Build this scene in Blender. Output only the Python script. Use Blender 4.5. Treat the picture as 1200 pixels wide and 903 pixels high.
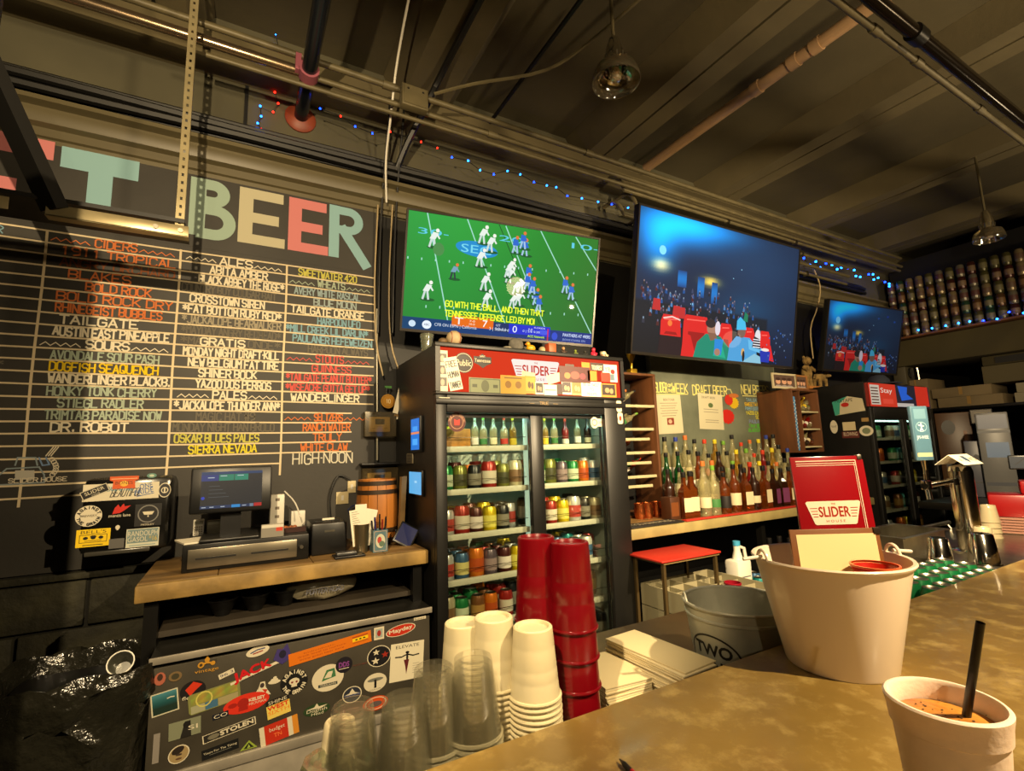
import bpy, bmesh, math, random
from mathutils import Vector, Matrix
random.seed(7)
PI = math.pi
sc = bpy.context.scene
for o in list(bpy.data.objects): bpy.data.objects.remove(o)
C = sc.collection

# ---------------------------------------------------------------- camera
FOC, EYE = 573.0, 1.50                       # focal length in pixels of the 1200 x 903 frame
def _ray(x, y): return Vector((x-600.0, -(y-451.5), -FOC))
CX = _ray(1640, 500).normalized()
_z = _ray(480, -3700); _z = (_z-CX*_z.dot(CX)).normalized()
CY = _z.cross(CX)
ROT = Matrix((CX, CY, _z))                   # camera axes to world axes
cam = bpy.data.cameras.new('camera'); camo = bpy.data.objects.new('camera', cam); C.objects.link(camo)
camo.matrix_world = Matrix.Translation((0, 0, EYE)) @ ROT.to_4x4()
cam.sensor_fit = 'HORIZONTAL'; cam.sensor_width = 36; cam.lens = FOC/1200*36; cam.clip_start = .02
sc.camera = camo
def at(px, py, ax, v):
    r = ROT @ _ray(px, py); i = 'xyz'.index(ax); t = (v-(0, 0, EYE)[i])/r[i]
    return Vector((0, 0, EYE))+r*t

# ---------------------------------------------------------------- light and exposure
sc.view_settings.view_transform = 'Standard'; sc.view_settings.look = 'None'
sc.view_settings.gamma = 1; sc.view_settings.exposure = 0.55
sc.cycles.transparent_max_bounces = 48
w = bpy.data.worlds.new('world'); sc.world = w; w.use_nodes = True
w.node_tree.nodes['Background'].inputs[0].default_value = (1, .78, .45, 1)
w.node_tree.nodes['Background'].inputs[1].default_value = 0.02
WARM = (1.0, .76, .44)
def lamp(loc, power, r=.04, col=WARM, spot=None, aim=None, blend=.5):
    l = bpy.data.lights.new('pendant_or_fill', 'SPOT' if spot else 'POINT'); l.energy = power; l.color = col; l.shadow_soft_size = r
    o = bpy.data.objects.new('pendant_or_fill', l); C.objects.link(o); o.location = loc
    if spot:
        l.spot_size = math.radians(spot); l.spot_blend = blend
        o.rotation_euler = (Vector(aim)-Vector(loc)).to_track_quat('-Z', 'Y').to_euler()
    return o
lamp((-.30, .10, 2.50), 165, .012, spot=108, aim=(-.1, 2.65, 1.55), blend=.25)      # shaded lamp over the near end, aimed at the beer list
lamp((1.32, -.42, 2.45), 190, .012, spot=100, aim=(1.0, .75, 1.05), blend=.4)         # shaded pendant over the bar top
lamp((2.0, .30, 2.20), 220, .015, spot=112, aim=(3.1, 2.4, 1.4), blend=.4)           # shaded lamp in front of the bottles
lamp((1.6, -1.4, 2.30), 190, .12, spot=105, aim=(1.5, .9, 3.7), blend=.6)            # unseen fill added to light the ceiling on the customers' side
lamp((-.7, -1.7, 2.35), 24, .02)                       # room behind the camera
lamp((4.2, -.8, 2.25), 110, .12, spot=120, aim=(4.4, .9, 3.7), blend=.6)             # second added fill for the ceiling, further along the bar
lamp((5.0, .5, 2.2), 9, .1, (1, .8, .5))               # far end of the bar

# ---------------------------------------------------------------- materials
def s2l(c):
    c = [x/255 for x in c[:3]]
    return tuple(x/12.92 if x <= .04045 else ((x+.055)/1.055)**2.4 for x in c)
MATS = {}
def mat(name, col=(128, 128, 128), rough=.6, metal=0, noise=None, bump=None, spec=.5, col2=None, emis=None, coat=0, stretch=None, sss=0):
    if name in MATS: return MATS[name]
    m = bpy.data.materials.new(name); m.use_nodes = True; nt = m.node_tree; b = nt.nodes['Principled BSDF']
    c = s2l(col); b.inputs['Base Color'].default_value = (*c, 1)
    b.inputs['Roughness'].default_value = rough; b.inputs['Metallic'].default_value = metal
    b.inputs['Specular IOR Level'].default_value = spec
    if coat: b.inputs['Coat Weight'].default_value = coat; b.inputs['Coat Roughness'].default_value = .1
    if sss: b.inputs['Subsurface Weight'].default_value = sss; b.inputs['Subsurface Radius'].default_value = (.02, .02, .015); b.inputs['Subsurface Scale'].default_value = .5
    if emis: b.inputs['Emission Color'].default_value = (*s2l(emis[0]), 1); b.inputs['Emission Strength'].default_value = emis[1]
    if noise or bump:
        tc = nt.nodes.new('ShaderNodeTexCoord'); mp = nt.nodes.new('ShaderNodeMapping'); nt.links.new(tc.outputs['Object'], mp.inputs[0])
        if stretch: mp.inputs['Scale'].default_value = stretch
        n = nt.nodes.new('ShaderNodeTexNoise'); n.inputs['Scale'].default_value = (noise or bump)[0]; n.inputs['Detail'].default_value = 6
        nt.links.new(mp.outputs[0], n.inputs['Vector'])
        if noise:
            r = nt.nodes.new('ShaderNodeValToRGB'); e = r.color_ramp.elements
            e[0].position = .38; e[1].position = .66
            c2 = s2l(col2) if col2 else tuple(x*(1-noise[1]) for x in c)
            e[0].color = (*c2, 1); e[1].color = (*c, 1)
            nt.links.new(n.outputs['Fac'], r.inputs[0]); nt.links.new(r.outputs[0], b.inputs['Base Color'])
        if bump:
            bp = nt.nodes.new('ShaderNodeBump'); bp.inputs['Strength'].default_value = bump[1]; bp.inputs['Distance'].default_value = .01
            n2 = nt.nodes.new('ShaderNodeTexNoise'); n2.inputs['Scale'].default_value = bump[0]; n2.inputs['Detail'].default_value = 5
            nt.links.new(mp.outputs[0], n2.inputs['Vector']); nt.links.new(n2.outputs['Fac'], bp.inputs['Height']); nt.links.new(bp.outputs[0], b.inputs['Normal'])
    MATS[name] = m; return m
def glass(name, col=(255, 255, 255), refl=.05, rough=.05, body=0.0, bodycol=None, fk=.55):
    """thin clear stuff: tinted transparency + reflection + a little diffuse body"""
    if name in MATS: return MATS[name]
    m = bpy.data.materials.new(name); m.use_nodes = True; nt = m.node_tree; nt.nodes.clear()
    out = nt.nodes.new('ShaderNodeOutputMaterial'); t = nt.nodes.new('ShaderNodeBsdfTransparent'); g = nt.nodes.new('ShaderNodeBsdfGlossy')
    t.inputs[0].default_value = (*s2l(col), 1); g.inputs['Roughness'].default_value = rough
    f = nt.nodes.new('ShaderNodeLayerWeight'); f.inputs[0].default_value = .35
    mx = nt.nodes.new('ShaderNodeMixShader'); ma = nt.nodes.new('ShaderNodeMath'); ma.operation = 'MULTIPLY_ADD'
    ma.inputs[1].default_value = fk; ma.inputs[2].default_value = refl; nt.links.new(f.outputs['Fresnel'], ma.inputs[0])
    nt.links.new(ma.outputs[0], mx.inputs[0]); nt.links.new(t.outputs[0], mx.inputs[1]); nt.links.new(g.outputs[0], mx.inputs[2])
    last = mx
    if body:
        d = nt.nodes.new('ShaderNodeBsdfPrincipled'); d.inputs['Base Color'].default_value = (*s2l(bodycol or col), 1); d.inputs['Roughness'].default_value = .3
        m2 = nt.nodes.new('ShaderNodeMixShader'); m2.inputs[0].default_value = body
        nt.links.new(mx.outputs[0], m2.inputs[1]); nt.links.new(d.outputs[0], m2.inputs[2]); last = m2
    nt.links.new(last.outputs[0], out.inputs[0]); MATS[name] = m; return m
def attrmat(name, emission=0, rough=.5, coat=0, spec=.5):
    if name in MATS: return MATS[name]
    m = bpy.data.materials.new(name); m.use_nodes = True; nt = m.node_tree; b = nt.nodes['Principled BSDF']
    a = nt.nodes.new('ShaderNodeAttribute'); a.attribute_name = 'Col'
    b.inputs['Roughness'].default_value = rough; b.inputs['Specular IOR Level'].default_value = spec
    if coat: b.inputs['Coat Weight'].default_value = coat
    if emission:
        b.inputs['Base Color'].default_value = (.01, .01, .01, 1); nt.links.new(a.outputs[0], b.inputs['Emission Color']); b.inputs['Emission Strength'].default_value = emission
    else: nt.links.new(a.outputs[0], b.inputs['Base Color'])
    MATS[name] = m; return m
PRINT = attrmat('printed_ink', 0, .45); SCREEN = attrmat('lit_screen', 1.0, .25); CHALK = attrmat('chalk_marker', 0, .9)
LITSIGN = attrmat('lit_sign', 1.0, .4)

# ---------------------------------------------------------------- object bookkeeping
MW = {}
def link(name, data, parent=None, M=None):
    o = bpy.data.objects.new(name, data); C.objects.link(o)
    M = M or Matrix.Identity(4)
    if parent is not None:
        o.parent = parent; o.matrix_basis = M; MW[o.name] = MW[parent.name] @ M
    else:
        o.matrix_basis = M; MW[o.name] = M
    return o
def tag(o, label, cat, group=None, kind=None):
    if label: o['label'] = label
    if cat: o['category'] = cat
    if group: o['group'] = group
    if kind: o['kind'] = kind
    return o
def thing(name, label, cat, loc=(0, 0, 0), rz=0, group=None, M=None):
    o = link(name, None, None, M or (Matrix.Translation(loc) @ Matrix.Rotation(rz, 4, 'Z')))
    o.empty_display_size = .05
    return tag(o, label, cat, group)
def kids(o): return [c for c in KID.get(o.name, [])]
KID = {}
def dup(o, M, label=None, group=None):
    r = o.copy(); C.objects.link(r); r.matrix_basis = M; MW[r.name] = M
    if label: r['label'] = label
    if group: r['group'] = group
    def rec(src, dst):
        for ch in KID.get(src.name, []):
            c = ch.copy(); C.objects.link(c); c.parent = dst; MW[c.name] = MW[dst.name] @ c.matrix_basis
            KID.setdefault(dst.name, []).append(c); rec(ch, c)
    rec(o, r); return r
def XF(loc, rz=0, s=1): return Matrix.Translation(loc) @ Matrix.Rotation(rz, 4, 'Z') @ Matrix.Diagonal((s, s, s, 1))
ORD = ['first', 'second', 'third', 'fourth', 'fifth', 'sixth', 'seventh', 'eighth', 'ninth', 'tenth', 'eleventh', 'twelfth', 'thirteenth', 'fourteenth', 'fifteenth', 'sixteenth', 'seventeenth', 'eighteenth', 'nineteenth', 'twentieth', 'twenty-first', 'twenty-second', 'twenty-third', 'twenty-fourth', 'twenty-fifth', 'twenty-sixth', 'twenty-seventh', 'twenty-eighth', 'twenty-ninth', 'thirtieth']

class MB:
    def __init__(self): self.b = bmesh.new()
    def box(self, a, c, bev=0, rot=None):
        a = Vector(a); c = Vector(c); m = (a+c)/2; s = c-a
        M = Matrix.Translation(m) @ (rot.to_4x4() if rot else Matrix.Identity(4)) @ Matrix.Diagonal((abs(s.x), abs(s.y), abs(s.z), 1))
        r = bmesh.ops.create_cube(self.b, size=1, matrix=M)
        if bev:
            ed = list({e for v in r['verts'] for e in v.link_edges})
            bmesh.ops.bevel(self.b, geom=ed, offset=bev, segments=2, affect='EDGES', profile=.5)
        return self
    def bar(self, p, q, w, h=None, up=(0, 0, 1)):
        p = Vector(p); q = Vector(q); d = q-p; L = d.length; h = h or w
        z = d.normalized(); x = Vector(up).cross(z)
        if x.length < 1e-4: x = Vector((1, 0, 0)).cross(z)
        x.normalize(); y = z.cross(x); R = Matrix((x, y, z)).transposed().to_4x4()
        bmesh.ops.create_cube(self.b, size=1, matrix=Matrix.Translation((p+q)/2) @ R @ Matrix.Diagonal((w, h, L, 1))); return self
    def tube(self, pts, r, seg=8, cap=True):
        pts = [Vector(p) for p in pts]; n = len(pts); rings = []; rr = r if isinstance(r, (list, tuple)) else [r]*n
        x = None
        for i, p in enumerate(pts):
            d = (pts[min(i+1, n-1)]-pts[max(i-1, 0)]).normalized()
            if x is None: x = d.orthogonal().normalized()
            x = (x-d*x.dot(d)).normalized(); y = d.cross(x)
            rings.append([self.b.verts.new(p+(x*math.cos(2*PI*k/seg)+y*math.sin(2*PI*k/seg))*rr[i]) for k in range(seg)])
        for i in range(n-1):
            for k in range(seg): self.b.faces.new((rings[i][k], rings[i][(k+1) % seg], rings[i+1][(k+1) % seg], rings[i+1][k]))
        if cap: self.b.faces.new(rings[0][::-1]); self.b.faces.new(rings[-1])
        return self
    def lathe(self, prof, c=(0, 0, 0), seg=24, sx=1, sy=1, M=None, a0=0, a1=2*PI):
        c = Vector(c); rings = []; full = abs(a1-a0-2*PI) < 1e-6; ns = seg if full else seg+1
        for r, z in prof:
            if r < 1e-6: vs = [self.b.verts.new(Vector((0, 0, z)))]
            else: vs = [self.b.verts.new(Vector((r*sx*math.cos(a0+(a1-a0)*k/seg), r*sy*math.sin(a0+(a1-a0)*k/seg), z))) for k in range(ns)]
            rings.append(vs)
        for v in [v for R in rings for v in R]: v.co = (M @ v.co if M else v.co)+c
        for A, B in zip(rings, rings[1:]):
            for k in range(seg):
                k2 = (k+1) % ns if full else k+1
                if len(A) == 1 and len(B) == 1: continue
                if len(A) == 1: self.b.faces.new((A[0], B[k], B[k2])[::-1])
                elif len(B) == 1: self.b.faces.new((A[k], A[k2], B[0]))
                else: self.b.faces.new((A[k], A[k2], B[k2], B[k]))
        return self
    def cyl(self, p, q, r, r2=None, seg=16):
        p = Vector(p); q = Vector(q); return self.tube([p, q], [r, r if r2 is None else r2], seg)
    def ball(self, c, r, s=(1, 1, 1), sub=2):
        bmesh.ops.create_icosphere(self.b, subdivisions=sub, radius=1, matrix=Matrix.Translation(c) @ Matrix.Diagonal((r*s[0], r*s[1], r*s[2], 1))); return self
    def quad(self, *p): self.b.faces.new([self.b.verts.new(Vector(q)) for q in p]); return self
    def prism(self, pts, d):
        """pts: 3d polygon, extruded by vector d"""
        d = Vector(d); A = [self.b.verts.new(Vector(p)) for p in pts]; B = [self.b.verts.new(Vector(p)+d) for p in pts]; n = len(A)
        self.b.faces.new(A[::-1]); self.b.faces.new(B)
        for i in range(n): self.b.faces.new((A[i], A[(i+1) % n], B[(i+1) % n], B[i]))
        return self
    def grid(self, nx, ny, f):
        V = [[self.b.verts.new(Vector(f(i/nx, j/ny))) for i in range(nx+1)] for j in range(ny+1)]
        for j in range(ny):
            for i in range(nx): self.b.faces.new((V[j][i], V[j][i+1], V[j+1][i+1], V[j+1][i]))
        return self
    def jitter(self, a, seed=1):
        rd = random.Random(seed)
        for v in self.b.verts: v.co += Vector((rd.uniform(-a, a), rd.uniform(-a, a), rd.uniform(-a, a)))
        return self
    def mesh(self, name, m, world=None, smooth=True):
        bmesh.ops.recalc_face_normals(self.b, faces=self.b.faces[:])
        if world is not None: bmesh.ops.transform(self.b, matrix=world.inverted(), verts=self.b.verts[:])
        me = bpy.data.meshes.new(name); self.b.to_mesh(me); self.b.free(); me.materials.append(m)
        if smooth:
            me.polygons.foreach_set('use_smooth', [True]*len(me.polygons)); me.set_sharp_from_angle(angle=math.radians(38))
        return me
    def build(self, name, m, parent=None, M=None, world=False, label=None):
        me = self.mesh(name, m, MW[parent.name] if (world and parent is not None) else None)
        o = link(name, me, parent, M)
        if parent is not None: KID.setdefault(parent.name, []).append(o)
        if label: o['label'] = label
        return o
def struct(name, mb, m, parent=None):
    o = mb.build(name, m, parent)
    if parent is None: o['kind'] = 'structure'
    return o

# ---------------------------------------------------------------- flat print: frames and canvases
class Fr:
    """a flat surface: origin, in-plane unit axes; n points to the viewer"""
    def __init__(s, o, ux, uy):
        s.o = Vector(o); s.ux = Vector(ux).normalized(); s.uy = Vector(uy); s.uy = (s.uy-s.ux*s.uy.dot(s.ux)).normalized(); s.n = s.ux.cross(s.uy)
    def uv(s, px, py):
        r = ROT @ _ray(px, py); e = Vector((0, 0, EYE)); t = (s.o-e).dot(s.n)/r.dot(s.n); p = e+r*t-s.o
        return (p.dot(s.ux), p.dot(s.uy))
    def M(s, off=.0006): return Matrix.Translation(s.o+s.n*off) @ Matrix((s.ux, s.uy, s.n)).transposed().to_4x4()
    def p(s, u, v, off=0): return s.o+s.ux*u+s.uy*v+s.n*off
FONT = {
'A': '00 26 40|12 32', 'B': '00 06 36 45 44 33 03|33 42 41 30 00', 'C': '45 36 16 05 01 10 30 41', 'D': '00 06 26 45 41 20 00', 'E': '40 00 06 46|03 33', 'F': '00 06 46|03 33',
'G': '45 36 16 05 01 10 30 41 43 23', 'H': '00 06|40 46|03 43', 'I': '20 26', 'J': '01 10 30 41 46', 'K': '00 06|46 02|13 40', 'L': '06 00 40', 'M': '00 06 23 46 40', 'N': '00 06 40 46',
'O': '10 01 05 16 36 45 41 30 10', 'P': '00 06 36 45 44 33 03', 'Q': '10 01 05 16 36 45 41 30 10|22 40', 'R': '00 06 36 45 44 33 03|23 40', 'S': '45 36 16 05 04 13 33 42 41 30 10 01',
'T': '06 46|26 20', 'U': '06 01 10 30 41 46', 'V': '06 20 46', 'W': '06 10 24 30 46', 'X': '00 46|06 40', 'Y': '06 23 46|23 20', 'Z': '06 46 00 40',
'0': '10 01 05 16 36 45 41 30 10', '1': '15 26 20', '2': '05 16 36 45 44 00 40', '3': '06 46 23 33 42 41 30 10 01', '4': '30 36 02 42', '5': '46 06 03 33 42 41 30 00', '6': '36 05 01 10 30 41 42 33 03',
'7': '06 46 10', '8': '13 04 05 16 36 45 44 33 13 02 01 10 30 41 42 33', '9': '10 41 45 36 16 05 04 13 43', '.': '20 21', '-': '13 33', '*': '22 26|03 45|05 43', "'": '25 26', '&': '40 05 16 25 01 10 42',
'#': '10 16|30 36|02 42|04 44', ':': '21 22|24 25', '>': '05 43 01', '~': '', '!': '26 22|20 21', '/': '00 46', '|': '20 26', '@': '30 10 01 05 16 36 45 42 22 24 34'}
GLY = {k: [[(int(p[0])/4, int(p[1])/6) for p in st.split()] for st in v.split('|') if st] for k, v in FONT.items()}
BTX = {}
def btext_mesh(s):
    if s not in BTX:
        cu = bpy.data.curves.new('t', 'FONT'); cu.body = s; cu.resolution_u = 3
        ob = bpy.data.objects.new('t', cu); C.objects.link(ob)
        me = bpy.data.meshes.new_from_object(ob.evaluated_get(bpy.context.evaluated_depsgraph_get()) if False else ob)
        V = [tuple(v.co[:2]) for v in me.vertices]; F = [tuple(p.vertices) for p in me.polygons]
        bpy.data.objects.remove(ob); bpy.data.curves.remove(cu); bpy.data.meshes.remove(me)
        BTX[s] = (V, F)
    return BTX[s]
class Cv:
    STEP = 2.5e-5
    def __init__(s): s.V = []; s.F = []; s.K = []; s.z = 0
    def add(s, V, F, col, quads=False):
        s.z += s.STEP; n = len(s.V); c = (*s2l(col), 1); e = s.STEP*.4
        s.V += [(x, y, s.z+(e*((i//4) % 3) if quads else 0)) for i, (x, y) in enumerate(V)]
        if quads: s.z += 2*e
        for f in F: s.F.append([n+i for i in f]); s.K += [c]*len(f)
        return s
    def poly(s, P, col):
        a = sum(P[i][0]*P[(i+1) % len(P)][1]-P[(i+1) % len(P)][0]*P[i][1] for i in range(len(P)))
        if a < 0: P = P[::-1]
        return s.add(P, [list(range(len(P)))], col)
    def rect(s, x0, y0, x1, y1, col): return s.poly([(x0, y0), (x1, y0), (x1, y1), (x0, y1)], col)
    def ell(s, cx, cy, rx, ry, col, n=20, rot=0):
        c, q = math.cos(rot), math.sin(rot)
        return s.poly([(cx+rx*math.cos(t)*c-ry*math.sin(t)*q, cy+rx*math.cos(t)*q+ry*math.sin(t)*c) for t in [2*PI*k/n for k in range(n)]], col)
    def line(s, P, wd, col, closed=False):
        V = []; F = []
        if closed: P = P+[P[0]]
        for a, b in zip(P, P[1:]):
            dx, dy = b[0]-a[0], b[1]-a[1]; L = math.hypot(dx, dy)
            if L < 1e-7: continue
            dx /= L; dy /= L; ex, ey = dx*wd*.35, dy*wd*.35; nx, ny = -dy*wd/2, dx*wd/2; n = len(V)
            V += [(a[0]-ex-nx, a[1]-ey-ny), (b[0]+ex-nx, b[1]+ey-ny), (b[0]+ex+nx, b[1]+ey+ny), (a[0]-ex+nx, a[1]-ey+ny)]; F.append([n, n+1, n+2, n+3])
        return s.add(V, F, col, True)
    def band(s, P, wd, col):
        V = []; F = []; n = len(P)
        for i, p in enumerate(P):
            a = P[max(i-1, 0)]; b = P[min(i+1, n-1)]; dx, dy = b[0]-a[0], b[1]-a[1]; L = math.hypot(dx, dy); V += [(p[0]+dy/L*wd/2, p[1]-dx/L*wd/2), (p[0]-dy/L*wd/2, p[1]+dx/L*wd/2)]
        for i in range(n-1): F.append([2*i, 2*i+2, 2*i+3, 2*i+1])
        return s.add(V, F, col)
    def ring(s, cx, cy, r, wd, col, n=24, ry=None): return s.line([(cx+r*math.cos(2*PI*k/n), cy+(ry or r)*math.sin(2*PI*k/n)) for k in range(n)], wd, col, True)
    def stext(s, t, x, y, x1, h, col, wd=None, slope=0, jit=.0, lean=0):
        """hand-drawn capitals from x to x1, baseline y"""
        n = len(t)
        if not n: return s
        un = sum(.45 if c in " .'I-:" else 1 for c in t)-.22; adv = (x1-x)/un; am = h*1.0
        if adv > am: x = x+(adv-am)*un/2; adv = am
        wd = wd or h*.13; V = []; F = []; cx = x
        for c in t:
            k = .45 if c in " .'I-:" else 1; gw = adv*.78 if k == 1 else adv*.3
            jy = random.uniform(-jit, jit)*h
            if c == 'I': gx = cx-gw*.5+adv*.1; 
            else: gx = cx
            for st in GLY.get(c, []):
                P = [(gx+q[0]*gw+lean*q[1]*h, y+jy+q[1]*h+slope*(gx-x)) for q in st]
                for a, b in zip(P, P[1:]):
                    dx, dy = b[0]-a[0], b[1]-a[1]; L = math.hypot(dx, dy) or 1; dx /= L; dy /= L
                    ex, ey = dx*wd*.3, dy*wd*.3; nx, ny = -dy*wd/2, dx*wd/2; m = len(V)
                    V += [(a[0]-ex-nx, a[1]-ey-ny), (b[0]+ex-nx, b[1]+ey-ny), (b[0]+ex+nx, b[1]+ey+ny), (a[0]-ex+nx, a[1]-ey+ny)]; F.append([m, m+1, m+2, m+3])
            cx += adv*k
        return s.add(V, F, col, True) if V else s
    def zig(s, x, y, x1, h, col, n=6, wd=None): return s.line([(x+(x1-x)*i/n, y+(h if i % 2 else 0)) for i in range(n+1)], wd or h*.2, col)
    def btext(s, t, x, y, x1, h, col, rot=0, bold=0, lean=0):
        """block letters: fills x..x1, cap height h, baseline y"""
        V, F = btext_mesh(t)
        if not V: return s
        a = min(v[0] for v in V); b = max(v[0] for v in V); kx = (x1-x)/max(b-a, 1e-6); ky = h/.69; c, q = math.cos(rot), math.sin(rot)
        for o in ([(0, 0)] if not bold else [(-bold, 0), (bold, 0), (0, bold), (0, -bold)]):
            P = [((v[0]-a)*kx+o[0]+lean*v[1]*ky, v[1]*ky+o[1]) for v in V]
            s.add([(x+p[0]*c-p[1]*q, y+p[0]*q+p[1]*c) for p in P], F, col)
        return s
    def arc(s, t, cx, cy, r, a0, a1, h, col, wd=None, inward=False):
        n = len(t); wd = wd or h*.16
        for i, ch in enumerate(t):
            a = a0+(a1-a0)*(i+.5)/n; ux, uy = math.cos(a), math.sin(a)
            tx, ty = (uy, -ux) if not inward else (-uy, ux); rx, ry = (ux, uy) if not inward else (-ux, -uy); gw = h*.7
            for st in GLY.get(ch, []):
                s.line([(cx+ux*r+tx*(q[0]-.5)*gw+rx*(q[1]-.5)*h, cy+uy*r+ty*(q[0]-.5)*gw+ry*(q[1]-.5)*h) for q in st], wd, col)
        return s
    def grid(s, x0, y0, x1, y1, nx, ny, f):
        s.z += s.STEP; n = len(s.V)
        for j in range(ny+1):
            for i in range(nx+1): s.V.append((x0+(x1-x0)*i/nx, y0+(y1-y0)*j/ny, s.z))
        cc = {}
        def g(i, j):
            if (i, j) not in cc: cc[(i, j)] = (*s2l(f(i/nx, j/ny)), 1)
            return cc[(i, j)]
        for j in range(ny):
            for i in range(nx):
                q = n+j*(nx+1)+i; s.F.append([q, q+1, q+nx+2, q+nx+1]); s.K += [g(i, j), g(i+1, j), g(i+1, j+1), g(i, j+1)]
        return s
    def build(s, name, m, parent, M, label=None):
        """M: world matrix of the canvas"""
        me = bpy.data.meshes.new(name); me.from_pydata(s.V, [], s.F); me.materials.append(m)
        a = me.color_attributes.new('Col', 'FLOAT_COLOR', 'CORNER'); a.data.foreach_set('color', [x for c in s.K for x in c])
        o = link(name, me, parent, (MW[parent.name].inverted() @ M) if parent is not None else M)
        if parent is not None: KID.setdefault(parent.name, []).append(o)
        if label: o['label'] = label
        return o

# ================================================================ the room
WB = 2.65                                              # face of the back wall
m_black = mat('black_painted_wall', (24, 23, 20), .55, noise=(3, .4))
m_tan = mat('tan_painted_wall', (84, 80, 60), .8, noise=(2.2, .25))
m_ceil = mat('ceiling_concrete', (80, 72, 48), .95, noise=(1.1, .35), bump=(30, .2))
m_beam = mat('beam_concrete', (98, 88, 60), .9, noise=(1.6, .3), bump=(22, .2))
m_dark = mat('dark_paint', (16, 15, 13), .5)
m_steel = mat('brushed_steel', (170, 165, 150), .32, 1, noise=(14, .25))
m_conduit = mat('painted_conduit', (100, 91, 64), .5, .1, noise=(9, .3))
m_chrome = mat('chrome', (215, 210, 200), .12, 1)
m_blackpl = mat('black_plastic', (14, 14, 14), .38)
m_blackmt = mat('black_metal', (20, 19, 17), .35, .3)
m_white = mat('white_plastic', (215, 210, 195), .4)
m_paper = mat('white_paper', (228, 220, 198), .85)
m_bare = mat('galvanized_steel', (165, 165, 150), .3, .9, noise=(9, .35), bump=(12, .15))
m_block = mat('dark_block', (54, 51, 31), .8, noise=(7, .6), bump=(22, 1))
m_mortar = mat('dark_mortar', (24, 23, 17), .95)

b = MB(); b.box((-3, -5, -.1), (12, 4, 0)); struct('floor', b, mat('dark_floor_tile', (38, 33, 27), .5, noise=(3, .4)))
wb = struct('wall_back', MB().box((-3, WB, 0), (12, WB+.15, 2.86)), m_black)
struct('wall_back', MB().box((-3, WB, 2.86), (12, WB+.15, 3.75)), m_tan)
struct('wall_left', MB().box((-3.1, -5, 0), (-3, WB, 3.75)), m_black)
struct('wall_front', MB().box((-3, -5.1, 0), (12, -5, 3.75)), mat('front_wall', (70, 55, 40), .8))
struct('wall_right', MB().box((12, -5, 0), (12.1, WB, 3.75)), m_black)
# rough block courses under the chalkboard
b = MB().box((-1.7, WB-.02, .42), (-.22, WB-.0005, 1.085)); ob = b.build('mortar_backing', m_mortar, wb)
zs = [.43, .655, .872, 1.052]
for r in range(3):
    x = -1.7+(.2 if r % 2 else 0)
    while x < -.25:
        x1 = min(x+.395, -.23); d = random.uniform(.028, .04)
        MB().box((x, WB-d-.015, zs[r]+.006), (x1-.008, WB-.0202, zs[r+1]-.004), .006).build('brick', m_block, wb); x += .4
MB().box((-1.7, WB-.05, 1.056), (.1, WB-.0202, 1.083), .004).build('ledge', m_block, wb)

# ceiling: concrete slab, joists along the depth of the room with a split soffit
ceil = struct('ceiling', MB().box((-3, -5, 3.75), (12, 2.8, 3.9)), m_ceil)
JX = [-1.75, -.43, .89, 2.21, 3.54, 4.86, 6.2, 7.5, 8.8]
for x in JX:
    for s in (-1, 1):
        x0, x1 = (x-.13, x-.008) if s < 0 else (x+.008, x+.13)
        zf = 3.60
        P = [(x0 if s < 0 else x0, -5, zf), (x1, -5, zf), (x1+(.10 if s > 0 else 0), -5, 3.749), (x0-(.10 if s < 0 else 0), -5, 3.749)]
        MB().prism(P, (0, 5+WB-.001, 0)).build('ceiling_beam', m_beam, ceil)
for y in (.45,):
    pass
# crown moulding: stacked strips along the back wall
b = MB()
prof = [(0, 2.865), (-.02, 2.865), (-.022, 2.885), (-.035, 2.89), (-.038, 2.925), (-.065, 2.935), (-.075, 2.96), (-.075, 2.985), (-.05, 2.992), (-.05, 3.012), (-.09, 3.02), (-.09, 3.04), (0, 3.04)]
b.prism([(-2.9, WB-.0005+y, z) for y, z in prof], (11.2, 0, 0))
struct('trim_1', b, mat('moulding_paint', (102, 93, 66), .45, noise=(6, .25), stretch=(.2, 1, 1)))
# wall niche band (concrete ledge beam) above the moulding, behind the conduits
struct('trim_2', MB().box((-2.9, WB-.13, 3.42), (11, WB-.0005, 3.598)), m_beam)

# ================================================================ ceiling services
def conduit(name, label, y, z, r, x0=-2.6, x1=6.0, m=None, bumps=(), cat='pipe', group=None):
    t = thing(name, label, cat, (x0, y, z), group=group)
    MB().cyl((0, 0, 0), (x1-x0, 0, 0), r, seg=10).build('pipe', m or m_conduit, t)
    for bx in bumps: MB().cyl((bx-x0-.03, 0, 0), (bx-x0+.03, 0, 0), r*1.35, seg=10).build('coupling', m or m_conduit, t)
    return t
conduit('conduit', 'tan conduit along the wall top, highest of the three at the left', 2.30, 3.405, .016, bumps=(-.6, .6, 1.9))
conduit('conduit', 'shiny steel conduit running from the top left corner below the tan one', 2.30, 3.325, .024, m=mat('worn_steel_pipe', (150, 130, 105), .25, .9), x1=.2)
conduit('conduit', 'tan conduit second from the top, starting at the black pipe and running right', 2.30, 3.315, .014, x0=.22, bumps=(1.2,))
conduit('conduit', 'thin tan conduit lowest of the three near the junction box', 2.32, 3.275, .012, x0=-.2)
b0 = 0
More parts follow.
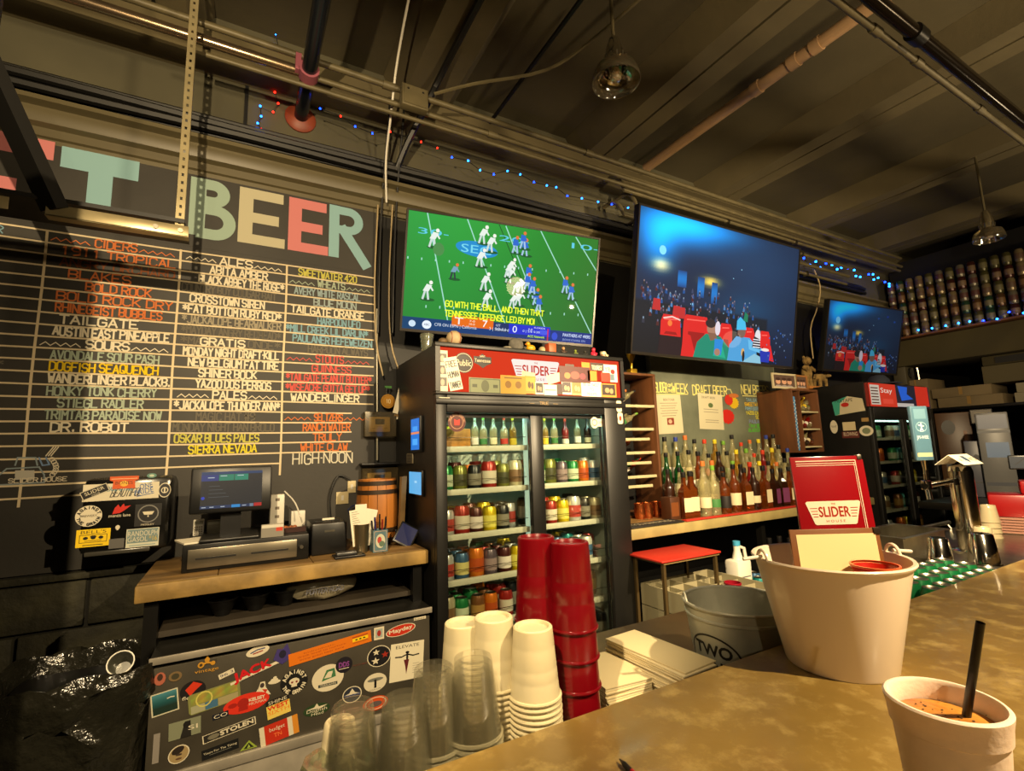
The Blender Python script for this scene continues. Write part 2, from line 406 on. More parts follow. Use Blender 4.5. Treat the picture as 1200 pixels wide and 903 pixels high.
for k, (y, z, x0) in enumerate([(2.36, 3.27, 2.2), (2.40, 3.20, 2.35), (2.43, 3.13, 2.25), (2.46, 3.06, 2.5)]):
    t = thing('bent_conduit', 'grey conduit in the bundle above the cinema screen, %s from the top' % ORD[k], 'pipe', (x0, y, z), group='conduits above the large screen')
    pts = [(0, .16, .12), (0, .08, .12)]+[(0.04*i/4+.0, .08-.08*math.sin(PI/2*i/4), .12-.12*(1-math.cos(PI/2*i/4))) for i in range(1, 5)]+[(5.2-x0, 0, 0)]
    MB().tube(pts, .014, 8).build('pipe', m_conduit, t)
    for q in (1.1, 2.0): MB().box((q, -.02, -.02), (q+.025, .02, .02)).build('strap', m_steel, t)
# big pipes across the top right corner
t = thing('large_pipe', 'glossy black pipe crossing the top right corner of the ceiling', 'pipe', (-2.8, .765, 3.2))
MB().cyl((0, 0, 0), (8.9, 0, 0), .028, seg=16).build('pipe', mat('black_glossy_pipe', (35, 28, 20), .18, .6), t)
for x in (4.1, 5.2, 7): MB().cyl((x, 0, 0), (x+.07, 0, 0), .036, seg=16).build('coupling', m_blackmt, t)
conduit('conduit', 'tan conduit running just beside the glossy black pipe, top right', .835, 3.2, .014, x0=-2.8, x1=6.1, bumps=(2.25, 2.62, 3.3))
# pale pipe along a joist, with couplings
pipe_m = mat('pinkish_pipe', (176, 142, 104), .45, 0, noise=(7, .2))
t = thing('ceiling_pipe', 'pale tan pipe with couplings running from the top edge towards the big screen', 'pipe', (2.55, -2, 3.56))
MB().cyl((0, 0, 0), (0, 4.44, 0), .034, seg=16).build('pipe', pipe_m, t)
for y in (3.18, 3.30, 3.52): MB().cyl((0, y, 0), (0, y+.05, 0), .040, seg=16).build('coupling', pipe_m, t)
# black pipe entering the wall at the flange
p = at(352, 140, 'y', WB)
t = thing('sprinkler_main', 'thick black pipe entering the wall through an orange flange, top left', 'pipe', (p.x, WB, p.z))
MB().cyl((0, -.002, 0), (0, -2.6, 0), .034, seg=18).build('pipe', mat('blue_black_pipe', (22, 26, 34), .22, .3), t)
MB().lathe([(0, -.004), (.078, -.004), (.078, -.012), (.065, -.024), (.034, -.034)], M=Matrix.Rotation(PI/2, 4, 'X') @ Matrix.Scale(-1, 4, (0, 0, 1)) @ Matrix.Identity(4), seg=22).build('flange', mat('orange_flange', (140, 64, 38), .5, noise=(12, .3)), t)
b = MB(); b.cyl((0, -.34, 0), (0, -.40, 0), .045, seg=16); b.box((-.06, -.39, -.015), (-.035, -.36, .07)); b.build('clamp', mat('pink_clamp', (146, 80, 94), .5), t)
# junction box and short wires
p = at(487, 113, 'y', 2.24)
t = thing('junction_box', 'square tan junction box where the conduits cross, left of centre', 'box', (p.x, 2.24, p.z))
MB().box((-.07, 0, -.06), (.07, .05, .06), .005).build('body', m_conduit, t); MB().box((-.06, -.004, -.05), (.06, 0, .05)).build('cover', m_conduit, t)
for dx in (-.04, .04): MB().cyl((dx, -.008, .03), (dx, -.003, .03), .006, seg=8).build('screw', m_steel, t)
p2 = at(700, 100, 'z', 3.58)
def wire(name, label, pts, r, m, cat='cable', group=None, seg=6):
    pts = [Vector(q) for q in pts]; o0 = pts[0]
    # smooth
    S = []
    n = len(pts)
    for i in range(n-1):
        a = pts[max(i-1, 0)]; b_ = pts[i]; c = pts[i+1]; d = pts[min(i+2, n-1)]
        for k in range(4):
            u = k/4; S.append(.5*((2*b_)+(c-a)*u+(2*a-5*b_+4*c-d)*u*u+(3*b_-a-3*c+d)*u**3)-o0)
    S.append(pts[-1]-o0)
    o = MB().tube(S, r, seg).build(name, m, None, Matrix.Translation(o0)); return tag(o, label, cat, group)
wire('ceiling_cable', 'tan cable swooping from the junction box across the ceiling', [(.83, 2.24, 3.40), (1.0, 2.1, 3.42), (1.35, 1.95, 3.52), (1.5, 1.7, 3.58), (1.6, 1.2, 3.59)], .009, m_conduit)
wire('ceiling_cable', 'black drain line crossing the panels left of the hanging lamp', [(1.30, 2.62, 3.57), (1.30, 1.5, 3.57), (1.30, .2, 3.57)], .012, m_dark)
wire('ceiling_cable', 'thick dark cable dropping past the junction box', [(.885, 1.0, 3.57), (.885, 2.2, 3.57), (.84, 2.35, 3.45), (.76, 2.5, 3.25), (.72, 2.58, 3.12)], .018, m_dark)
wire('ceiling_cable', 'pale cable hanging down beside the junction box', [(.55, 1.6, 3.58), (.62, 2.2, 3.5), (.63, 2.36, 3.3), (.64, 2.5, 3.12), (.66, 2.56, 2.9)], .006, m_white)
# thick black cable bundle above the moulding, and its loops
for k in range(5):
    pts = []
    for i in range(13):
        x = -2.0+i*.65; z = 3.085+.004*math.sin(i*1.7+k*2)+.039*(k//2)
        pts.append((x, WB-.035-.04*(k % 2)-.004*math.sin(i*2.3+k), z))
    wire('cable', 'black cable in the bundle above the crown moulding, %s strand' % ORD[k], pts, .019, m_dark, group='black cable bundle on the moulding')
for k, (x, y) in enumerate([(445, 460), (462, 458)]):
    a = at(x+12, 120, 'y', 2.5); c = at(x+2, 250, 'y', 2.6); d = at(x-2, 390, 'y', 2.6)
    wire('cable', 'black cable dropping down the wall edge beside the chalkboard, %s' % ('left' if k == 0 else 'right'), [a, (a.x-.01, 2.5, a.z-.15), c, d], .006, m_dark, group='vertical cables by the chalkboard')
    wire('cable', 'pale cable dropping down the wall edge beside the chalkboard, %s' % ('left' if k == 0 else 'right'), [at(x-2, 240, 'y', 2.58), at(x-6, 330, 'y', 2.6), at(x-4, 400, 'y', 2.59), at(x+(4 if k == 0 else 8), 440, 'y', 2.59)], .0045, mat('beige_cable', (170, 150, 110), .5), group='vertical cables by the chalkboard')
wire('cable', 'pale cable looping down from the blue lights to the figurine shelf', [at(952, 312, 'y', 2.5), at(961, 335, 'y', 2.45), at(958, 360, 'y', 2.45), at(950, 385, 'y', 2.45), at(953, 420, 'y', 2.45)], .006, mat('beige_cable', (170, 150, 110), .5))

# hanging lamps
def lampfix(name, label, c, rr, drop):
    t = thing(name, label, 'lamp', c)
    MB().cyl((0, 0, .16), (0, 0, drop), .008, seg=8).build('stem', m_conduit, t)
    MB().lathe([(.0, .17), (.02, .165), (.035, .12), (.04, .08), (rr*.45, .07), (rr*.5, .03), (rr*.5, .0)], seg=24).build('socket_housing', m_chrome, t)
    MB().lathe([(rr*.5, .03), (rr*.86, .012), (rr*.99, -.02), (rr*1.03, -.05), (rr*1.0, -.056), (rr*.95, -.05), (rr*.92, -.024), (rr*.78, .002), (rr*.45, .018)], seg=32).build('lamp_shade', glass('lamp_glass', (225, 210, 180), .3, .06, .05, (190, 180, 150)), t)
    MB().lathe([(0, -.045), (.02, -.04), (.03, -.02), (.02, .005), (.012, .02)], seg=14).build('bulb', glass('bulb_glass', (240, 235, 220), .3, .05, .3, (220, 205, 170)), t)
    b = MB()
    for k in range(12):
        a = 2*PI*k/12; b.bar((rr*.4*math.cos(a), rr*.4*math.sin(a), .0), (rr*.5*math.cos(a), rr*.5*math.sin(a), .065), .006)
    b.build('cooling_fins', m_steel, t)
    return t
lc = at(722, 96, 'z', 3.12)
lampfix('pendant_lamp', 'clear glass pendant lamp with chrome neck hanging from the ceiling centre', (lc.x, lc.y, 3.17), .104, .43)
lc = at(1156, 284, 'z', 2.95)
lampfix('pendant_lamp', 'small far pendant lamp hanging above the can display, far right', (4.75, 1.27, 3.0), .09, .6)

# hanging steel frame, upper left
t = thing('hanging_steel_frame', 'perforated steel strut and shelf rail hanging from the ceiling, upper left', 'frame', (-.23, 2.1, 2.35))
W = MW[t.name]
a = at(216, 58, 'y', 2.1)
b = MB(); zz = 2.34; xs = -.245
m_strut = mat('strut_steel', (182, 168, 128), .35, .6, noise=(10, .25))
# strut: two flanges with slotted web built from pieces
b.box((xs, 2.1, 2.33), (xs+.010, 2.103, 3.6)).box((xs+.018, 2.1, 2.33), (xs+.028, 2.103, 3.6)).box((xs+.0245, 2.103, 2.33), (xs+.028, 2.118, 3.6))
z = 2.33
while z < 3.58: b.box((xs+.010, 2.1, z), (xs+.018, 2.103, z+.020)); z += .032
b.build('strut', m_strut, t, world=True)
MB().box((-.60, 2.085, 2.33), (xs+.045, 2.089, 2.372), .001).box((-.60, 2.085, 2.33), (xs+.045, 2.125, 2.334)).build('rail', m_strut, t, world=True)
MB().box((-1.1, 2.085, 2.33), (-.69, 2.089, 2.372), .001).build('rail', m_strut, t, world=True)
MB().box((-1.1, 2.09, 2.385), (xs+.03, 2.30, 2.40)).build('shelf_board', m_dark, t, world=True)
MB().bar((-.78, 1.9, 2.86), (-.58, 2.1, 2.36), .075, .04).build('brace', m_dark, t, world=True)
b = MB()
for x in (-.3, -.225): b.cyl((x, 2.080, 2.351), (x, 2.086, 2.351), .009, seg=8)
b.build('bolt', m_steel, t, world=True)

t = thing('shadow_tower', 'tall black blocker added out of view on the left to shade the chalkboard', 'shelf', (-.62, 1.0, 0))  # unseen object added to cast the shadow on the board's left part
for x in (-.78, -.428): MB().box((x, .9, 0), (x+.02, 1.12, 2.47)).build('upright', m_blackmt, t, world=True)
MB().box((-.76, 1.1, 0), (-.428, 1.12, 2.47)).build('back_panel', m_blackmt, t, world=True)
for z in (.3, .8, 1.3, 1.8, 2.2, 2.45): MB().box((-.76, .9, z), (-.428, 1.1, z+.02)).build('shelf', m_blackmt, t, world=True)
p = at(290, 92, 'y', 2.645); q_ = at(289, 152, 'y', 2.645); tag(MB().box((-.008, -.004, 0), (.008, .004, p.z-q_.z)).build('hanging_bar', m_dark, None, Matrix.Translation((p.x, 2.645, q_.z))), 'short black bar hanging left of the black pipe', 'bar')
# string lights
def lights(name, label, pts, wirem=m_dark, r=.0055):
    t = thing(name, label, 'string lights', pts[0][0])
    o0 = Vector(pts[0][0]); b = MB()
    P = [Vector(q[0])-o0 for q in pts]; b.tube(P, .0022, 4); b.build('wire', wirem, t)
    for q, c in pts:
        v = Vector(q)-o0+Vector((0, -.008, -.006))
        MB().ball(v, r, (1, 1, 1), 1).build('bulb', LED[c], t)
    return t
LED = {'b': mat('blue_led', (20, 60, 255), .3, emis=((8, 40, 255), 14)), 'c': mat('cyan_led', (60, 160, 255), .3, emis=((16, 100, 255), 14)), 'r': mat('red_led', (255, 30, 20), .3, emis=((255, 24, 12), 8))}
L = [((323, 40), 'c'), ((329, 71), 'b'), ((335, 80), 'b'), ((332, 100), 'c'), ((322, 108), 'r'), ((326, 121), 'r'), ((320, 131), 'r'), ((305, 124), 'c'), ((306, 136), 'c'), ((302, 144), 'c'), ((306, 151), 'r'), ((299, 160), 'c')]
lights('string_lights', 'cluster of blue and red string lights hanging by the black pipe', [(at(x, y, 'y', 2.63), c) for (x, y), c in L])
L = [((347, 12), 'r'), ((375, 127), 'b'), ((399, 136), 'r'), ((416, 148), 'b'), ((436, 156), 'b'), ((457, 154), 'r'), ((493, 166), 'r'), ((512, 173), 'r')]
lights('string_lights', 'red and blue string lights between the black pipe and the junction box', [(at(x, y, 'y', 2.48), c) for (x, y), c in L][1:])
L = [(529, 184), (548, 188), (562, 199), (578, 204), (594, 200), (609, 204), (625, 213), (640, 217), (651, 219), (664, 229), (681, 232), (700, 236), (716, 239), (735, 243)]
lights('string_lights', 'blue string lights along the wall above the football screen', [(at(x, y, 'y', 2.5), 'c' if i % 3 else 'b') for i, (x, y) in enumerate(L)], r=.0065)
L = [(941, 302), (948, 310), (955, 306), (960, 313), (967, 308), (974, 310), (980, 315), (985, 313), (993, 314), (1000, 316), (1002, 323), (1007, 324), (1017, 321), (1022, 321), (1023, 327), (1028, 325), (1036, 330), (1041, 332), (1041, 335)]
lights('string_lights', 'blue string lights on the wall above the farthest screen', [(at(x, y, 'y', 2.5), 'c' if i % 4 else 'b') for i, (x, y) in enumerate(L)], r=.011)

# ================================================================ chalkboard
t = thing('chalkboard', 'large black beer list chalkboard ruled with tan lines on the left wall', 'chalkboard', (-.5, 2.62, 1.09))
m_board = mat('chalkboard_black', (58, 55, 49), .62, noise=(2.4, .32), bump=(60, .05))
MB().box((-1.7, 2.62, 1.09), (.62, WB-.0005, 2.50)).build('slate', m_board, t, world=True)
MB().box((-1.7, 2.62, 2.5005), (.62, WB-.0005, 2.86)).build('header_slate', m_board, t, world=True)
FB = Fr((0, 2.62, 0), (1, 0, 0), (0, 0, 1))
Z0, PT = 2.475, .0497
COL = [(-1.24, -.745), (-.735, -.285), (-.262, .162), (.178, .60)]
OFFW = (214, 196, 160)
cv = Cv(); rd = random.Random(3)
for k in range(23):
    z = Z0-k*PT; x1 = .61 if k < 20 else .17
    if k in (15,): x1 = .58
    if k > 14 and k < 20: x1 = .50
    if k > 20: x1 = -.28 if k > 21 else -.25
    xs_ = [-1.6+i*(x1+1.6)/14 for i in range(15)]
    cv.line([(x, z+.002*math.sin(x*5+k)) for x in xs_], .007, OFFW)
for x, zb in ((-.74, 1.35), (-.276, 1.44), (.172, 1.43)): cv.line([(x+.002*math.sin(i), Z0-(Z0-zb)*i/9) for i in range(10)], .009, OFFW)
cv.build('ruled_lines', CHALK, t, FB.M())
OR, WH, BL, RD, YE, DM = (204, 112, 56), (218, 208, 182), (120, 160, 176), (196, 82, 76), (214, 200, 50), (100, 95, 84)
YG = (190, 184, 84); GR = (160, 174, 154)
A = [('~CIDERS~', OR), ('1911 TROPICAL', OR), ('ANGRY ORCHARD', (120, 66, 30)), ('BLAKES', OR, .05, .3), ('BOLD ROCK', OR, .3, .2), ('BOLD ROCK DRY', OR), ('RHINEGEIST BUBBLES', OR, .02, .1), ('TAILGATE', WH, .05, .25), ('AUSTIN EAST PINEAPPLE', WH, 0, .03), ('~SOURS~', WH),
     ('AVONDALE SOUR PASH', GR, .1, .1), ('DOGFISH SEAQUENCH', (225, 190, 10), .05, .1), ('WANDERLINGER BLACKB.', WH, 0, 0), ('HONKY TONK CHERRY', GR, .08, .1), ('STIEGL RADLER', GR, .18, .2), ('TRIMTAB PARADISE NOW', GR, .1, .05), ('DR. ROBOT', WH, .15, .3)]
B = [('~ALES~', WH), ('ABITA AMBER', WH, .25, .18), ('BLACK ABBEY THE ROSE*', WH, .15, 0), ('COUNTRY BOY COUGAR BAIT', DM, 0, .08), ('CROSSTOWN SIREN', WH, .08, .2), ('*FAT BOTTOM RUBY RED*', WH), ('*JACKALOPE BEARWALKER', (150, 142, 122)), ('*MAYDAY ANGRY REDHEAD*', DM), ('*MAYDAY BLONDE*', DM), ('MONDAY NIGHT DRAFT-KILL', WH, .05, .03),
     ('NEW BELGIUM FAT TIRE', WH, .1, .03), ('SHINER BOCK', WH, .2, .25), ('YAZOO DOS PERROS', WH, .18, .1), ('~PALES~', WH), ('*JACKALOPE THUNDER ANN*', WH, 0, 0), ('MAGIC HAT #9', DM, .2, .25), ('MONDAY NIGHT HAN BROLO', DM, 0, .05), ('OSKAR BLUES PALES', YG, .02, .2), ('SIERRA NEVADA', YE, .15, .22)]
D = [('SWEETWATER 420', YG, .12, .2), ('~WHEATS~', GR), ('AVERY WHITE RASCAL', (140, 160, 165), .08, .15), ('BLUE MOON', (150, 165, 165), .3, .2), ('TAILGATE ORANGE', WH, .05, .1), ('HARPOON UFO', BL, .35, .15), ('*MILL CREEK LIL DARLIN*', BL, 0, .05), ('PAULANER HEFEWEIZEN', BL, .08, 0), ('HARPOON ALWAYS', DM, .25, .05), ('~STOUTS~', RD),
     ('GUINNESS', RD, .3, .25), ('*TAILGATE PEANUT BUTTER*', RD, .02, 0), ('*WISEACRE GOTTA GET UP*', RD), ('WANDERLINGER', WH, .08, .15), None, ('~SELTZERS~', OR), ('RANCH WATER', OR, .22, .25), ('TRULY', OR, .33, .35), ('WHITE CLAW', OR, .2, .28), ('HIGH-NOON', (205, 200, 180), .12, .22)]
for ci, rows in ((1, A), (2, B), (3, D)):
    cv = Cv(); x0, x1 = COL[ci]; wd = x1-x0
    for k, e in enumerate(rows):
        if not e: continue
        s, c = e[0], e[1]; a, z_ = (e[2], e[3]) if len(e) > 2 else (.02, .02)
        zb = Z0-(k+1)*PT+.0075; h = .036
        if s == 'HIGH-NOON': zb -= .012; h = .05
        if s[0] == '~':
            cv.zig(x0+.02*wd, zb+.004, x0+.3*wd, .014, c, 8, .0035); cv.zig(x0+.68*wd, zb+.004, x0+.97*wd, .014, c, 8, .0035); s = s[1:-1]; a = .34; z_ = .34
        if ci == 1: a = max(a, .1)
        cv.stext(s, x0+a*wd, zb, x1-z_*wd, h, c, .0060 if c != WH else .0068, jit=.05)
        if s.startswith('*MAYDAY BL'): cv.stext('GRATIS', x0+.2*wd, zb, x0+.62*wd, .034, WH, .007)
    cv.build('chalk_lettering', CHALK, t, FB.M(.0012))
cv = Cv(); cv.stext('BEER', -1.0, Z0-PT+.012, -.86, .03, BL, .004); cv.stext('*', -.86, Z0-12*PT+.012, -.82, .03, DM, .005)
for k in (3, 6, 9, 14): cv.stext('STOUT PORTER'[:7+k % 5], -1.2, Z0-k*PT+.012, -.85, .028, DM, .004)
cv.build('chalk_lettering', CHALK, t, FB.M(.0012))
# little tap-truck doodle, lower left
cv = Cv(); dc = (140, 155, 160); u = lambda x, y: FB.uv(x, y)
cv.line([u(*q) for q in ((0, 556), (8, 549), (46, 547), (52, 556), (52, 565), (0, 568))], .005, dc, False); cv.line([u(*q) for q in ((18, 545), (21, 536), (42, 536), (44, 545))], .005, dc)
cv.line([u(*q) for q in ((46, 536), (50, 545), (58, 544), (54, 536))], .005, (120, 150, 190))
for i in range(7):
    a = u(61+5*math.sin(i*.5), 538+i*3); cv.ring(a[0], a[1], .008, .003, WH, 8)
for i in range(3):
    for j in range(3): a = u(18+i*7, 551+j*3.6); cv.rect(a[0], a[1]-.012, a[0]+.022, a[1], (190, 185, 170))
a = u(4, 566); cv.stext('SLIDER HOUSE', a[0], a[1], a[0]+.2, .016, WH, .003)
for i in range(3): a = u(54+3*i, 534); cv.line([a, (a[0]+.02, a[1]+.035)], .004, WH)
cv.build('chalk_doodle', CHALK, t, FB.M(.002))
# big painted letters
def letter(P, col, holes=(), nm='painted_letter'):
    cv = Cv()
    for pl in P: cv.poly([FB.uv(*q) for q in pl], col)
    return cv
PK, TE, CR = (200, 122, 122), (136, 176, 182), (184, 178, 150)
z1, z2 = 2.555, 2.84
def bigl(segs, col, wd):
    cv = Cv()
    for s_ in segs: cv.line(s_, wd, col)
    cv.build('painted_letter', CHALK, t, FB.M(.0012))
def bx(*R):
    return R
def rects(R, col):
    cv = Cv()
    for r in R: cv.rect(*r, col)
    cv.build('painted_letter', CHALK, t, FB.M(.0012))
xT0, xT1 = FB.uv(72, 180)[0], FB.uv(163, 200)[0]; zT = FB.uv(73, 171)[1]
rects([(xT0, zT-.095, xT1, zT), ((xT0+xT1)/2-.04, z1-.02, (xT0+xT1)/2+.045, zT-.09)], TE)
rects([(-.98, zT-.075, -.745, zT+.01), (-1.0, z1, -.92, zT), (-1.0, 2.62, -.85, 2.68)], PK)
def arcp(cx, cy, r, a0, a1, n=14, ky=1): return [(cx+r*math.cos(a0+(a1-a0)*i/n), cy+ky*r*math.sin(a0+(a1-a0)*i/n)) for i in range(n+1)]
xB0, xB1 = FB.uv(222, 240)[0], FB.uv(277, 250)[0]; zt, zb = 2.848, 2.56; w_ = .052; mid = 2.712
cv = Cv(); CB = (150, 172, 158); cv.rect(xB0, zb, xB0+.065, zt, CB)
r1 = (zt-mid)/2-.012; c1 = (zt+mid)/2; c2 = (zb+mid)/2; r2 = (mid-zb)/2
for cy, r, ex in ((c1, r1+.013, .0), (c2, r2+.012, .02)):
    cx = xB1-r-ex*0-(.03 if ex == 0 else 0); cv.band([(xB0+.03, cy+r-w_/2)]+arcp(cx, cy, r-w_/2, PI/2, -PI/2)+[(xB0+.03, cy-r+w_/2)], w_, CB)
cv.build('painted_letter', CHALK, t, FB.M(.0012))
for (pa, pb, col) in (((281, 225), (333, 300), CR), ((339, 235), (384, 310), PK)):
    x0 = FB.uv(*pa)[0]; x1 = FB.uv(*pb)[0]; wv = .062; h_ = zt-zb
    rects([(x0, zb, x0+wv, zt), (x0+wv*.9, zt-.052, x1-.012, zt), (x0+wv*.9, zb, x1, zb+.05), (x0+wv*.9, mid-.04, x1-.03, mid+.012)], col)
x0, x1 = FB.uv(386, 250)[0], FB.uv(431, 270)[0]; cv = Cv()
cv.rect(x0, zb, x0+.052, zt+.005, TE); cy = 2.775; cv.band([(x0+.03, cy+.054)]+arcp(x0+.1, cy, .054, PI/2, -PI/2)+[(x0+.03, cy-.054)], .046, TE); cv.line([(x0+.07, 2.725), (x1-.01, zb-.02)], .052, TE)
cv.build('painted_letter', CHALK, t, FB.M(.0012))

# ================================================================ stickers helper
def rrect(x0, y0, x1, y1, r, n=4):
    P = []
    for cx, cy, a in ((x1-r, y1-r, 0), (x0+r, y1-r, PI/2), (x0+r, y0+r, PI), (x1-r, y0+r, 1.5*PI)):
        P += [(cx+r*math.cos(a+PI/2*i/n), cy+r*math.sin(a+PI/2*i/n)) for i in range(n+1)]
    return P
KO = (18, 17, 16); CREAM = (222, 212, 178); RED = (196, 34, 24)
def slider_logo(cv, x0, y0, x1, y1, bg=(240, 225, 205), fg=(190, 40, 28), ex=False):
    """winged badge with the bar's name; x0..x1, y0..y1 in canvas units"""
    w_, h_ = x1-x0, y1-y0; X = lambda u: x0+u*w_; Y = lambda v: y0+v*h_
    cv.poly([(X(.0), Y(.94)), (X(.03), Y(1)), (X(.97), Y(1)), (X(1), Y(.94)), (X(.88), Y(.04)), (X(.85), Y(0)), (X(.15), Y(0)), (X(.12), Y(.04))], bg)
    for v in (.68, .56, .44, .32):
        d = (.94-v)*.13
        cv.rect(X(.03+d), Y(v), X(.2), Y(v+.035), fg); cv.rect(X(.8), Y(v), X(.97-d), Y(v+.035), fg)
    cv.btext('SLIDER', X(.22), Y(.34), X(.78), .42*h_, fg, bold=.012*h_)
    cv.btext('THE', X(.46), Y(.84), X(.54), .08*h_, fg); cv.btext('H O U S E', X(.33), Y(.1), X(.67), .1*h_, fg)
def canvas_part(parent, M, draw, name='sticker', m=None, label=None):
    cv = Cv(); draw(cv); return cv.build(name, m or PRINT, parent, M, label)

# ================================================================ drinks containers
def can_mesh(r=.033, h=.122):
    return [(0, .004), (r*.72, .0), (r*.8, 0), (r, .012), (r, h-.016), (r*.82, h-.003), (r*.8, h)]
CANP = {}
def can_proto(key, body, band, txt=None):
    t = thing('beverage_can', 'beverage can', 'can'); r, h = .033, .122
    MB().lathe(can_mesh(), seg=14).build('body', mat('can_'+key, body, .28, .35), t)
    MB().lathe([(r*.8, h), (r*.78, h-.001), (r*.7, h-.004), (0, h-.004)], seg=14).build('lid', m_steel, t)
    if band: MB().lathe([(r+.0004, .03), (r+.0005, .031), (r+.0005, .082), (r+.0004, .083)], seg=14).build('label_band', mat('band_'+key, band, .4), t)
    CANP[key] = t; t['_u'] = 0; return t
def place(proto, M, label, group=None):
    if not proto.get('_u'):
        proto['_u'] = 1; proto.matrix_basis = M; old = MW[proto.name]; MW[proto.name] = M
        def rec(o):
            for c in KID.get(o.name, []): MW[c.name] = MW[o.name] @ c.matrix_basis; rec(c)
        rec(proto); o = proto
    else: o = dup(proto, M)
    o['label'] = label
    if group: o['group'] = group
    return o
CANC = {'silver': ((190, 190, 185), (170, 60, 50)), 'yellow': ((205, 180, 20), (210, 200, 90)), 'black': ((24, 26, 28), (120, 115, 100)), 'green': ((30, 120, 62), (190, 200, 170)), 'orange': ((205, 110, 25), (170, 70, 20)),
        'teal': ((20, 120, 120), (150, 190, 170)), 'red': ((150, 36, 28), (200, 190, 170)), 'purple': ((92, 80, 90), (140, 120, 120)), 'brown': ((120, 76, 40), (160, 120, 60)), 'cream': ((196, 186, 150), (120, 90, 60)),
        'maroon': ((70, 26, 22), (210, 200, 190)), 'olive': ((110, 112, 44), (60, 60, 30)), 'white': ((205, 202, 190), (60, 90, 120)), 'blue': ((60, 96, 130), (200, 190, 120))}
for k, (a, b_) in CANC.items(): can_proto(k, a, b_)

BOT = {}
def bottle_proto(key, prof, gm, cap, lab, lab_z, r, h, square=False):
    t = thing('liquor_bottle', 'liquor bottle', 'bottle'); seg = 4 if square else 16
    M = Matrix.Rotation(PI/4, 4, 'Z') if square else None; k = 1.22 if square else 1
    pr = [((q[0]*k if q[1] < h*.62 else q[0]), q[1]) for q in prof]
    MB().lathe(pr, seg=seg if square else 16, M=M).build('glass_body', gm, t)
    MB().lathe([(0, h-.002), (.0135, h-.002), (.0145, h+.001), (.0145, h+.028), (0, h+.03)], seg=10).build('cap', cap, t)
    if lab is not None:
        if square: b = MB(); q = r*.86; b.box((-q, -q-.0012, lab_z[0]), (q, -q-.0002, lab_z[1])); b.build('label', lab, t)
        else: MB().lathe([(r+.0005, lab_z[0]), (r+.0008, lab_z[0]+.002), (r+.0008, lab_z[1]-.002), (r+.0005, lab_z[1])], seg=16).build('label', lab, t)
    t['_u'] = 0; BOT[key] = t; return t
def prof(r, h, sh, neck=.0125, nk=.35):
    sh += .08
    return [(0, .004), (r*.9, 0), (r, .006), (r, h*sh), (r*.93, h*(sh+.04)), (r*.55, h*(sh+.11)), (neck*1.15, h*(sh+.2)), (neck, h*(sh+.26)), (neck, h), (0, h)]
g_clear = glass('clear_bottle_glass', (244, 242, 222), .16, .05, .24, (206, 198, 150)); g_amber = glass('amber_spirit', (196, 112, 36), .12, .05, .34, (134, 66, 18)); g_green = glass('green_bottle_glass', (30, 120, 50), .1, .06, .35, (16, 90, 36))
g_dark = glass('dark_bottle_glass', (90, 46, 20), .12, .06, .5, (58, 28, 12)); g_yel = glass('yellow_liqueur', (210, 170, 60), .1, .06, .3, (190, 150, 40)); g_red = glass('red_liqueur', (150, 20, 16), .1, .06, .5, (140, 14, 12)); g_blue = glass('blue_bottle_glass', (60, 110, 190), .1, .06, .3, (50, 90, 160))
lb_cream = mat('label_cream', (214, 200, 160), .7); lb_white = mat('label_white', (220, 214, 200), .7); lb_black = mat('label_black', (26, 22, 20), .6); lb_red = mat('label_red', (180, 40, 26), .6); lb_pur = mat('label_purple', (110, 50, 90), .6); lb_yel = mat('label_yellow', (210, 180, 40), .6); lb_grn = mat('label_green', (60, 120, 60), .6)
c_blk = mat('cap_black', (20, 18, 18), .4); c_red = mat('cap_red', (200, 60, 30), .4); c_yel = mat('cap_yellow', (220, 200, 40), .4); c_grn = mat('cap_green', (110, 160, 50), .4); c_org = mat('cap_orange', (200, 110, 50), .4); c_blu = mat('cap_blue', (40, 60, 150), .4); c_wht = mat('cap_white', (215, 210, 195), .4)
bottle_proto('amber_cream', prof(.036, .27, .55), g_amber, c_blk, lb_cream, (.045, .12), .036, .27)
bottle_proto('amber_black', prof(.038, .25, .58), g_amber, c_blk, lb_black, (.04, .12), .038, .25)
bottle_proto('square_cream', prof(.036, .24, .56), g_amber, c_blk, lb_cream, (.04, .12), .036, .24, True)
bottle_proto('square_white', prof(.034, .25, .6), g_dark, c_wht, lb_white, (.03, .12), .034, .25, True)
bottle_proto('purple', prof(.036, .24, .6), g_dark, c_blk, lb_pur, (.03, .13), .036, .24, True)
bottle_proto('clear_white', prof(.036, .29, .56), g_clear, c_blk, lb_white, (.05, .12), .036, .29)
bottle_proto('clear_red', prof(.037, .28, .55), g_clear, c_red, lb_red, (.05, .10), .037, .28)
bottle_proto('clear_yellow', prof(.037, .29, .55), g_clear, c_yel, lb_yel, (.05, .10), .037, .29)
bottle_proto('clear_green', prof(.036, .28, .57), g_clear, c_grn, lb_grn, (.05, .10), .036, .28)
bottle_proto('clear_blue', prof(.035, .30, .57), g_clear, c_blu, lb_white, (.05, .12), .035, .30)
bottle_proto('clear_orange', prof(.036, .29, .57), g_clear, c_org, lb_cream, (.05, .11), .036, .29)
bottle_proto('green', prof(.035, .30, .55), g_green, c_blk, lb_white, (.05, .11), .035, .30)
bottle_proto('dark', prof(.038, .27, .6), g_dark, c_blk, lb_cream, (.05, .10), .038, .27)
bottle_proto('red', prof(.036, .27, .58), g_red, c_red, lb_white, (.04, .09), .036, .27)
bottle_proto('yellow', prof(.036, .28, .58), g_yel, c_yel, lb_yel, (.04, .10), .036, .28)
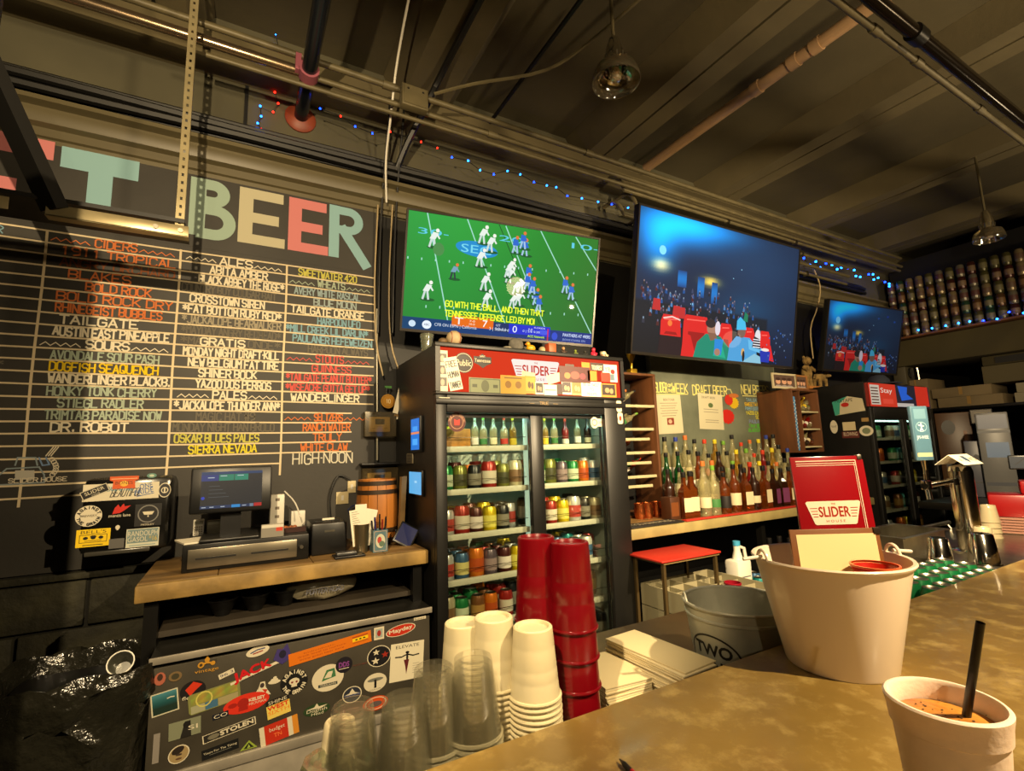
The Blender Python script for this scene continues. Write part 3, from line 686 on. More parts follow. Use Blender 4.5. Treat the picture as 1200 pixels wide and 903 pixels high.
BDESC = {'amber_cream': 'amber spirit bottle with cream label', 'amber_black': 'amber spirit bottle with black label', 'square_cream': 'square brown spirit bottle with cream label', 'square_white': 'square dark bottle with tall white label', 'purple': 'square dark bottle with purple label',
         'clear_white': 'clear bottle with white label and black cap', 'clear_red': 'clear bottle with red cap', 'clear_yellow': 'clear bottle with yellow cap', 'clear_green': 'clear bottle with green cap', 'clear_blue': 'tall clear bottle with blue cap', 'clear_orange': 'clear bottle with orange cap',
         'green': 'green glass bottle', 'dark': 'dark round bottle with cream label', 'red': 'red liqueur bottle', 'yellow': 'yellow liqueur bottle'}

# ================================================================ double-door fridge
FX0, FX1, FY0, FY1, FZ = .735, 1.80, 2.0, 2.62, 1.985
fr = thing('display_fridge', 'black two-door glass display fridge full of cans, sign on top', 'fridge', (FX0, FY0, 0))
m_fr = mat('fridge_black', (20, 19, 17), .42, noise=(8, .3)); m_in = mat('fridge_interior', (180, 190, 176), .5)
b = MB(); b.box((FX0, FY0+.03, .02), (FX0+.035, FY1, FZ)).box((FX1-.035, FY0+.03, .02), (FX1, FY1, FZ)).box((FX0+.035, FY1-.03, .02), (FX1-.035, FY1, FZ)).box((FX0+.035, FY0+.03, FZ-.02), (FX1-.035, FY1-.03, FZ)).box((FX0+.035, FY0+.03, .02), (FX1-.035, FY1-.03, .24))
b.box((FX0+.035, FY0+.06, 1.70), (FX1-.035, FY1-.03, 1.74))
b.build('cabinet', m_fr, fr, world=True)
b = MB(); b.box((FX0+.036, FY0+.08, .241), (FX0+.05, FY1-.031, 1.699)).box((FX1-.05, FY0+.08, .241), (FX1-.036, FY1-.031, 1.699)).box((FX0+.05, FY1-.045, .241), (FX1-.05, FY1-.031, 1.699)).box((FX0+.05, FY0+.09, 1.685), (FX1-.05, FY1-.045, 1.699)).box((FX0+.05, FY0+.09, .241), (FX1-.05, FY1-.045, .255))
b.build('liner', m_in, fr, world=True)
b = MB(); b.box((FX0, FY0, .10), (FX0+.05, FY0+.03, 1.77), .004).box((FX1-.135, FY0, .10), (FX1, FY0+.03, 1.77), .004).box((FX0+.05, FY0, 1.685), (FX1-.135, FY0+.03, 1.77), .004).box((FX0+.05, FY0, .10), (FX1-.135, FY0+.03, .25), .004)
b.box((FX0-.003, FY0-.012, 1.72), (FX1+.003, FY0, 1.745), .004).build('front_frame', m_fr, fr, world=True)
MB().box((FX0-.004, FY0-.01, 1.975), (FX1+.004, FY0+.04, 1.995), .003).box((FX0-.004, FY0-.01, 1.762), (FX1+.004, FY0+.03, 1.775), .003).box((FX0-.004, FY0-.01, 1.776), (FX0+.018, FY0+.03, 1.974)).box((FX1-.018, FY0-.01, 1.776), (FX1+.004, FY0+.03, 1.974)).build('sign_frame', m_fr, fr, world=True)
GX = [(.785, 1.228), (1.30, 1.662)]
for i, (a, c) in enumerate(GX):
    y = FY0+(.045 if i == 0 else .034); d = MB()
    e0, e1 = a-.01, c+.035
    if i == 1: e0, e1 = a-.07, c+.005
    d.box((e0, y, .255), (a, y+.02, 1.683), .002).box((c, y, .255), (e1, y+.02, 1.683), .002).box((a, y, 1.665), (c, y+.02, 1.683)).box((a, y, .255), (c, y+.02, .275))
    o = d.build('door', m_blackmt, fr, world=True)
    MB().box((a, y+.007, .275), (c, y+.012, 1.665)).build('glass_pane', glass('fridge_pane', (250, 253, 250), .02, .02), o, world=True)
    if i == 1: MB().box((e0+.015, y-.008, .8), (e0+.035, y, 1.1), .003).build('handle', m_blackmt, o, world=True)
SH = [1.515, 1.322, 1.125, .93, .735, .53]
m_shelf = mat('white_shelf_wire', (190, 188, 168), .5)
for i, (a, c) in enumerate([(.79, 1.245), (1.262, 1.745)]):
    for k, z in enumerate(SH):
        b = MB(); b.box((a, 2.095, z-.004), (c, 2.112, z+.022), .002)
        n = 12
        for j in range(n): x = a+.01+(c-a-.02)*j/(n-1); b.box((x-.002, 2.112, z), (x+.002, 2.54, z+.004))
        b.box((a, 2.3, z-.004), (c, 2.305, z)); b.box((a, 2.535, z-.004), (c, 2.54, z+.004))
        s_ = b.build('shelf', m_shelf, fr, world=True)
        MB().tube([(a, 2.10, z+.06), (a, 2.10, z+.062), (c, 2.10, z+.062), (c, 2.1, z+.06)], .0018, 5).build('guard_wire', m_chrome, s_, world=True)
MB().cyl((1.245, 2.11, .26), (1.245, 2.11, 1.68), .014, seg=10).build('light_tube', mat('fridge_tube', (220, 240, 230), .4, emis=((185, 225, 205), .3)), fr, world=True)
for i, (a, c) in enumerate([(.79, 1.23), (1.27, 1.74)]):
    MB().box((a+.02, 2.11, 1.672), (c-.02, 2.14, 1.684)).build('light_strip', mat('fridge_strip', (220, 240, 230), .4, emis=((175, 230, 215), 8)), fr, world=True)
# sign with logo and pinned clutter
FS = Fr((0, FY0+.004, 0), (1, 0, 0), (0, 0, 1)); x0, x1, zb, zt = FX0+.018, FX1-.018, 1.776, 1.974
def dsign(cv):
    cv.grid(x0, zb, x1, zt, 16, 4, lambda u, v: (205, 46, 16))
    a, b_ = FS.uv(599, 420), FS.uv(656, 447); slider_logo(cv, a[0], 1.835, b_[0], 1.945, (235, 225, 215), (190, 46, 36))
MB().box((x0, FY0+.008, zb), (x1, FY0+.028, zt)).build('sign_box', mat('sign_backing', (120, 30, 20), .5), fr, world=True)
canvas_part(fr, FS.M(), dsign, 'lit_sign', attrmat('lit_sign_panel', .8, .9, 0, 0))
def note(px0, py0, px1, py1, col, draw=None, rot=0, label=None, frame=FS, nm='pinned_note', off=.004):
    a, c = frame.uv(px0, py1), frame.uv(px1, py0); cx, cy = (a[0]+c[0])/2, (a[1]+c[1])/2; hw, hh = (c[0]-a[0])/2, (c[1]-a[1])/2
    def d(cv):
        cv.rect(-hw, -hh, hw, hh, col)
        if draw: draw(cv, hw, hh)
    M = frame.M(off) @ Matrix.Translation((cx, cy, 0)) @ Matrix.Rotation(rot, 4, 'Z')
    return M, d
CNT = [0]
def addnote(*a, parent=fr, **k):
    CNT[0] += 1; k['off'] = k.get('off', .004)+.0006*(CNT[0] % 7)
    M, d = note(*a, **k); canvas_part(parent, M, d, k.get('nm', 'pinned_note'), label=k.get('label'))
def scrib(txts, col=KO, ph=None):
    def f(cv, hw, hh):
        n = len(txts)
        for i, s in enumerate(txts):
            h = 1.3*hh/n; cv.stext(s, -hw*.8, hh-(i+1)*1.9*hh/n+.15*hh/n, hw*.8, h*.8, col)
    return f
def photo(c1, c2, brd=True):
    def f(cv, hw, hh):
        cv.rect(-hw*.85, -hh*.7, hw*.85, hh*.85, c1); cv.ell(-hw*.2, 0, hw*.3, hh*.4, c2, 10); cv.ell(hw*.35, -hh*.1, hw*.25, hh*.4, c2, 10)
    return f
addnote(512, 411, 524, 461, (205, 198, 178), draw=lambda cv, w_, h_: [cv.rect(-w_*.8, h_*(.45-.55*i), w_*.8, h_*(.85-.55*i), (90, 86, 80)) for i in range(3)]+[cv.ell(0, h_*(.62-.55*i), w_*.4, h_*.16, (180, 160, 140), 8) for i in range(3)], label='strip of photo booth pictures')
addnote(523, 419, 538, 457, (222, 216, 196), draw=scrib(['FREE', 'HUMAN', 'TANNER']), rot=.22, label='white card with black handwriting')
def rnd(px, py, r, draw, label=None, frame=FS, parent=fr, off=.004, nm='sticker', ry=None, rot=0):
    a = frame.uv(px, py); CNT[0] += 1
    canvas_part(parent, frame.M(off+.0003*(CNT[0] % 5)) @ Matrix.Translation((a[0], a[1], 0)) @ Matrix.Rotation(rot, 4, 'Z'), draw, nm, label=label)
def d_public(cv): cv.ell(0, 0, .047, .047, (38, 34, 32), 28); cv.ring(0, 0, .042, .002, CREAM); cv.btext('Public', -.036, -.014, .036, .028, CREAM)
rnd(543, 425, 0, d_public, 'round black sticker with white script')
def d_house(cv): cv.poly([(-.045, -.01), (-.045, .02), (-.02, .02), (0, .034), (.02, .02), (.045, .02), (.045, -.01), (.02, -.02), (0, -.034), (-.02, -.02)], (38, 34, 32)); cv.btext('Tennessee', -.04, -.006, .04, .016, CREAM); cv.btext('SAINT', -.014, .017, .014, .009, CREAM)
rnd(565, 423, 0, d_house, 'black badge sticker')
MN = (150, 160, 130)
addnote(549, 444, 586, 461, (120, 128, 96), draw=lambda cv, w_, h_: (cv.line(rrect(-w_*.93, -h_*.85, w_*.93, h_*.85, .004), .003, (60, 66, 50), True), cv.ell(0, 0, w_*.25, h_*.75, (84, 90, 66)), cv.rect(-w_*.8, -h_*.2, -w_*.5, h_*.2, (70, 76, 56)), cv.rect(w_*.5, -h_*.2, w_*.8, h_*.2, (70, 76, 56))), label='pinned dollar bill')
addnote(586, 441, 615, 461, (172, 132, 30), draw=lambda cv, w_, h_: (cv.ell(-w_*.4, 0, w_*.25, h_*.4, (120, 86, 20)), cv.ell(w_*.4, 0, w_*.25, h_*.4, (120, 86, 20)), cv.rect(-w_*.7, h_*.65, w_*.7, h_*.8, (110, 80, 20))), label='mustard paper card')
addnote(611, 436, 626, 451, (190, 180, 150), rot=-.12)
addnote(615, 441, 627, 461, (176, 132, 40), draw=photo((200, 150, 50), (80, 60, 30)))
addnote(627, 448, 636, 462, (210, 205, 190), draw=photo((50, 46, 44), (170, 130, 100)))
addnote(637, 451, 652, 463, (200, 206, 190), draw=lambda cv, w_, h_: cv.rect(-w_*.8, -h_*.1, w_*.8, h_*.1, (90, 120, 110)))
addnote(652, 450, 658, 462, (60, 40, 34)); addnote(640, 438, 663, 447, (196, 190, 160), rot=.28)
addnote(655, 431, 690, 447, (74, 24, 22), draw=lambda cv, w_, h_: (cv.ell(0, -h_*.1, w_*.3, h_*.5, (150, 70, 60)), cv.ell(-w_*.5, -h_*.2, w_*.2, h_*.4, (170, 110, 60)), cv.ell(w_*.5, -h_*.2, w_*.2, h_*.4, (130, 50, 60))), label='dark red group photo')
addnote(658, 447, 669, 462, (214, 208, 190), draw=photo((70, 60, 60), (190, 150, 110))); addnote(670, 447, 681, 463, (170, 150, 100), draw=photo((120, 110, 60), (190, 150, 110)))
addnote(681, 448, 704, 464, (226, 220, 200), draw=scrib(['BE SO SWEET', 'TO', 'PEEPS'])); addnote(704, 450, 721, 465, (190, 130, 50), draw=photo((50, 40, 36), (180, 130, 90)))
addnote(681, 425, 690, 434, (220, 120, 20)); addnote(691, 426, 706, 434, (60, 44, 40), draw=scrib(['TOURIST'], CREAM)); addnote(688, 435, 698, 446, (230, 120, 30)); addnote(706, 428, 722, 447, (222, 216, 196), draw=lambda cv, w_, h_: (cv.btext('YB', -w_*.7, h_*.2, w_*.1, h_*.5, KO), cv.ell(w_*.4, h_*.2, w_*.3, h_*.3, RED, 8), cv.rect(-w_*.6, -h_*.8, w_*.6, -h_*.1, (90, 110, 120))))
addnote(662, 427, 672, 434, (70, 50, 44))
addnote(704, 437, 714, 447, (205, 50, 30), nm='pinned_note')
# brand plate, door stickers
canvas_part(fr, Fr((0, FY0-.0125, 0), (1, 0, 0), (0, 0, 1)).M(), lambda cv: (cv.stext('TRUE', 1.235, 1.727, 1.33, .013, (150, 120, 70), .0025), cv.rect(1.20, 1.731, 1.228, 1.733, (150, 120, 70)), cv.rect(1.335, 1.731, 1.365, 1.733, (150, 120, 70))), 'brand_plate')
FG = Fr((0, FY0+.044, 0), (1, 0, 0), (0, 0, 1)); FG2 = Fr((0, FY0+.033, 0), (1, 0, 0), (0, 0, 1)); FF = Fr((0, FY0-.001, 0), (1, 0, 0), (0, 0, 1))
addnote(514.5, 465.5, 527, 471, (205, 196, 170), draw=scrib(['LBS 0']), frame=FF, off=.0005, nm='sticker')
def d_robin(cv): cv.ell(0, 0, .043, .043, (84, 26, 20), 28); cv.ring(0, 0, .030, .002, (200, 150, 110)); cv.arc('TRUE BIRD BREWING', 0, 0, .036, PI*.98, .02, .007, (200, 150, 110)); cv.poly([(-.012, -.014), (.012, -.014), (.014, .014), (0, .008), (-.014, .014)], (200, 40, 30))
rnd(535, 494.5, 0, d_robin, 'round dark red brewery sticker', FG)
rnd(700, 495, 0, lambda cv: (cv.ell(-.022, 0, .026, .03, CREAM, 18), cv.rect(-.01, -.02, .05, .02, CREAM), cv.ring(-.022, 0, .016, .004, RED, 14), cv.btext('OPEN', .0, -.006, .045, .012, RED)), 'white sticker at the right door corner', FG2)
for (px, py) in ((725, 476), (726.5, 490)):
    rnd(px, py, 0, lambda cv: (cv.poly(rrect(-.018, -.03, .018, .03, .01), (214, 200, 170)), cv.ell(0, 0, .010, .014, (160, 50, 36), 8)), None, FF, off=.002)
# fridge contents
seq = {(0, 1): 'green olive black red olive cream', (0, 2): 'silver red maroon yellow black', (0, 3): 'silver blue orange purple maroon yellow', (0, 4): 'cream green brown orange red', (0, 5): 'green olive green brown black',
       (1, 1): 'green olive purple green orange white', (1, 2): 'black red yellow silver black cream', (1, 3): 'black olive green teal white', (1, 4): 'olive brown cream orange', (1, 5): 'black black silver black black'}
SN = ['top', 'second', 'third', 'fourth', 'fifth', 'lowest']
for (d, k), s in seq.items():
    a, c = ((.80, 1.235), (1.30, 1.72))[d]; cols = s.split(); n = 6 if k != 5 else 5
    for row in range(3):
        for j in range(n):
            rd = random.Random(d*100+k*10+row*7+j*3)
            key = cols[j % len(cols)] if row == 0 or rd.random() < .6 else rd.choice(list(CANC))
            if row == 0 and len(cols) < 6 and j >= len(cols): continue
            x = a+.035+(c-a-.07)*j/(n-1)+rd.uniform(-.004, .004); y = 2.15+.075*row
            s_ = 1.0 if rd.random() < .7 else 1.12
            place(CANP[key], XF((x, y, SH[k]+.0042), rd.uniform(0, 6), s_), '%s can, %s from left, %s, %s shelf, %s fridge door' % (key, ORD[j], ('front row', 'middle row', 'back row')[row], SN[k], 'left' if d == 0 else 'right'), 'cans on the fridge shelves')
# top shelf: cartons and jars
zt_ = SH[0]+.0042
p = thing('can_carton', 'amber carton of small bottles on the top left fridge shelf', 'carton', (.805, 2.13, zt_))
MB().box((0, 0, 0), (.15, .2, .10), .003).build('body', mat('amber_carton', (190, 130, 50), .5, noise=(30, .4)), p); MB().lathe([(.0, .10), (.018, .10), (.018, .115), (0, .117)], (.075, .1, 0.0005), 10).build('cap', c_yel, p)
for j, (d, x, cl) in enumerate([(0, .99, 'clear_blue'), (0, 1.035, 'clear_green'), (0, 1.09, 'clear_orange'), (0, 1.15, 'clear_red'), (0, 1.20, 'yellow'), (1, 1.33, 'yellow'), (1, 1.39, 'yellow'), (1, 1.45, 'clear_green'), (1, 1.52, 'red'), (1, 1.60, 'clear_white'), (1, 1.67, 'dark')]):
    place(BOT[cl], XF((x, 2.16, zt_), j, .52), 'small %s, top shelf, %s fridge door, %s along' % (BDESC[cl].replace('tall ', ''), 'left' if d == 0 else 'right', ORD[j if d == 0 else j-5]), 'small bottles on the top fridge shelf')
# ornaments on the fridge top
def ball_thing(name, label, px, py, r, col, cat='ornament', s=(1, 1, 1), y=2.06, m=None, extra=None):
    p = at(px, py, 'y', y); z = FZ+.0105; t = thing(name, label, cat, (p.x, y, z))
    MB().ball((0, 0, r*s[2]), r, s).build('body', m or mat(name+'_m%d%d%d' % col, col, .6, noise=(20, .3)), t)
    if extra: extra(t, r)
    return t
def seams(t, r):
    for sg in (-1, 1): MB().tube([(sg*(r*.55+r*.2*math.cos(a)*0), -r*.85*math.cos(a), r+r*.83*math.sin(a)) for a in [PI*(i/10-.5)*.9 for i in range(11)]], .0012, 5).build('seam', mat('seam_red', (150, 40, 30), .6), t)
ball_thing('baseball', 'scuffed baseball on the left of the fridge top', 532, 398, .037, (196, 172, 132), 'ball', extra=seams)
ball_thing('stone', 'small brown stone beside the baseball', 519, 402, .022, (110, 86, 56), 'stone', (1, 1, .8))
def rock(nm, label, px, r, col, s, y=2.06):
    p = at(px, 402, 'y', y); t = MB(); t.ball((0, 0, r*s[2]*.9), r, s, 2); t.jitter(r*.09, px)
    o = t.build(nm, mat('stone_%d' % col[0], col, .8, noise=(25, .4)), None, Matrix.Translation((p.x, y, FZ+.011+r*.06))); tag(o, label, 'stone')
rock('stone', 'pointed grey rock on the fridge top left of centre', 605, .036, (112, 108, 100), (1.1, .8, 1.0)); rock('stone', 'flat pale stone on the fridge top beside the pointed rock', 594, .022, (150, 140, 120), (1.2, 1, .5)); rock('stone', 'second grey rock behind the pointed rock', 612, .03, (90, 88, 84), (1.2, 1, .7), 2.12)
t = thing('rubber_duck', 'small yellow rubber duck on the fridge top', 'toy', (at(622, 408, 'y', 2.04).x, 2.04, FZ+.0105)); b = MB(); b.ball((0, 0, .018), .02, (1.3, .9, .9)); b.ball((-.016, 0, .038), .012); b.build('body', mat('duck_yellow', (205, 150, 20), .4), t); MB().ball((-.029, 0, .036), .005, (1.2, 1, .5)).build('beak', c_org, t)
ball_thing('christmas_ornament', 'cream ball on the fridge top right of the duck', 635, 403, .019, (176, 160, 120))
t = thing('candle_jar', 'orange block candle on the fridge top centre', 'candle', (at(645, 405, 'y', 2.04).x, 2.04, FZ+.0105)); MB().box((-.022, -.02, 0), (.022, .02, .05), .003).build('body', mat('orange_wax', (190, 74, 24), .5), t); MB().cyl((0, 0, .05), (0, 0, .06), .002, seg=6).build('wick', m_dark, t)
def fig(name, label, px, c1, c2, h, y=2.05):
    t = thing(name, label, 'figurine', (at(px, 405, 'y', y).x, y, FZ+.0105)); b = MB(); b.lathe([(0, 0), (h*.3, 0), (h*.34, h*.15), (h*.22, h*.5), (h*.12, h*.62), (0, h*.64)], seg=12); b.build('body', mat(name+'_a%d%d' % (c1[0], px), c1, .5), t)
    b = MB(); b.ball((0, 0, h*.78), h*.2); b.build('head', mat(name+'_b%d%d' % (c2[0], px), c2, .5), t)
    b = MB(); b.ball((-h*.3, -.005, h*.4), h*.1); b.ball((h*.3, -.005, h*.4), h*.1); b.build('arms', mat(name+'_a%d%d' % (c1[0], px), c1, .5), t); return t
fig('figurine', 'small brown and tan figurine right of the orange candle', 660, (60, 44, 34), (170, 120, 80), .045); fig('figurine', 'small green figurine on the fridge top', 674, (90, 100, 36), (110, 120, 40), .036); fig('figurine', 'dark lying figurine on the fridge top', 685, (34, 34, 28), (40, 40, 32), .036)
fig('figurine', 'hot pink figurine on the fridge top right part', 695, (190, 20, 50), (210, 40, 60), .055)
for k, px_ in enumerate((706, 711, 717)):
    t = thing('shot_glass', 'pale ceramic shot cup on the fridge top, %s right of the pink figurine' % ORD[k], 'cup', (at(px_, 405, 'y', 2.05).x, 2.05+.03*k, FZ+.0105)); MB().lathe([(0, 0), (.014, 0), (.017, .036), (.014, .036), (.012, .004), (0, .004)], seg=14).build('body', mat('cup_cream', (196, 180, 140), .4), t); MB().lathe([(.0155, .012), (.017, .013), (.0172, .02), (.016, .021)], seg=14).build('stripe', mat('cup_brown', (130, 90, 60), .4), t)
t = thing('cable_box', 'slim black cable box with a blue light behind the fridge top', 'receiver', (1.10, 2.1, FZ+.0005)); MB().box((-.10, 0, 0), (.16, .16, .034), .004).build('body', m_blackpl, t); MB().box((-.08, -.002, .014), (-.068, 0, .02)).build('indicator_light', mat('blue_indicator', (20, 90, 255), .4, emis=((30, 120, 255), 4)), t)
t = thing('glass_tumbler', 'glass tumbler on the far left corner of the fridge top', 'glass', (FX0+.03, 2.2, FZ+.0005)); MB().lathe([(0, 0), (.026, 0), (.032, .09), (.030, .09), (.024, .006), (0, .006)], seg=16).build('body', glass('clear_glass', (230, 235, 225), .12, .05, .12, (200, 200, 180)), t); MB().lathe([(.0325, .07), (.033, .075), (.0328, .088), (.032, .089)], seg=16).build('rim', glass('clear_glass'), t)

# things on the fridge's left side
FL = Fr((FX0, 0, 0), (0, -1, 0), (0, 0, 1))        # left side of the fridge
def panel(name, label, cat, px0, py0, px1, py1, dep, body, scr, draw=None, brd=.012, e=1.0):
    a, c = FL.uv(px0, py1), FL.uv(px1, py0); p = FL.p((a[0]+c[0])/2, (a[1]+c[1])/2); hw, hh = abs(c[0]-a[0])/2, (c[1]-a[1])/2
    t = thing(name, label, cat, p+Vector((-.0005, 0, 0))); MB().box((-dep, -hw, -hh), (0, hw, hh), .004).build('body', body, t)
    F2 = Fr((p.x-.0005-dep, p.y, p.z), (0, -1, 0), (0, 0, 1)); canvas_part(t, F2.M(.0004), lambda cv: (cv.rect(-hw+brd, -hh+brd, hw-brd, hh-brd, scr), draw(cv, hw-brd, hh-brd) if draw else None), 'screen', scr_m if e else PRINT); return t
scr_m = attrmat('lit_tablet', .8, .3)
panel('tablet', 'wall tablet with bright blue screen, upper on the fridge side', 'tablet', 484.5, 486, 496, 530, .015, m_blackpl, (24, 110, 200), lambda cv, w_, h_: (cv.rect(-w_, -.0, w_, .01, (220, 130, 80)), cv.rect(-w_*.6, h_*.2, w_*.6, h_*.5, (60, 150, 230)), cv.rect(-w_*.6, -h_*.7, w_*.6, -h_*.3, (70, 160, 235))))
panel('tablet', 'square tablet with plain light blue screen, lower on the fridge side', 'tablet', 482, 551, 497.5, 579, .012, m_blackpl, (90, 165, 215), lambda cv, w_, h_: cv.rect(-w_*.1, 0, w_*.3, h_*.2, (150, 200, 230)), .008)
panel('outlet_plate', 'small grey outlet plate between the two tablets', 'outlet', 478, 531, 485, 543, .008, mat('outlet_grey', (120, 110, 86), .5), (84, 78, 64), lambda cv, w_, h_: [cv.rect(-w_*.6, h_*(.5-.6*i), w_*.6, h_*(.7-.6*i), (40, 38, 34)) for i in range(3)], .002, 0)

# ================================================================ register counter
m_wood = mat('worn_counter_wood', (140, 108, 60), .6, noise=(6, .6), stretch=(.5, 2, 2), bump=(16, .25)); m_edge = mat('worn_counter_edge', (176, 142, 78), .6, noise=(7, .55), bump=(20, .2))
RZ = 1.10
t = thing('back_counter', 'worn wooden register counter on black legs left of the fridge', 'counter', (-.28, 2.09, 0))
xe = [-.285, -.05, .27, .55, .728]
for a, c in zip(xe, xe[1:]): MB().box((a+.0008, 2.115, RZ-.045), (c-.0008, 2.612, RZ), .004).build('board', m_wood, t, world=True)
b = MB().box((-.285, 2.085, RZ-.058), (.728, 2.1145, RZ-.001), .006); b.build('edge_strip', m_edge, t, world=True)
for x, y in ((-.24, 2.14), (-.24, 2.56), (.69, 2.14), (.69, 2.56)): MB().box((x-.02, y-.02, 0), (x+.02, y+.02, RZ-.0455)).build('leg', m_blackmt, t, world=True)
MB().box((-.22, 2.16, .905), (.67, 2.54, .925)).build('lower_shelf', mat('dark_shelf', (60, 52, 40), .6, noise=(6, .4)), t, world=True)
RT = RZ+.0006
# cash drawer
F0 = Fr((0, 2.20, 0), (1, 0, 0), (0, 0, 1))
x0 = F0.uv(213, 650)[0]; x1 = F0.uv(362, 640)[0]
t = thing('cash_drawer', 'steel-fronted cash drawer under the register screen', 'cash drawer', (x0, 2.2, RT))
W_ = x1-x0
MB().box((0, .004, 0), (W_, .40, .098), .003).build('housing', m_blackmt, t)
MB().box((.018, -.006, .014), (W_-.045, .0036, .082), .002).build('drawer_front', mat('drawer_steel', (150, 142, 124), .3, .85, noise=(5, .3)), t)
for u in (.1, .52): MB().box((u*W_, -.0085, .045), (u*W_+.13, -.0062, .051)).build('slot', m_dark, t)
MB().cyl((W_-.028, .003, .05), (W_-.028, -.006, .05), .007, seg=12).build('lock', m_steel, t)
# register screen
c = [F0.uv(*q) for q in ((234, 553), (313, 552), (315, 596), (236, 600))]
cx = (c[0][0]+c[1][0])/2-.005; cz = (c[0][1]+c[3][1])/2
t = thing('register_screen', 'black touch-screen register standing on the cash drawer', 'register', (cx, 2.3, RT+.0986))
Mx = Matrix.Translation((0, -.03, cz-RT-.098)) @ Matrix.Rotation(math.radians(-6), 4, 'X')
b = MB(); b.box((-.14, -.012, -.088), (.14, .012, .088), .008); bmesh.ops.transform(b.b, matrix=Mx, verts=b.b.verts[:]); b.build('bezel', m_blackpl, t)
def d_pos(cv):
    w_, h_ = .105, .07; cv.rect(-w_, -h_, w_, h_, (36, 40, 46)); cv.rect(-w_, h_*.85, w_, h_, (30, 66, 110)); cv.rect(-w_, h_*.5, -w_*.45, h_*.84, (36, 60, 130))
    cv.rect(-w_*.44, h_*.5, w_*.05, h_*.84, (30, 140, 110)); cv.rect(w_*.07, h_*.5, w_*.52, h_*.84, (30, 146, 116)); cv.rect(-w_, -h_, w_, -h_*.84, (30, 56, 96))
    cv.rect(0, -h_, w_*.28, -h_*.84, (40, 150, 220)); cv.rect(w_*.74, -h_, w_, -h_*.82, (200, 36, 40)); cv.ell(-w_*.92, -h_*.42, .006, .006, (40, 70, 200), 10); cv.rect(w_*.6, -h_, w_*.72, -h_*.84, (120, 140, 160))
    for u, v in ((-.7, .66), (-.3, .74), (.25, .74)): cv.rect(w_*u-.01, h_*v, w_*u+.012, h_*v+.003, (200, 215, 220))
    for u in (-.95, -.7, -.35, .35): cv.rect(w_*u, -h_*.94, w_*u+.014, -h_*.9, (200, 210, 220))
    for j in range(4): cv.rect(-w_*.75, h_*(.2-.2*j), w_*(-.4+.1*j), h_*(.2-.2*j)+.0015, (90, 96, 100))
canvas_part(t, MW[t.name] @ Mx @ Matrix.Translation((0, -.0126, 0)) @ Matrix.Rotation(PI/2, 4, 'X'), d_pos, 'screen', attrmat('pos_screen', .5, .35, 0, .15))
b = MB(); b.box((-.035, -.01, .012), (.035, .03, cz-RT-.12)); b.box((-.1, -.09, 0), (.1, .1, .012), .004); b.build('stand', m_blackpl, t)
def paperish(name, label, cat, fr_, px0, py0, px1, py1, dep, m, draw=None, y=None, base=None, tilt=0):
    """small upright box facing the room placed through the frame fr_"""
    a, c = fr_.uv(px0, py1), fr_.uv(px1, py0); w_, h_ = c[0]-a[0], c[1]-a[1]; z = a[1] if base is None else base
    t = thing(name, label, cat, (a[0]+w_/2, fr_.o.y, z))
    R_ = Matrix.Rotation(tilt, 4, 'X')
    b = MB(); b.box((-w_/2, 0, 0), (w_/2, dep, h_), min(.003, dep*.2)); bmesh.ops.transform(b.b, matrix=R_, verts=b.b.verts[:]); b.build('body', m, t)
    if draw: canvas_part(t, MW[t.name] @ R_ @ Matrix.Translation((0, -.0006, h_/2)) @ Matrix.Rotation(PI/2, 4, 'X'), lambda cv: draw(cv, w_/2, h_/2), 'face')
    return t
keys = lambda cv, w_, h_: (cv.rect(-w_*.8, h_*.4, w_*.8, h_*.8, (150, 150, 130)), [cv.rect(w_*(-.75+.4*i), h_*(-.85+.28*j), w_*(-.5+.4*i), h_*(-.7+.28*j), (120, 112, 96)) for i in range(4) for j in range(4)])
dz = RT+.0992
F3 = Fr((0, 2.34, 0), (1, 0, 0), (0, 0, 1)); F5 = Fr((0, 2.45, 0), (1, 0, 0), (0, 0, 1)); F6 = Fr((0, 2.56, 0), (1, 0, 0), (0, 0, 1))
paperish('calculator', 'pale calculator leaning left of the register stand', 'calculator', F5, 226, 600, 240, 620, .015, m_white, keys, base=dz)
paperish('calculator', 'grey calculator beside the register stand, second from the left', 'calculator', F5, 242, 604, 259, 622, .015, mat('grey_plastic', (120, 116, 96), .5), keys, base=dz)
p = F0.uv(234, 628); t = tag(MB().box((-.05, -.07, 0), (.05, .07, .006)).jitter(.001).build('paper_pad', m_paper, None, XF((p[0]-.02, 2.29, dz), .3)), 'small stack of white papers on the left of the cash drawer', 'paper')
paperish('card_box', 'white and grey card box with red mark on the cash drawer', 'box', F0, 306, 609, 333, 626, .03, mat('box_greywhite', (190, 184, 168), .6), lambda cv, w_, h_: (cv.rect(-w_, -h_, w_, h_*.5, (130, 126, 116)), cv.rect(w_*.3, -h_*.1, w_*.9, h_*.6, (190, 60, 40)), cv.rect(-w_*.9, h_*.5, w_*.9, h_*.9, (200, 196, 180))), base=dz)
t = paperish('power_strip', 'white upright power strip behind the register', 'power strip', F5, 316, 571, 334, 612, .04, m_white, lambda cv, w_, h_: [cv.rect(-w_*.3, h_*(.7-.5*i)-.006, w_*.3, h_*(.7-.5*i)+.006, (120, 110, 96)) for i in range(4)], base=dz+.0)
paperish('router', 'small white box with cable behind the card box', 'box', F5, 341, 595, 358, 615, .03, m_white, base=dz)
wire('cable', 'white charging cable curving over the cash drawer', [F5.p(*F5.uv(333, 575), .01), F5.p(*F5.uv(345, 588), .02), F5.p(*F5.uv(351, 605), .05)], .003, m_white)
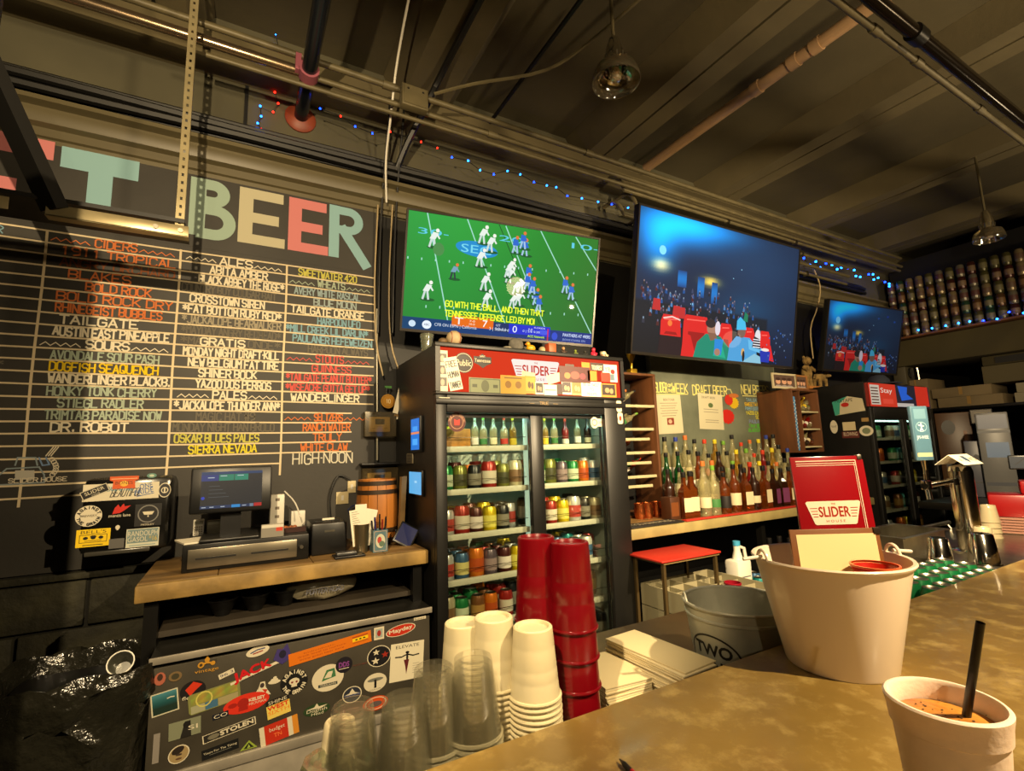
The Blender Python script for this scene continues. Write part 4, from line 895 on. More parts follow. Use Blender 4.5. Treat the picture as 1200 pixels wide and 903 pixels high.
p = F3.uv(343, 618); t = thing('snack_tray', 'small dark tray of odds and ends on the right of the cash drawer', 'tray', (p[0], 2.32, dz)); MB().box((-.045, -.04, 0), (.045, .04, .006)).box((-.045, -.04, .006), (-.04, .04, .02)).box((.04, -.04, .006), (.045, .04, .02)).box((-.04, -.04, .006), (.04, -.035, .02)).build('tray', mat('tray_redbrown', (50, 22, 16), .4), t)
b = MB(); [b.ball((random.uniform(-.03, .03), random.uniform(-.025, .025), .014), .009) for _ in range(9)]; b.build('trinkets', mat('trinkets', (190, 110, 60), .5, noise=(60, .6)), t)
# receipt printer
a = F0.uv(366, 648); c_ = F0.uv(409, 616)
t = thing('receipt_printer', 'black receipt printer right of the cash drawer', 'printer', ((a[0]+c_[0])/2, 2.24, RT)); hw = (c_[0]-a[0])/2
MB().box((-hw, 0, 0), (hw, .19, .13), .008).build('body', m_blackpl, t); MB().box((-hw+.02, .06, .1302), (hw-.02, .09, .134)).build('paper_slot', m_dark, t); MB().box((-.02, -.002, .092), (.02, -.0003, .1)).build('label_plate', m_steel, t); MB().box((-.02, .07, .128), (.03, .075, .142)).build('receipt', m_paper, t)
p = F0.uv(403, 650); t = thing('pen_tray', 'black dish with a clipboard lying right of the receipt printer', 'tray', (p[0]+.01, 2.15, RT)); MB().box((-.06, -.04, 0), (.06, .04, .008), .003).build('base', m_blackpl, t); MB().box((-.05, -.02, .0085), (.03, .02, .02), .004).build('clip', mat('grey_metal', (90, 90, 90), .35, .5), t)
# steel tumbler with receipts
F7 = Fr((0, 2.2, 0), (1, 0, 0), (0, 0, 1)); p = F7.uv(423, 640)
t = thing('steel_tumbler', 'brushed steel tumbler stuffed with paper receipts', 'tumbler', (p[0], 2.2, RT)); MB().lathe([(0, 0), (.026, 0), (.034, .118), (.031, .118), (.024, .004), (0, .004)], seg=22).build('body', mat('tumbler_steel', (150, 135, 105), .3, .9), t)
for i in range(4):
    b = MB(); b.box((-.024, 0, .03), (.024, .0012, .18+.02*(i == 1)), rot=None); o = b.build('receipt', m_paper, t, Matrix.Translation((.004*i-.006, .004*i-.006, 0)) @ Matrix.Rotation(.12*(i-1), 4, 'Y')); 
    if i == 0: canvas_part(o, MW[o.name] @ Matrix.Translation((0, -.0008, .12)) @ Matrix.Rotation(PI/2, 4, 'X'), lambda cv: [cv.rect(-.016, .05-.009*j, random.uniform(0, .016), .052-.009*j, (140, 130, 115)) for j in range(9)], 'print')
# blue tin with pens
p = F7.uv(443, 640); t = thing('pen_tin', 'square blue tin printed with a portrait, holding pens', 'pen cup', (p[0], 2.19, RT))
b = MB(); s = .031
for sx in (-1, 1): b.box((min(sx*s, sx*(s-.002)), -s, 0), (max(sx*s, sx*(s-.002)), s, .09)); 
for sy in (-1, 1): b.box((-s+.002, min(sy*s, sy*(s-.002)), 0), (s-.002, max(sy*s, sy*(s-.002)), .09))
b.box((-s+.002, -s+.002, 0), (s-.002, s-.002, .003)); b.build('tin', mat('tin_blue', (90, 120, 130), .4, noise=(30, .2)), t)
canvas_part(t, MW[t.name] @ Matrix.Translation((0, -s-.0005, .045)) @ Matrix.Rotation(PI/2, 4, 'X'), lambda cv: (cv.line(rrect(-.026, -.04, .026, .04, .004), .0016, (200, 160, 130), True), cv.ell(0, 0, .021, .03, (190, 190, 170)), cv.ell(-.004, .004, .009, .014, (170, 60, 50)), cv.ell(.006, -.012, .012, .012, (90, 110, 90)), cv.ring(0, 0, .021, .0015, (60, 80, 90), ry=.03)), 'printed_face')
for i, (x, c1) in enumerate([(-.018, (20, 20, 24)), (-.008, (30, 30, 90)), (.004, (16, 16, 16)), (.014, (120, 24, 20)), (.02, (20, 20, 24))]):
    pn = thing('pen', ['black pen leftmost in the blue tin', 'dark blue pen in the blue tin', 'tall black pen in the middle of the blue tin', 'red pen in the blue tin', 'black pen rightmost in the blue tin'][i], 'pen', (p[0]+x, 2.19+.01*(i % 2), RT+.0035)); MB().cyl((0, 0, 0), (.006*(i-2), .004, .125+.012*(i % 3)), .0038, seg=8).build('barrel', mat('pen_%d%d' % (i, c1[0]), c1, .35), pn)
# small barrel
p = F5.uv(440, 610); bx_ = p[0]
t = thing('wooden_barrel', 'small orange-brown wooden barrel standing in the counter corner', 'barrel', (bx_, 2.42, RT)); R0, H0 = .088, .29
prf = lambda u: R0*(1+.10*math.sin(PI*u))
for k in range(14):
    a0, a1 = 2*PI*k/14+.012, 2*PI*(k+1)/14-.012; b = MB(); b.lathe([(prf(i/8), .004+H0*i/8) for i in range(9)]+[(prf(i/8)-.012, .004+H0*i/8) for i in range(8, -1, -1)], seg=3, a0=a0, a1=a1); b.build('stave', mat('barrel_wood', (186, 116, 46), .45, noise=(5, .3), stretch=(3, 3, .4)), t)
for u in (.04, .2, .8, .94):
    z = .004+H0*u; r = prf(u); MB().lathe([(r+.0003, z-.010), (r+.003, z-.010), (r+.003, z+.010), (r+.0003, z+.010)], seg=28).build('hoop', mat('hoop_dark', (54, 40, 26), .5, .3), t)
MB().cyl((0, 0, .012), (0, 0, H0-.01), R0*.85, seg=24).build('head', mat('barrel_head', (130, 84, 40), .6), t)
b = MB()
# cardboard scraps by the barrel
p = F5.uv(464, 600); t = tag(MB().box((-.012, 0, 0), (.012, .02, .30)).jitter(.003, 4).build('folded_bag', mat('kraft_paper', (150, 118, 70), .8, noise=(9, .3)), None, XF((.678, 2.32, RT+.003), .2) @ Matrix.Rotation(.05, 4, 'Y')), 'folded kraft paper bag standing right of the small barrel', 'bag')
# dark tablet leaning right
p = F7.uv(478, 625)
t = thing('tablet', 'dark blue tablet leaning back at the right end of the register counter', 'tablet', (p[0]-.02, 2.24, RT+.004)); R_ = Matrix.Rotation(-.35, 4, 'Z') @ Matrix.Rotation(.5, 4, 'Y') @ Matrix.Rotation(-.5, 4, 'X')
b = MB(); b.box((-.045, -.006, 0), (.045, .006, .10), .003); bmesh.ops.transform(b.b, matrix=R_, verts=b.b.verts[:]); b.build('body', m_blackpl, t)
canvas_part(t, MW[t.name] @ R_ @ Matrix.Translation((0, -.0068, .05)) @ Matrix.Rotation(PI/2, 4, 'X'), lambda cv: cv.rect(-.038, -.042, .038, .042, (50, 54, 92)), 'screen', attrmat('dim_tablet', .35, .15))
b = MB(); b.bar((0, .03, .0), (0, .06, .06), .02, .006); b.build('stand', m_blackpl, t)
# thermostats in clear boxes, pendant lid, hooks, outlets
F8 = Fr((0, 2.6195, 0), (1, 0, 0), (0, 0, 1)); F9 = Fr((0, WB-.001, 0), (1, 0, 0), (0, 0, 1))
def thermo(label, px0, py0, px1, py1, disp):
    a, c = F9.uv(px0, py1), F9.uv(px1, py0); cx, cz = (a[0]+c[0])/2, (a[1]+c[1])/2; hw, hh = (c[0]-a[0])/2, (c[1]-a[1])/2
    t = thing('thermostat', label, 'thermostat', (cx, 2.6185, cz)); MB().box((-hw*.68, -.022, -hh*.62), (hw*.68, 0, hh*.62), .004).build('body', mat('thermostat_beige', (190, 166, 110), .5), t)
    canvas_part(t, MW[t.name] @ Matrix.Translation((0, -.0226, .003)) @ Matrix.Rotation(PI/2, 4, 'X'), lambda cv: (cv.rect(-hw*.3, -hh*.05, hw*.3, hh*.4, disp), cv.rect(-hw*.5, -hh*.4, -hw*.3, -hh*.34, (140, 120, 80)), cv.rect(hw*.3, -hh*.4, hw*.5, -hh*.34, (140, 120, 80)), cv.rect(-hw*.2, -hh*.25, hw*.2, -hh*.22, (140, 120, 80))), 'display')
    b = MB(); g = .004
    b.box((-hw, -.042, -hh), (hw, -.039, hh)).box((-hw, -.039, -hh), (-hw+g, 0, hh)).box((hw-g, -.039, -hh), (hw, 0, hh)).box((-hw+g, -.039, hh-g), (hw-g, 0, hh)).box((-hw+g, -.039, -hh), (hw-g, 0, -hh+g)); b.build('clear_cover', glass('acrylic', (232, 226, 206), .04, .1, .04, (190, 170, 130)), t)
    return t
thermo('beige thermostat in a clear cover, upper one beside the chalkboard', 424, 484, 460, 512, (60, 58, 50))
th = thermo('lower thermostat in a clear cover behind the barrel', 421, 547, 462, 578, (50, 48, 42))
a, c = F9.uv(419, 547), F9.uv(465, 541); tag(MB().box((0, -.07, 0), (c[0]-a[0], 0, .014), .006).build('wall_shelf', m_blackpl, None, Matrix.Translation((a[0], 2.6185, a[1]+.006))), 'small black shelf with white rim above the lower thermostat', 'shelf')
t = wire('conduit', 'thin grey conduit down the wall between the two thermostats', [(F9.uv(440, 360)[0]-.0, 2.612, 2.3), (F9.uv(440, 400)[0], 2.612, 2.0), (F9.uv(440, 484)[0], 2.612, F9.uv(440, 483)[1])], .006, mat('grey_conduit', (120, 116, 100), .4, .4), 'pipe')
wire('conduit', 'short grey conduit piece under the upper thermostat', [(F9.uv(440, 514)[0], 2.612, F9.uv(440, 513)[1]), (F9.uv(440, 540)[0], 2.612, F9.uv(440, 539)[1])], .006, mat('grey_conduit', (120, 116, 100), .4, .4), 'pipe')
a = F9.uv(452, 471); t = thing('jar_lid', 'round gold medallion hanging beside the chalkboard', 'medallion', (a[0], 2.60, a[1])); MB().cyl((0, 0, 0), (0, .008, 0), .038, seg=28).build('disc', mat('brass_lid', (176, 126, 40), .3, .6), t)
canvas_part(t, MW[t.name] @ Matrix.Translation((0, -.0006, 0)) @ Matrix.Rotation(PI/2, 4, 'X'), lambda cv: (cv.ring(0, 0, .03, .002, (120, 80, 20)), cv.stext('10', -.01, -.01, .012, .02, (230, 215, 170), .003)), 'engraving')
MB().tube([(-.008, .002, .036), (-.008, .002, .075), (.008, .002, .075), (.008, .002, .036)], .003, 6).build('hanger', m_dark, t); MB().box((-.018, -.004, .07), (.018, .004, .082)).build('green_tag', mat('green_tag', (70, 130, 60), .5), t)
t = thing('paper_strips', 'bundle of pale paper strips hanging by the fridge back corner', 'paper', F9.p(*F9.uv(467, 465), .05));
for k in range(4): MB().box((-.012-.006*k, -.01*k, -.14+.012*k), (.01-.004*k, -.01*k+.0015, .04)).build('strip', m_paper if k % 2 else mat('kraft_paper', (150, 118, 70), .8), t, Matrix.Rotation(.08*k, 4, 'Y'))
for k, (px_, py_) in enumerate(((401, 583), (412, 570))):
    a = F8.uv(px_, py_); t = thing('outlet_plate', 'beige wall outlet %s behind the receipts tumbler' % ('lower left' if k == 0 else 'upper right'), 'outlet', (a[0], 2.619, a[1])); MB().box((-.03 if k == 0 else -.02, -.006, -.03), (.03 if k == 0 else .02, 0, .03), .002).build('plate', mat('outlet_beige', (200, 184, 140), .5), t); MB().box((-.006, -.0075, -.012), (.006, -.0062, .012)).build('socket', m_white, t)
wire('cable', 'black cable arching over the outlets on the chalkboard', [F8.p(*F8.uv(387, 610), .02), F8.p(*F8.uv(386, 580), .02), F8.p(*F8.uv(396, 557), .02), F8.p(*F8.uv(410, 562), .02)], .004, m_dark)
t = thing('cable_coil', 'tangle of dark blue cables behind the receipts tumbler', 'cable', F8.p(*F8.uv(414, 598), .03)); MB().tube([(.03*math.cos(a)*(1+.2*math.sin(3*a)), .01*math.sin(2*a), .03*math.sin(a)) for a in [i*.7 for i in range(40)]], .003, 5).build('coil', mat('cable_blue', (40, 50, 90), .5), t)

# paper towel dispenser with stickers
a, c = Fr((0, 2.42, 0), (1, 0, 0), (0, 0, 1)).uv(90, 652), Fr((0, 2.42, 0), (1, 0, 0), (0, 0, 1)).uv(203, 557)
t = thing('towel_dispenser', 'black wall towel dispenser covered in stickers, lower left', 'dispenser', ((a[0]+c[0])/2, 2.6185, a[1])); hw = (c[0]-a[0])/2; hh = c[1]-a[1]
b = MB(); b.box((-hw, -.20, 0), (hw, 0, hh), .022); b.build('housing', mat('dispenser_black', (16, 16, 15), .22), t)
MB().box((-hw+.02, -.206, -.004), (hw-.06, -.19, .012), .004).build('lower_lip', mat('dispenser_lip', (60, 58, 52), .25), t)
FT = Fr((0, 2.6185-.2006, 0), (1, 0, 0), (0, 0, 1))
def stk(px0, py0, px1, py1, draw, label=None, rot=0, frame=FT, parent=None, off=.0004, nm='sticker'):
    a, c = frame.uv(px0, py1), frame.uv(px1, py0); cx, cy = (a[0]+c[0])/2, (a[1]+c[1])/2; hw, hh = (c[0]-a[0])/2, (c[1]-a[1])/2; CNT[0] += 1
    canvas_part(parent or t, frame.M(off+.0003*(CNT[0] % 9)) @ Matrix.Translation((cx, cy, 0)) @ Matrix.Rotation(rot, 4, 'Z'), lambda cv: draw(cv, hw, hh), nm, label=label)
CW = (205, 196, 170)
stk(96, 564, 187, 588, lambda cv, w_, h_: (cv.rect(-w_, -h_, w_, h_, CW), cv.stext('BEAUTIFUL', -w_*.3, -h_*.6, w_*.5, h_*.9, (60, 60, 60), .003, lean=.3), cv.stext('BARE & TRUE', -w_*.4, h_*.1, w_*.3, h_*.5, (90, 130, 140), .002, lean=.2)), 'long white sticker with handwriting')
stk(94, 566, 128, 586, lambda cv, w_, h_: (cv.rect(-w_*1.05, -h_*.55, w_*1.05, h_*.55, KO), cv.line([(-w_, -h_*.5), (w_, -h_*.5), (w_, h_*.5), (-w_, h_*.5)], .002, CW, True), cv.btext('SLIDER', -w_*.75, -h_*.1, w_*.75, h_*.42, CW), cv.btext('HOUSE', -w_*.3, -h_*.4, w_*.3, h_*.16, CW)), 'black slanted sticker', .42)
stk(128, 557, 163, 573, lambda cv, w_, h_: (cv.poly([(-w_, h_*.4), (-w_, h_), (w_, h_), (w_, h_*.4), (w_*.75, h_*.2), (w_*.8, -h_), (-w_*.8, -h_), (-w_*.75, h_*.2)], (200, 84, 30)), cv.ell(0, -h_*.2, w_*.3, h_*.45, (220, 170, 60)), cv.btext('BONES', -w_*.6, -h_*.3, w_*.6, h_*.5, (90, 50, 20)), cv.rect(-w_*.9, h_*.55, w_*.9, h_*.62, (230, 200, 150))), 'orange ribbon sticker')
stk(157, 565, 180, 581, lambda cv, w_, h_: (cv.btext('-ONE', -w_*.6, h_*.1, w_, h_*.8, (50, 90, 150)), cv.btext('PRIDE', -w_, -h_*.7, w_, h_*.8, (50, 90, 150)), cv.rect(-w_*.9, -h_*.95, w_, -h_*.85, (50, 90, 150))), 'white sticker with blue letters', .2)
stk(172, 554, 184, 560, lambda cv, w_, h_: (cv.ell(0, 0, w_, h_, (90, 130, 120)), cv.ell(0, 0, w_*.5, h_*.5, (180, 190, 170))), None)
stk(185, 565, 201, 583, lambda cv, w_, h_: (cv.ell(0, 0, w_, h_, CW, 24), cv.ell(0, 0, w_*.88, h_*.88, (40, 40, 44), 24), cv.ring(0, 0, w_*.5, .003, CW), cv.rect(-w_*.12, -h_*.4, w_*.12, h_*.4, CW)), 'round dark grey sticker')
def d_grain(cv, w_, h_): cv.ell(0, 0, w_, h_, CW, 30); cv.arc('AGAINST', 0, 0, w_*.78, PI*.95, PI*.05, w_*.24, KO, .003); cv.arc('THE GRAIN', 0, 0, w_*.78, PI*1.05, PI*1.95, w_*.22, KO, .003, True); cv.btext('BREWERY', -w_*.62, -h_*.08, w_*.62, h_*.2, KO)
stk(87, 591, 121, 618, d_grain, 'round cream sticker with black letters')
stk(127, 589, 154, 609, lambda cv, w_, h_: (cv.poly([(-w_*.7, -h_*.3), (-w_*.5, h_*.5), (-w_*.2, h_*.9), (0, h_*.5), (w_*.3, h_), (w_*.4, h_*.6), (w_, h_*.7), (w_*.4, h_*.1), (0, -h_*.2)], (190, 34, 20)), cv.btext('mantis lane', -w_, -h_*.7, w_, h_*.4, CW)), 'red and black sticker')
stk(157, 589, 190, 617, lambda cv, w_, h_: (cv.rect(-w_, -h_, w_, h_, (30, 29, 28)), cv.ring(0, h_*.1, w_*.75, .004, (120, 118, 112)), cv.poly([(-w_*.45, h_*.3), (w_*.45, h_*.3), (w_*.3, h_*.02), (0, -h_*.0), (-w_*.3, h_*.02)], CW), cv.rect(-.002, -h_*.2, .002, -h_*.05, CW), cv.btext('MOSLEY', -w_*.5, -h_*.95, w_*.5, h_*.16, CW)), 'black square sticker with round emblem')
def d_bell(cv, w_, h_): cv.rect(-w_, -h_, w_, h_, (226, 190, 16)); cv.btext("BELL'S", -w_*.75, h_*.5, w_*.75, h_*.36, (70, 60, 20)); cv.line([(-w_*.8, -h_*.5), (w_*.8, -h_*.5), (w_*.8, h_*.35), (-w_*.8, h_*.35)], .002, (60, 54, 20), True); [cv.ell(w_*x, 0, w_*.15, h_*.18, KO, 10) for x in (-.45, 0, .45)]; cv.ell(0, h_*.14, w_*.2, h_*.12, KO, 10); cv.rect(-w_*.5, -h_*.36, w_*.5, -h_*.3, KO); cv.rect(-w_*.6, -h_*.85, w_*.6, -h_*.75, (90, 80, 20))
stk(88, 618, 130, 642, d_bell, 'yellow rectangular sticker with trees')
stk(127, 630, 146, 643, lambda cv, w_, h_: cv.rect(-w_, -h_, w_, h_, (90, 88, 84)), 'grey foil sticker')
stk(135, 614, 141, 621, lambda cv, w_, h_: (cv.ell(0, 0, w_, h_*.8, CW, 12), cv.rect(-w_*.4, -h_, w_*.4, 0, CW)))
stk(147, 617, 187, 642, lambda cv, w_, h_: (cv.rect(-w_, -h_, w_, h_, (196, 196, 176)), cv.rect(-w_*.94, -h_*.55, w_*.94, h_*.92, (110, 130, 130)), cv.btext('RANDOLPH', -w_*.9, h_*.2, w_*.9, h_*.55, CW), cv.btext('GASOL', -w_*.9, -h_*.4, w_*.3, h_*.5, CW), cv.btext('*16', w_*.4, -h_*.4, w_*.88, h_*.5, (200, 170, 60)), cv.rect(-w_*.8, -h_*.85, w_*.8, -h_*.75, (130, 150, 150))), 'blue-grey sticker with white letters')

# ================================================================ sticker cooler under the counter
t = thing('bar_cooler', 'low steel-edged cooler covered in stickers below the register counter', 'cooler', (-.22, 2.02, 0))
m_lidm = mat('cooler_top', (36, 35, 31), .4, .3, noise=(4, .3)); m_rim = mat('cooler_rim_steel', (205, 196, 178), .4, .6, noise=(8, .3))
CX0, CX1 = -.222, .712
MB().box((CX0+.01, 2.04, .02), (CX1-.01, 2.08, .84)).box((CX0+.01, 2.08, .02), (CX1-.01, 2.60, .82)).build('cabinet', m_blackmt, t, world=True)
MB().box((CX0, 2.012, .864), (CX1, 2.60, .886), .003).build('lid', m_lidm, t, world=True); MB().box((CX0-.002, 2.004, .866), (CX1+.002, 2.0115, .888), .002).build('front_rim', m_rim, t, world=True)
m_stkdoor = mat('sticker_door_grey', (78, 73, 62), .4, .2, noise=(5, .3))
MB().box((CX0+.005, 2.018, .535), (CX1-.005, 2.0395, .852), .002).build('door', m_stkdoor, t, world=True)
MB().box((CX0+.005, 2.010, .500), (CX1-.005, 2.0395, .534), .004).build('handle_rail', m_rim, t, world=True)
MB().box((CX0+.005, 2.018, .16), (CX1-.005, 2.0395, .499), .002).build('drawer', m_rim, t, world=True)
FCc = Fr((0, 2.0178, 0), (1, 0, 0), (0, 0, 1))
cool = t
def S(px0, py0, px1, py1, draw, label=None, rot=0): stk(px0, py0, px1, py1, draw, label, rot, FCc, cool)
def rectd(bg, *txt, fg=KO, brd=None):
    def f(cv, w_, h_):
        cv.rect(-w_, -h_, w_, h_, brd or bg)
        if brd: cv.rect(-w_*.93, -h_*.93, w_*.93, h_*.93, bg)
        n = len(txt)
        for i, s in enumerate(txt): cv.btext(s, -w_*.85, h_-(i+1)*2*h_/n+.3*h_/n, w_*.85, 1.3*h_/n, fg)
    return f
def elld(bg, txt=None, fg=CW, brd=None):
    def f(cv, w_, h_):
        cv.ell(0, 0, w_, h_, brd or bg, 28)
        if brd: cv.ell(0, 0, w_*.9, h_*.9, bg, 28)
        if txt: cv.btext(txt, -w_*.72, -h_*.25, w_*.72, h_*.55, fg)
    return f
S(180, 785, 195, 805, lambda cv, w_, h_: (cv.ell(0, 0, w_, h_*.9, (160, 90, 70), 12), cv.ell(0, h_*.2, w_*.5, h_*.5, (60, 40, 30), 10)), 'faded red figure sticker')
S(197, 783, 214, 801, lambda cv, w_, h_: (cv.ell(0, 0, w_, h_*.8, (110, 90, 60), 14), cv.ell(0, 0, w_*.6, h_*.5, (60, 56, 40), 12)), None)
S(228, 765, 257, 790, lambda cv, w_, h_: (cv.ell(-w_*.5, h_*.0, w_*.28, w_*.28, (180, 130, 40)), cv.ell(w_*.0, h_*.5, w_*.22, w_*.22, (180, 130, 40)), cv.ell(w_*.5, 0, w_*.2, w_*.2, (180, 130, 40)), cv.line([(-w_*.5, 0), (0, h_*.2), (w_*.5, 0)], .006, (180, 130, 40)), cv.line([(0, h_*.2), (0, h_*.9)], .006, (180, 130, 40)), cv.ell(-w_*.5, 0, w_*.14, w_*.14, (60, 50, 30)), cv.btext('vintage', -w_, -h_*.9, w_, h_*.4, (190, 140, 50))), 'gold molecule sticker')
S(176, 806, 210, 840, lambda cv, w_, h_: (cv.rect(-w_, -h_, w_, h_, (190, 186, 160)), cv.grid(-w_*.9, -h_*.9, w_*.9, h_*.9, 4, 10, lambda u, v: (int(20+90*abs(v-.45)), int(60+110*max(0, v-.4)), int(60+130*max(0, v-.4))) if v > .38 else (24, 44, 36)), cv.line([(w_*.2, h_*.3), (w_*.45, h_*.35), (w_*.7, h_*.3)], .003, CW)), 'square photo sticker of a sea horizon at dusk', .12)
S(210, 794, 242, 824, lambda cv, w_, h_: (cv.ell(0, 0, w_, h_, (26, 22, 22), 24), cv.poly([(-w_*.6, h_*.2), (0, h_*.9), (w_*.7, h_*.5), (w_*.2, 0), (-w_*.2, -h_*.5)], (190, 50, 24)), cv.btext('fled', -w_*.8, -h_*.8, w_*.1, h_*.35, CW)), 'round black and red sticker')
S(220, 798, 282, 836, lambda cv, w_, h_: (cv.poly(rrect(-w_, -h_, w_, h_, .01), (120, 122, 70)), cv.grid(-w_*.9, -h_*.1, w_*.9, h_*.88, 8, 4, lambda u, v: (120+int(50*((int(u*8)*7+int(v*4)*3) % 3)/3), 124+int(30*((int(u*8)*5+int(v*4)) % 3)/3), 60)), cv.rect(-w_*.92, -h_*.92, -w_*.4, -h_*.2, (150, 150, 120)), cv.rect(-w_*.38, -h_*.92, w_*.1, -h_*.2, (60, 100, 130)), cv.rect(w_*.12, -h_*.92, w_*.9, -h_*.2, (150, 140, 100)), cv.ring(-w_*.4, h_*.2, w_*.3, .004, (190, 180, 90), 14)), 'green and yellow mosaic sticker', .12)
S(256, 784, 275, 794, lambda cv, w_, h_: (cv.rect(-w_, -h_, w_, h_, CW), cv.btext('96.3', -w_*.85, -h_*.55, w_*.85, h_*1.1, (40, 44, 80))), 'white radio frequency sticker', .3)
S(268, 768, 332, 800, lambda cv, w_, h_: (cv.poly([(-w_, -h_*.55), (-w_, -h_*.25), (w_, -h_*.1), (w_, -h_*.5)], CW), cv.btext('JACK', -w_*.85, -h_*.35, w_*.55, h_*1.0, (190, 24, 30), bold=.002), cv.btext('playing what we want', -w_*.6, -h_*.62, w_*.8, h_*.2, (60, 60, 60))), 'red lettered radio station sticker', .26)
S(288, 754, 316, 771, lambda cv, w_, h_: (cv.ell(0, 0, w_, h_, CW, 24), cv.line([(-w_*.6, 0), (0, h_*.3), (w_*.6, h_*.2)], .004, (60, 70, 110)), cv.line([(-w_*.4, -h_*.3), (w_*.4, -h_*.2)], .004, (140, 50, 50))), 'white oval sticker', .15)
S(320, 752, 342, 780, lambda cv, w_, h_: (cv.poly([(-w_, -h_*.4), (-w_*.6, h_*.6), (0, h_*.5), (w_*.5, h_), (w_*.8, h_*.2), (w_, -h_*.5), (0, -h_)], (60, 50, 110)), cv.ell(0, 0, w_*.4, h_*.4, (30, 28, 50))), 'purple creature sticker')
def d_orange(cv, w_, h_):
    cv.rect(-w_, -h_, w_, h_, (206, 108, 16)); cv.btext('Individuals,', -w_*.65, h_*.35, w_*.1, h_*.22, (150, 70, 20)); cv.btext('drink local to nurture', -w_*.8, -h_*.1, w_*.35, h_*.28, (150, 60, 20)); cv.btext('brew great beer here', -w_*.75, -h_*.6, w_*.3, h_*.28, (150, 60, 20))
    cv.rect(w_*.52, -h_*.2, w_*.92, h_*.35, (226, 190, 16)); cv.rect(w_*.52, h_*.42, w_*.92, h_*.66, (160, 70, 20)); [cv.ell(w_*(.62+.1*i), h_*.05, w_*.035, h_*.12, KO, 8) for i in range(3)]; cv.rect(w_*.52, -h_*.5, w_*.92, -h_*.35, (160, 90, 20))
S(338, 742, 435, 776, d_orange, 'long orange banner sticker', .10)
S(438, 733, 450, 750, lambda cv, w_, h_: (cv.rect(-w_, -h_, w_, h_, CW), cv.rect(-w_*.7, -h_*.7, w_*.7, h_*.7, (150, 160, 150)), cv.ell(0, 0, w_*.4, h_*.5, (150, 40, 30), 10)), 'small square sticker with red drop')
S(452, 728, 487, 748, lambda cv, w_, h_: (cv.ell(0, 0, w_, h_, CW, 28), cv.ell(0, 0, w_*.94, h_*.9, (180, 44, 22), 28), cv.btext('Mayday', -w_*.78, -h_*.2, w_*.78, h_*.65, CW, bold=.0008)), 'red oval sticker with white script', .1)
S(485, 721, 499, 727, rectd(CW, 'beer'), None)
def d_elev(cv, w_, h_): cv.rect(-w_, -h_, w_, h_, (214, 206, 178)); cv.btext('ELEVATE', -w_*.7, h_*.72, w_*.7, h_*.16, KO); cv.ell(0, h_*.46, w_*.12, h_*.07, KO, 10); cv.line([(-w_*.7, h_*.28), (-w_*.35, h_*.25), (0, h_*.36), (w_*.35, h_*.25), (w_*.7, h_*.28)], .005, KO); cv.line([(0, h_*.35), (0, 0)], .008, KO); cv.poly([(-w_*.2, h_*.08), (w_*.12, h_*.08), (w_*.06, -h_*.25), (-w_*.02, -h_*.7), (-w_*.1, -h_*.25)], (90, 30, 34)); [cv.rect(w_*.35, -h_*(.2+.12*i), w_*.75, -h_*(.18+.12*i), (120, 110, 100)) for i in range(5)]
S(457, 748, 496, 801, d_elev, 'tall cream sticker with a figure spreading arms', -.05)
def d_tn(cv, w_, h_):
    cv.ell(0, 0, w_, h_, CW, 28); cv.ell(0, 0, w_*.93, h_*.93, (24, 22, 24), 28)
    for (x, y, r, c) in ((-.25, .4, .32, CW), (-.3, -.4, .36, CW), (.5, .05, .34, (150, 40, 26))):
        cv.poly([((x+r*(1 if i % 2 == 0 else .42)*math.cos(PI/2+i*PI/5))*w_, (y+r*(1 if i % 2 == 0 else .42)*math.sin(PI/2+i*PI/5))*h_) for i in range(10)], c)
S(430, 753, 458, 784, d_tn, 'round black sticker with three stars')
S(365, 774, 403, 814, lambda cv, w_, h_: (cv.ell(0, 0, w_, h_, CW, 30), cv.poly([(-w_*.4, -h_*.2), (-w_*.1, h_*.6), (w_*.4, h_*.65), (w_*.5, 0), (0, -h_*.1)], (60, 110, 70)), cv.poly([(-w_*.25, h_*.0), (0, h_*.45), (w_*.3, h_*.45), (w_*.2, 0)], CW), cv.rect(-w_*.6, -h_*.62, w_*.6, -h_*.4, (50, 60, 60)), cv.btext('TERRAPIN', -w_*.5, -h_*.58, w_*.5, h_*.14, CW)), 'large round cream and green sticker')
S(393, 767, 413, 790, lambda cv, w_, h_: (cv.ell(0, 0, w_, h_, (26, 22, 30), 24), cv.btext('DDS', -w_*.6, -h_*.25, w_*.6, h_*.6, (120, 60, 130), bold=.001), cv.rect(-w_*.6, -h_*.5, w_*.6, -h_*.42, CW)), 'round black sticker with purple letters')
S(413, 772, 431, 783, lambda cv, w_, h_: cv.btext('YAZOO BREW', -w_, -h_*.3, w_, h_*.5, (110, 60, 50)), None)
def d_skull(cv, w_, h_): cv.ell(0, 0, w_, h_, (22, 21, 21), 30); cv.arc('AGAINST', 0, 0, w_*.76, PI*.95, PI*.05, w_*.26, CW, .003); cv.arc('THE GRAIN', 0, 0, w_*.76, PI*1.08, PI*1.92, w_*.24, CW, .003, True); cv.ell(0, h_*.05, w_*.38, h_*.3, CW, 16); cv.rect(-w_*.2, -h_*.4, w_*.2, -h_*.1, CW); cv.ell(-w_*.15, 0, w_*.09, h_*.09, (120, 40, 40), 8); cv.ell(w_*.17, 0, w_*.09, h_*.09, (120, 40, 40), 8)
S(328, 781, 361, 816, d_skull, 'round black skull sticker')
